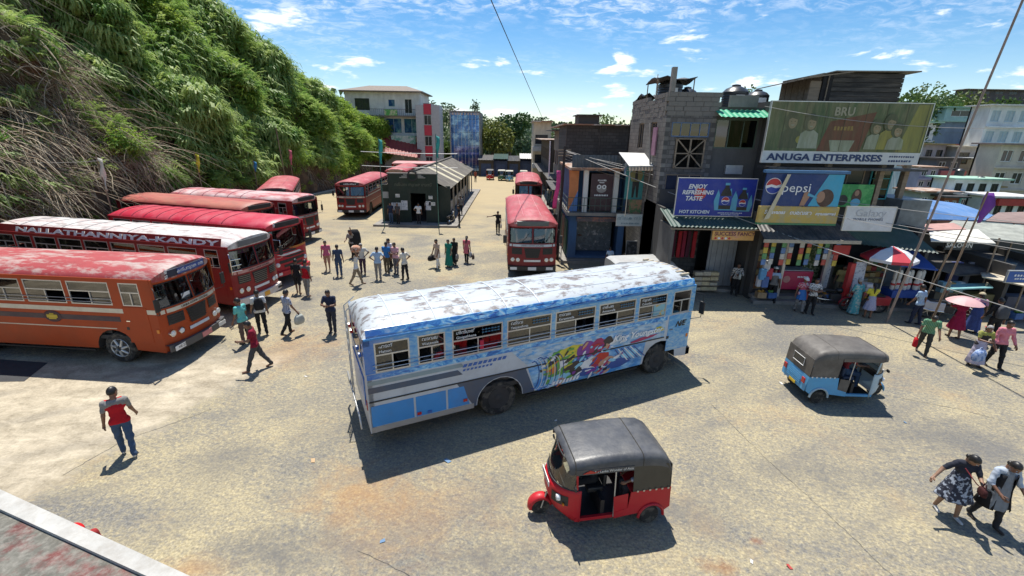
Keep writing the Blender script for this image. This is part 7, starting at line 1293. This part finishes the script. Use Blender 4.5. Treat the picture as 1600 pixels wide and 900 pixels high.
def person(label, at, face, hgt_=1.66, shirt=None, legs=None, skin=0, shoes=None, hair='short', pose=(22,8,-18,14), armL=(12,8,18,0), armR=(-14,8,16,0), lean=3, hx=8, hyaw=0, vox=.02, skirt=None, skirtm=None, sleeve=.62, bare=None, yoke=None, capm=None, seat=None, group=None, fat=1.08, roll=0.0):
    """one body surface grown round a posed skeleton; pose = thigh/knee left, thigh/knee right; arm = flex, abduct, elbow, inward twist"""
    if seat is None and max(abs(q) for q in pose) < 60: pose = tuple(q*.72 for q in pose)
    sc = hgt_/1.68; D = math.radians; prim = []; V3 = lambda *a: np.array(a, float)
    pel = V3(0,0,0); ld = D(lean); up = V3(math.sin(ld),0,math.cos(ld)); fw = V3(math.cos(ld),0,-math.sin(ld))
    M_ = dict(skin=0, shirt=1, legs=2, shoes=3, skirt=4, yoke=5)
    def cap(a, b, ra, rb, m, flat=1.0, cut=None): prim.append((a,b,ra,rb,M_[m],flat,cut))
    ank = []
    for s, (th, kn) in ((1,pose[:2]),(-1,pose[2:])):
        h0 = V3(0,s*.088,-.02); d1 = V3(math.sin(D(th)),s*.02,-math.cos(D(th))); k0 = h0+d1*.42; d2 = V3(math.sin(D(th-kn)),0,-math.cos(D(th-kn))); a0 = k0+d2*.40; ank.append(a0)
        lm = 'skin' if bare == 'legs' else 'legs'; ex = 0 if lm == 'skin' else .010
        cap(h0,k0,.088*fat,.060+ex,'legs' if not skirt else lm)
        if bare == 'shin': cap(k0,a0,.054,.034,'skin')
        else: cap(k0,a0,.056+ex,.038+ex*1.4,lm)
        fp = D(min(0,th-kn)*.6); fd = V3(math.cos(fp),s*.10,math.sin(fp)); cap(a0+V3(-.02,0,-.035),a0+fd*.15+V3(0,0,-.048),.036,.030,'shoes' if shoes is not None else 'skin')
    wt = pel+up*.12; ch = pel+up*.33; nb = pel+up*.49
    cap(pel+V3(0,-.05,0),pel+V3(0,.05,0),.112*fat,.112*fat,'legs' if not skirt else 'shirt',.8); cap(pel+up*.02,wt,.125*fat,.115*fat,'shirt',.72); cap(wt,ch,.118*fat,.142,'shirt',.68)
    cap(ch-V3(0,.06,0),ch+V3(0,.06,0),.115,.115,'shirt',.78); cap(pel+up*.44-V3(0,.125,0),pel+up*.44+V3(0,.125,0),.066,.066,'shirt')
    if yoke is not None: cap(pel+up*.415-V3(0,.14,0),pel+up*.415+V3(0,.14,0),.088,.088,'yoke',1.0)
    cap(nb-up*.03,nb+up*.07,.054,.050,'skin')
    hd = D(hx+lean*.5); hy = D(hyaw); hu = V3(math.sin(hd),0,math.cos(hd)); hf0 = V3(math.cos(hd),0,-math.sin(hd)); hf = V3(hf0[0]*math.cos(hy),math.sin(hy),hf0[2]); hs = np.cross(hu,hf); hc = nb+hu*.145+hf*.022
    fing = []; hands = []
    for s, (fx, ab, el, tw) in ((1,armL),(-1,armR)):
        sh = pel+up*.445+V3(0,s*.178,0); fx, ab, el, tw = D(fx+lean*.4),D(ab),D(el),D(tw)
        d1 = V3(math.sin(fx)*math.cos(ab),s*math.sin(ab),-math.cos(fx)*math.cos(ab)); e0 = sh+d1*.275; bv = V3(math.cos(fx)*math.cos(tw),-s*math.sin(tw),math.sin(fx)*math.cos(tw)); bv -= d1*bv.dot(d1); bv /= np.linalg.norm(bv)+1e-9
        d2 = d1*math.cos(el)+bv*math.sin(el); w0 = e0+d2*.245; sm_ = sh+d1*.275*min(1,sleeve)
        cap(sh,sm_,.058,.052,'yoke' if yoke is not None else 'shirt')
        if sleeve < 1: cap(sm_,e0,.043,.038,'skin')
        if sleeve > 1: fm_ = e0+d2*.245*(sleeve-1); cap(e0,fm_,.047,.042,'shirt'); cap(fm_,w0,.034,.027,'skin')
        else: cap(e0,w0,.040,.027,'skin')
        pn = np.cross(d2, V3(0,0,1)+V3(.3,0,0)); pn = pn/np.linalg.norm(pn); p0 = w0+d2*.045; cap(w0+d2*.01,w0+d2*.075,.028,.034,'skin'); hands.append(w0+d2*.1); across = np.cross(d2,V3(0,s,0)); across = across/np.linalg.norm(across) if np.linalg.norm(across) > .1 else pn
        inn = V3(0,-s,0)-d2*(-s*d2[1]); inn = inn/(np.linalg.norm(inn)+1e-9)
        for k, (o_, l_) in enumerate(((-.028,.062),(-.010,.074),(.010,.070),(.027,.056))):
            a_ = w0+d2*.085+across*o_; b_ = a_+d2*l_*.55+inn*.006; fing.append([a_-d2*.02,b_,b_+d2*l_*.38+inn*l_*.35])
        a_ = w0+d2*.035-across*.03; fing.append([a_,a_+d2*.035-across*.028+inn*.01,a_+d2*.068-across*.032+inn*.022])
    if skirt:                                  # skirt, dress or sari: (top z, hem z, top radius, hem radius)
        zt_, zh_, r0_, r1_ = skirt; prim.append((V3(0,0,zt_),V3(.01,0,zh_),r0_,r1_,4,.85,zh_))
    low = min(a[2] for a in ank)-.085; allp = np.array([p for q in prim for p in (q[0],q[1])]+[hc+hu*.14,hc-hf*.1,hc+hf*.1]+[f[2] for f in fing]); mx_ = .17 if not skirt else max(.17,skirt[3]+.03)
    h = vox/sc; lo = allp.min(0)-mx_*np.array((.8,.8,.5)); hi = allp.max(0)+mx_*np.array((.8,.8,.3)); lo[2] = max(lo[2], low-.03)
    n = np.ceil((hi-lo)/h).astype(int)+2; X, Y, Z = np.meshgrid(*(lo[i]+h*np.arange(n[i]) for i in range(3)), indexing='ij')
    best = np.full(X.shape, 9.0); raw = best.copy(); who = np.zeros(X.shape, np.int8)
    def join(d, m, k=.022):
        nonlocal best, raw, who
        cl = d < raw; raw = np.where(cl, d, raw); who = np.where(cl, m, who); e = np.clip(.5+.5*(best-d)/k,0,1); best = best*(1-e)+d*e-k*e*(1-e)
    for a, b, ra, rb, m, flat_, cut in prim:
        ab_ = b-a; L2 = max(ab_.dot(ab_),1e-9); t = np.clip(((X-a[0])*ab_[0]+(Y-a[1])*ab_[1]+(Z-a[2])*ab_[2])/L2,0,1)
        dx, dy, dz_ = X-(a[0]+t*ab_[0]), Y-(a[1]+t*ab_[1]), Z-(a[2]+t*ab_[2]); rr = ra+(rb-ra)*t
        if cut is not None: th_ = np.arctan2(dy,dx); rr = rr+.016*np.sin(th_*7+1)*t+.008*np.sin(th_*13)*t
        d = (np.sqrt((dx/flat_)**2+dy**2+dz_**2)-rr)*(.9 if flat_ < 1 else 1)
        if cut is not None: d = np.maximum(d, cut-Z)
        join(d, m, .03 if m in (1,2) else .015)
    if seat is None and max(abs(q) for q in pose) < 60: who = np.where((who == 2)&(Z > -.06),1,who)
    fold = np.sin(34*Z+22*X*np.sin(9*Y+1.3)+17*Y+lean)+.8*np.sin(52*(Z*.6+Y*.8)+11*X)+.6*np.sin(60*(Y-.5*Z)+8*np.sin(14*Z)); best = best+np.where((who == 1)|(who == 2)|(who == 5),.0042*fold,0)+np.where(who == 4,.0022*fold,0)
    def ell(c, r, m, k=.012, f=hf, u=hu, s_=hs):
        q = np.stack([X-c[0],Y-c[1],Z-c[2]],-1); a_, b_, c_ = q@f, q@s_, q@u; d = (np.sqrt((a_/r[0])**2+(b_/r[1])**2+(c_/r[2])**2)-1)*min(r); join(d, m, k)
    ell(hc+hu*.02,(.098,.076,.108),0); ell(hc-hu*.055+hf*.02,(.066,.055,.062),0); ell(hc+hf*.095-hu*.01,(.020,.014,.022),0,.01)
    for s in (-1,1): ell(hc+hs*s*.078-hf*.005-hu*.005,(.022,.012,.032),0,.008)
    V, Q = nets(best, lo, h); fc = V[Q].mean(1); gi_ = np.clip(np.rint((fc-lo)/h).astype(int),0,n-1); mi = who[gi_[:,0],gi_[:,1],gi_[:,2]].astype(int)
    mb = MB(); mb.v = [tuple(p) for p in V]; mb.f = [tuple(q) for q in Q.tolist()]; mb.m = mi.tolist()
    for f_ in fing: mb.tube([tuple(p) for p in f_], [.0105,.0098,.008], 5, 0)
    for s in (-1,1):
        e_ = hc+hf*.086+hs*s*.034+hu*.018; mb.ell(tuple(e_),(.012,.014,.009),6,4,6); mb.ell(tuple(e_+hf*.008),(.007,.007,.007),6,4,7)
        b_ = e_+hu*.022; mb.tube([tuple(b_-hs*.016),tuple(b_+hs*.016+hu*.002)], .004, 4, 7)
    mo_ = hc+hf*.078-hu*.062; mb.tube([tuple(mo_-hs*.022),tuple(mo_+hf*.004),tuple(mo_+hs*.022)], .005, 4, 8)
    S0 = shirt or cloth('white',(.62,.62,.60)); mats = [SK[skin], S0, legs or cloth('black',(.02,.02,.022)), shoes or SAND, skirtm or S0, yoke or S0, EYEW, HAIR, LIPS]
    fx_, fy_ = at[0], at[1]; o = mb.build('person', mats, smooth=180, tag_=(label,'person',group)); mid = (ank[0]+ank[1])/2
    zb = -low if seat is None else seat/sc; o.scale = (sc,sc,sc); a = rad(face); o.rotation_euler = (roll,0,a); px_, py_ = (mid[0]*sc,mid[1]*sc) if seat is None else (0,0)
    o.location = (fx_-(px_*math.cos(a)-py_*math.sin(a)), fy_-(px_*math.sin(a)+py_*math.cos(a)), (at[2] if len(at) > 2 else 0)+zb*sc)
    # hair / headwear as children
    hm = GREYH if hair == 'grey' else HAIR; g = MB(); rows = []
    fr_ = lambda ph, th: hc+hu*.022+(hf*math.cos(th)*math.sin(ph)*.106+hs*math.sin(th)*math.sin(ph)*.086+hu*math.cos(ph)*.118)-hf*.006
    for i in range(7): rows.append([tuple(fr_((.02+i/6*(1.05 if abs(th) < .9 else 1.35 if abs(th) < 1.7 else 1.95)), th)) for th in [k*2*PI/18-PI for k in range(18)]])
    g.grid(rows, close=True); hh = g.build('hair', hm, o, smooth=180); md = hh.modifiers.new('t','SOLIDIFY'); md.thickness = .012; md.offset = 1
    if hair in ('bun','long'):
        q = MB(); bk = hc-hf*.10-hu*.02
        if hair == 'bun': q.ell(tuple(bk-hu*.02),(.045,.05,.045),10,7)
        else: q.tube([tuple(bk+hu*.04),tuple(bk-hf*.03-hu*.08),tuple(bk-hf*.015-hu*.22),tuple(bk-hf*.01-hu*.34)], [.04,.045,.035,.012], 8)
        q.build('hair_tail', HAIR, hh, smooth=180)
    if capm is not None:
        q = MB(); q.grid([[tuple(hc+hu*(.035+.105*math.cos(ph))+hf*math.cos(th)*math.sin(ph)*.118+hs*math.sin(th)*math.sin(ph)*.097) for th in [k*2*PI/16 for k in range(16)]] for ph in (.05,.5,.9,1.25,1.5)], close=True); q.grid([[tuple(hc+hu*(.042-.012*r_)+hf*(.10+.075*r_)*math.cos(th*.8)+hs*math.sin(th)*(.085+.01*r_)) for th in np.linspace(-1,1,7)] for r_ in (0,1)]); c_ = q.build('cap', capm, o, smooth=60); c_.modifiers.new('t','SOLIDIFY').thickness = .01
    def tow(v): w = Matrix.Rotation(a,3,'Z') @ Vector(v); return Vector(o.location)+w*sc
    return dict(o=o, hand=[tow(q) for q in hands], head=tow(hc), back=tow(pel+up*.34-fw*.17), up=up, face=face)
def bag(label, p, w, h, d, m_, rz=0, strap=True, cat='bag', name='bag', soft=.25):
    t = thing(name, label, cat, (p[0],p[1],p[2]-h-.05), rad(rz)); g = MB(); n = 12
    g.grid([[(w/2*math.copysign(abs(math.cos(th))**.5,math.cos(th))*k, d/2*math.copysign(abs(math.sin(th))**.6,math.sin(th))*k*(1+.15*math.sin(3*th+z*9)), z*h) for th in [i*2*PI/n for i in range(n)]] for z, k in ((0,.8),(.06,.97),(.4,1.05),(.8,.92),(1,.62),(1.01,.1))], close=True); g.build('bag_body', m_, t, smooth=70)
    if strap: MB().tube([(-w*.25,0,h*.93),(-w*.12,0,h+.09),(w*.12,0,h+.09),(w*.25,0,h*.93)], .010, 5).build('handle', m_, t, smooth=80)
    return t
C = cloth
wh_, bk_, navy_, jean_, grey_, khaki_, dkg_ = C('white',(.62,.62,.60)), C('black',(.02,.02,.022)), C('navy',(.022,.03,.06)), C('jeans',(.05,.085,.15)), C('grey',(.22,.21,.20)), C('khaki',(.24,.19,.13)), C('charcoal',(.06,.06,.065))
maroon_, teal_, pink_, lblue_, blue_, rose_ = C('maroon',(.20,.012,.03)), C('turquoise',(.12,.42,.40)), C('pink',(.55,.13,.22)), C('pale_blue',(.33,.45,.60)), C('blue',(.04,.17,.42)), C('rose',(.58,.32,.36))
red_, shoeW, shoeB = C('red',(.42,.012,.02)), P('white_shoe',(.55,.54,.52),.6), P('black_shoe',(.02,.02,.02),.5)
STAND = (4,3,-3,2); HIPS = (-22,40,95,55); CLASP = (25,12,88,52)
N_, M2 = .0165, .021
g_ = lambda x, y: tuple(G(x, y))[:2]
person('man in red shirt with grey shoulders and jeans walking over the concrete', g_(203,712), 128, 1.70, red_, jean_, 0, shoeW, pose=(14,6,-12,16), armL=(-8,10,20,0), armR=(10,10,25,0), hyaw=-42, yoke=grey_, vox=N_)
person('man in maroon shirt and dark trousers striding past the parked buses', g_(407,577), 205, 1.68, maroon_, dkg_, 0, pose=(30,6,-26,18), armL=(22,10,70,30), armR=(-16,8,20,0), hx=18, vox=N_)
person('man in turquoise shirt and brown trousers facing the orange bus', g_(386,537), 165, 1.66, teal_, C('brown',(.10,.07,.06)), 0, shoeB, pose=STAND, armL=(8,6,15,0), armR=(5,8,15,0), hyaw=25, vox=N_)
w4 = person('man in white shirt with black backpack walking toward the buses', g_(412,522), 125, 1.66, wh_, bk_, 0, shoeB, pose=(18,10,-16,20), vox=N_)
bag('black backpack on the man in white shirt', w4['back']+Vector((0,0,.2)), .30,.42,.18, bk_, 125+90, False, 'backpack', 'backpack')
w5 = person('man in blue checked shirt carrying a pale bag', g_(448,524), 60, 1.68, C('check_blue',(.06,.08,.16),'check',(.50,.52,.58),34), bk_, 0, pose=(16,14,-22,30), armR=(6,16,20,0), vox=N_)
bag('pale grey carry bag held by the man in checked shirt', w5['hand'][1], .36,.34,.16, C('bag_pale',(.40,.42,.38)), 60)
person('man in red vest shirt with grey sleeves and grey trousers beside the red bus', g_(481,463), 80, 1.66, red_, grey_, 0, None, pose=(8,4,-10,8), yoke=C('dark_grey',(.13,.13,.13)), vox=M2); person('person in black shorts standing against the bright red bus', g_(467,459), 100, 1.6, bk_, bk_, 0, pose=(12,6,-14,10), bare='shin', vox=M2)
person('man in navy polo shirt facing the camera with hands together', g_(521,520), 270, 1.70, navy_, C('dark_blue',(.03,.035,.05)), 0, SAND, pose=(5,2,-5,4), armL=CLASP, armR=CLASP, hx=16, vox=N_)
person('person in pink shirt and tan shorts standing in the yard', g_(513,423), 285, 1.64, pink_, C('tan',(.42,.22,.16)), 1, pose=(6,3,-8,6), bare='shin', capm=None, vox=M2); person('man in dark denim shirt and jeans standing in the yard', g_(531,432), 110, 1.64, C('denim',(.045,.065,.11)), jean_, 0, pose=STAND, vox=M2)
w = person('man carrying a big black sack on his shoulder', g_(552,402), 250, 1.66, grey_, bk_, 0, pose=(14,8,-14,14), armL=(120,20,60,20), armR=(20,10,60,30), vox=M2); bag('big black sack on the shoulder of the man in grey', (w['back'].x+.15,w['back'].y,w['back'].z+.42), .62,.95,.42, bk_, 20, False, 'sack', 'sack')
w = person('man in white shirt and khaki trousers with a bundle on his head', g_(557,445), 10, 1.64, wh_, khaki_, 0, pose=(26,8,-24,18), armL=(150,25,40,0), armR=(150,25,40,0), vox=M2); bag('colourful tied bundle on the head of the man in khaki trousers', (w['head'].x,w['head'].y,w['head'].z+.48), .42,.28,.36, C('bundle',(.45,.20,.12),'floral',(.5,.42,.34),14), 0, False, 'bundle', 'bundle')
person('man in white shirt and plum trousers with hands on hips', g_(568,428), 275, 1.64, C('off_white',(.54,.53,.49)), C('plum',(.06,.035,.06)), 0, SAND, 'grey', STAND, HIPS, HIPS, vox=M2); person('man in pale blue shirt and grey trousers with hands on hips', g_(592,437), 100, 1.66, lblue_, grey_, 0, shoeB, 'short', STAND, HIPS, HIPS, vox=M2)
person('man in bright blue shirt and olive trousers in the waiting group', g_(605,427), 80, 1.66, blue_, C('olive',(.12,.10,.06)), 0, shoeB, pose=(4,2,-6,4), armL=CLASP, vox=M2); person('man in white striped shirt behind the blue shirted man', g_(612,419), 230, 1.66, C('stripe_white',(.60,.58,.60),'stripes',(.45,.45,.55),60), bk_, 0, shoeB, pose=(10,4,-12,8), vox=M2)
person('man in pale pink shirt and grey trousers in the waiting group', g_(620,428), 250, 1.68, rose_, C('steel_grey',(.12,.12,.14)), 0, shoeB, pose=STAND, armL=CLASP, vox=M2); person('man in white T-shirt and black trousers at the edge of the group', g_(634,438), 150, 1.66, C('cream',(.58,.55,.48)), bk_, 0, shoeB, pose=(8,4,-8,6), armR=HIPS, vox=M2)
w = person('person in long beige tunic and white trousers carrying a black bag', g_(685,419), 230, 1.64, C('beige',(.46,.35,.27)), wh_, 0, SAND, pose=(16,6,-14,14), armR=(5,12,8,0), skirt=(.1,-.30,.15,.19), vox=M2, skirtm=C('beige',(.4,.3,.2))); bag('black holdall carried by the person in beige tunic', w['hand'][1], .50,.28,.24, bk_, 230)
gdr = C('emerald',(.015,.17,.13)); person('woman in long emerald green dress walking in the yard', g_(702,417), 250, 1.56, gdr, gdr, 0, SAND, 'bun', (10,5,-8,8), skirt=(.12,-.80,.15,.25), vox=M2); w = person('woman in black dress beside the woman in emerald', g_(711,414), 255, 1.56, bk_, bk_, 0, SAND, 'bun', (10,5,-8,8), skirt=(.12,-.70,.14,.2), vox=M2); bag('grey shopping bag beside the emerald dress', w['hand'][0], .26,.3,.12, grey_, 250)
w = person('woman in pink red tunic and black leggings walking away', g_(729,411), 80, 1.56, C('coral',(.55,.14,.17)), bk_, 0, SAND, 'long', (14,6,-12,12), skirt=(.12,-.30,.14,.2), vox=M2); bag('pale handbag carried by the woman in pink red tunic', w['hand'][1], .26,.3,.14, C('bag_mix',(.36,.36,.36)), 80); bag('dark shopping bag held by the woman in pink red tunic', w['hand'][1]+Vector((.15,-.1,-.12)), .22,.26,.12, C('bag_dark',(.08,.06,.05)), 80)
w = person('man dressed in black holding out one arm beside the red bus', g_(778,365), 265, 1.68, bk_, bk_, 0, shoeB, pose=(12,6,-10,10), armR=(20,75,15,0), vox=M2); bag('clear plastic bag held by the man in black', w['hand'][0], .2,.28,.1, C('bag_clear',(.42,.42,.42)), 265)
F3 = .026
for lab, x, y, f, s_, l_, kw in (('man in dark shirt and jeans before the station hall',612,352,270,navy_,jean_,{}),('person in dark clothes beside the jeans man at the hall',623,353,255,dkg_,bk_,{}),('person in yellow shirt by the hall doorway',631,346,280,C('yellow',(.55,.42,.03)),dkg_,{}),('man in white shirt and black trousers before the hall doorway',655,353,95,wh_,bk_,dict(armL=HIPS)),('man in white shirt right of the hall doorway',669,346,265,wh_,navy_,{}),('person in pale shirt standing left of the notices',604,346,280,lblue_,jean_,{}),('man in dark clothes beside the station motorbike',718,354,200,bk_,dkg_,{}),('man in grey shirt on the station platform side',720,338,100,grey_,bk_,{}),('far figure in reddish shirt near the far sheds',743,284,260,C('brick',(.30,.08,.05)),bk_,{}),('figure in white at the far street corner',868,300,250,wh_,grey_,{}),('figure in pale blue beside the hanging garments',876,318,240,lblue_,bk_,{}),('figure in dark shirt under the street awning',881,338,230,dkg_,jean_,{})):
    p = g_(x, y); z_ = .15 if (-10.9 < p[0] < -4.35 and 34.75 < p[1] < 60) or (p[0] > 2.7 and p[1] > 25) else 0; person(lab, (*p,z_), f, 1.66, s_, l_, 0, shoeB, pose=STAND, vox=F3, **kw)
person('man in white shirt squatting at the right corner of the hall', (*g_(686,344),.15), 265, 1.64, wh_, bk_, 0, SAND, pose=(112,140,108,138), armL=(55,5,60,30), armR=(55,5,60,30), lean=22, vox=F3)
person('man in white shirt leaning at the coffee shop doorway', (*g_(903,398),.16), 270, 1.66, wh_, bk_, 0, shoeB, pose=STAND, armL=CLASP, armR=CLASP, vox=M2); person('child in pale blue shirt before the coffee shop', (*g_(951,424),.0), 90, 1.35, lblue_, wh_, 0, SAND, pose=STAND, vox=M2)
person('man in cream shirt and blue trousers before the grey shutter', (*g_(1122,440),.14), 280, 1.66, C('cream',(.58,.55,.48)), navy_, 0, SAND, pose=STAND, vox=M2)
w = person('woman in black and white patterned blouse before the clothing shop', g_(1146,461), 250, 1.58, C('pattern_bw',(.50,.48,.45),'floral',(.03,.03,.03),22), bk_, 0, SAND, 'bun', pose=(6,3,-8,6), armL=CLASP, sleeve=1.4, vox=M2); bag('grey shoulder bag of the woman in patterned blouse', w['hand'][0]+Vector((.1,0,.12)), .28,.26,.12, C('bag_pale',(.4,.42,.38)), 250)
person('man in white cap and grey waistcoat walking along the shop kerb', g_(1203,473), 75, 1.66, C('taupe',(.17,.16,.15)), bk_, 0, SAND, pose=(20,6,-18,20), yoke=lblue_, capm=C('cap_white',(.62,.62,.60)), vox=M2)
person('woman in red cardigan with blue skirt cloth and pale cap', g_(1246,487), 265, 1.58, C('crimson_floral',(.45,.08,.12),'floral',(.5,.45,.5),16), grey_, 0, SAND, 'bun', (14,6,-12,10), skirt=(.08,-.30,.15,.2), skirtm=C('royal_blue',(.04,.15,.42)), armL=CLASP, capm=C('cap_white',(.6,.6,.6)), vox=M2); person('person in white patterned top and black trousers beside the red cardigan', g_(1263,490), 260, 1.6, C('pattern_grey',(.55,.55,.54),'floral',(.08,.08,.08),20), bk_, 0, shoeB, pose=(8,4,-8,6), armL=CLASP, armR=CLASP, vox=M2)
tq = C('sari_turquoise',(.08,.33,.36),'floral',(.35,.45,.42),10); person('woman in turquoise sari standing before the umbrella stall', g_(1332,491), 95, 1.56, tq, tq, 0, SAND, 'grey', STAND, skirt=(.14,-.86,.16,.24), sleeve=.9, vox=M2, capm=None)
person('woman in yellow top and blue striped skirt at the stall', g_(1354,497), 70, 1.50, C('lemon',(.58,.52,.06)), C('lemon2',(.5,.5,.1)), 0, SAND, 'long', STAND, armR=(45,10,40,0), skirt=(.06,-.50,.15,.25), skirtm=C('stripe_skirt',(.55,.56,.60),'stripes',(.05,.07,.30),50), bare='legs', vox=M2)
p = AY(1318,452,19.0); person('stallholder in yellow shirt under the green awning', (p.x,19.3,.14), 260, 1.62, C('ochre',(.42,.34,.14)), khaki_, 0, SAND, pose=STAND, armL=CLASP, vox=M2)
person('man in pale blue shirt and dark trousers beside the scooters', g_(1428,507), 110, 1.66, lblue_, navy_, 0, shoeB, pose=(10,4,-10,8), vox=M2)
w = person('man in green checked shirt bending forward with a red bag', g_(1438,552), 235, 1.64, C('check_green',(.03,.16,.08),'check',(.20,.36,.22),30), C('dark_olive',(.05,.05,.045)), 0, SAND, pose=(20,8,-22,24), lean=24, hx=30, armR=(-8,10,15,0), vox=N_); bag('red bag held by the man in green checked shirt', w['hand'][1], .22,.32,.12, red_, 235)
mr = C('wine',(.24,.012,.05)); w = person('woman in wine red dress under the pink umbrella', g_(1489,528), 80, 1.58, mr, mr, 0, SAND, 'bun', (10,4,-10,8), armL=(60,10,95,10), armR=CLASP, skirt=(.12,-.52,.15,.30), bare='legs', vox=N_)
ub = thing('umbrella', 'open pale pink umbrella held by the woman in wine red', 'umbrella', (w['head'].x,w['head'].y-.05,w['head'].z-.45)); MB().tube([(.0,0,-.05),(0,0,.62)], .010, 6).build('shaft', alu, ub); pk = P('umbrella_pink',(.58,.34,.34),.6,var=.06)
for k in range(8):
    a0, a1 = k*PI/4, (k+1)*PI/4; MB().grid([[(.54*r_*math.cos(a),.54*r_*math.sin(a),.62-.22*r_**2) for a in (a0,(a0+a1)/2,a1)] for r_ in (0.02,.35,.65,.85,1)]).build('panel', pk, ub, smooth=60); MB().tube([(.54*r_*math.cos(a0),.54*r_*math.sin(a0),.612-.22*r_**2) for r_ in (0,.5,1)], .005, 4).build('rib', alu, ub)
bs_ = C('indigo',(.05,.08,.24)); person('woman in indigo dress with pale cap and pink scarf', g_(1516,519), 70, 1.6, bs_, bs_, 0, SAND, 'bun', (12,5,-10,8), skirt=(.12,-.78,.15,.26), capm=C('cap_tan',(.42,.36,.24)), yoke=C('scarf_pink',(.5,.25,.34)), vox=N_)
w = person('man in black jacket with backpack among the stall shoppers', g_(1544,534), 80, 1.68, bk_, bk_, 0, shoeB, pose=(8,4,-8,6), sleeve=1.7, vox=N_); bag('dark grey backpack on the man in black jacket', w['back']+Vector((0,0,.22)), .34,.46,.2, C('pack_grey',(.07,.075,.085)), 170, False, 'backpack', 'backpack')
lv = C('lavender',(.44,.40,.50)); w = person('older woman in black blouse and lavender skirt carrying a blue bag', g_(1519,571), 255, 1.50, C('black_blouse',(.04,.035,.035)), lv, 0, SAND, 'grey', (10,5,-8,8), armL=(10,10,20,0), armR=(20,10,80,40), skirt=(.06,-.78,.15,.27), skirtm=lv, yoke=C('olive_shawl',(.30,.30,.08)), lean=10, vox=N_); bag('blue white shopping bag carried by the older woman', w['hand'][1]+Vector((-.25,0,-.2)), .42,.36,.24, C('bag_blue',(.32,.40,.58),'floral',(.12,.2,.42),9), 200)
person('man in pink long sleeved shirt and black trousers walking over the road', g_(1548,573), 262, 1.68, C('salmon',(.60,.20,.25)), bk_, 0, SAND, pose=(16,5,-14,10), armL=(8,12,15,0), armR=(2,12,20,0), sleeve=1.8, vox=N_, capm=None)
fl = C('floral_navy',(.022,.026,.045),'floral',(.34,.38,.45),15); w = person('woman in dark floral dress with arm held out', g_(1475,802), 262, 1.54, C('navy_top',(.025,.028,.04)), fl, 1, shoeW, 'bun', (18,12,-12,12), armL=(28,8,60,35), armR=(-5,48,22,0), lean=3, hx=34, hyaw=20, skirt=(.16,-.42,.15,.32), skirtm=fl, bare='legs', sleeve=.8, vox=.0145)
bag('small red brown shoulder bag on the woman in floral dress', w['hand'][0]+Vector((-.05,-.02,.12)), .2,.15,.08, C('bag_maroon',(.05,.015,.015)), 250); st = MB().tube([w['head']+Vector((-.13,-.02,-.16)),w['head']+Vector((-.02,-.19,-.36)),w['hand'][0]+Vector((-.03,-.02,.02))], .010, 5).build('bag_strap', C('strap_red',(.30,.05,.06)), bpy.data.objects[bpy.data.objects[-1].name] if False else None, tag_=('red strap of the shoulder bag across the floral dress','strap'), smooth=80)
gt = C('grey_tunic',(.20,.215,.235)); w = person('woman in grey tunic and black open waistcoat with paper', g_(1533,815), 265, 1.56, C('pale_sleeve',(.40,.45,.52)), C('black_trousers',(.03,.03,.032)), 0, SAND, 'bun', (20,10,-16,12), armL=(12,16,30,10), armR=(15,24,55,40), lean=3, hx=30, skirt=(.36,-.40,.155,.25), skirtm=gt, sleeve=1.15, vox=.0145)
vs_ = MB(); ang = rad(268)
for s in (-1,1):
    rows = []
    for z, r_ in ((.40,.155),(.25,.165),(.05,.17),(-.15,.20),(-.40,.262)): rows.append([(( r_*.86+.02)*math.cos(th)+.06*max(0,z), s*(r_+.02)*math.sin(th), z) for th in np.linspace(.55,2.5,7)])
    vs_.grid(rows)
v_ = vs_.build('waistcoat', C('waistcoat_black',(.018,.018,.02)), w['o'], smooth=80); v_.modifiers.new('t','SOLIDIFY').thickness = .015
pa = MB(); h_ = w['hand'][0]; pa.grid([[(h_.x+.02+.28*q,h_.y-.04+.03*math.sin(q*5+i),h_.z+.10-.16*i+.05*q) for q in (0,.5,1)] for i in range(3)]); pa.build('paper_sheets', P('paper_white',(.66,.65,.62),.7,var=.06), tag_=('white paper sheets held by the woman in waistcoat','paper'), smooth=60).modifiers.new('t','SOLIDIFY').thickness = .006
pc = G(112,822,1.62); person('person in red cap standing just below the ledge', (pc.x,pc.y,0), 330, 1.66, C('dull_red',(.30,.03,.03)), bk_, 0, shoeB, pose=STAND, capm=C('cap_red',(.55,.012,.015)), vox=M2)
def rider(label, T, hd_, lx, ly, seatz, **k):
    c, s = math.cos(hd_), math.sin(hd_); return person(label, (T[0]+.92*(lx*c-ly*s), T[1]+.92*(lx*s+ly*c), 0), math.degrees(hd_), 1.54, seat=seatz*.95, vox=.02, **k)
SIT = (82,84,80,82)
rider('driver in dark shirt steering the red three wheeler', TR, hdR, .88, 0, .82, shirt=C('dark_shirt',(.05,.055,.05)), legs=bk_, pose=SIT, armL=(48,8,35,10), armR=(48,8,35,10)); rider('passenger in pale shirt on the rear seat of the red three wheeler', TR, hdR, -.12, .30, .82, shirt=C('pale_shirt',(.55,.54,.60)), legs=dkg_, pose=SIT, armL=(50,10,30,0), armR=(25,5,60,30), sleeve=1.6)
rider('driver in red shirt steering the light blue three wheeler', TB, hdB, .88, 0, .82, shirt=C('dark_red',(.22,.03,.04)), legs=jean_, pose=SIT, armL=(48,8,35,10), armR=(48,8,35,10))
bpy.context.view_layer.update()
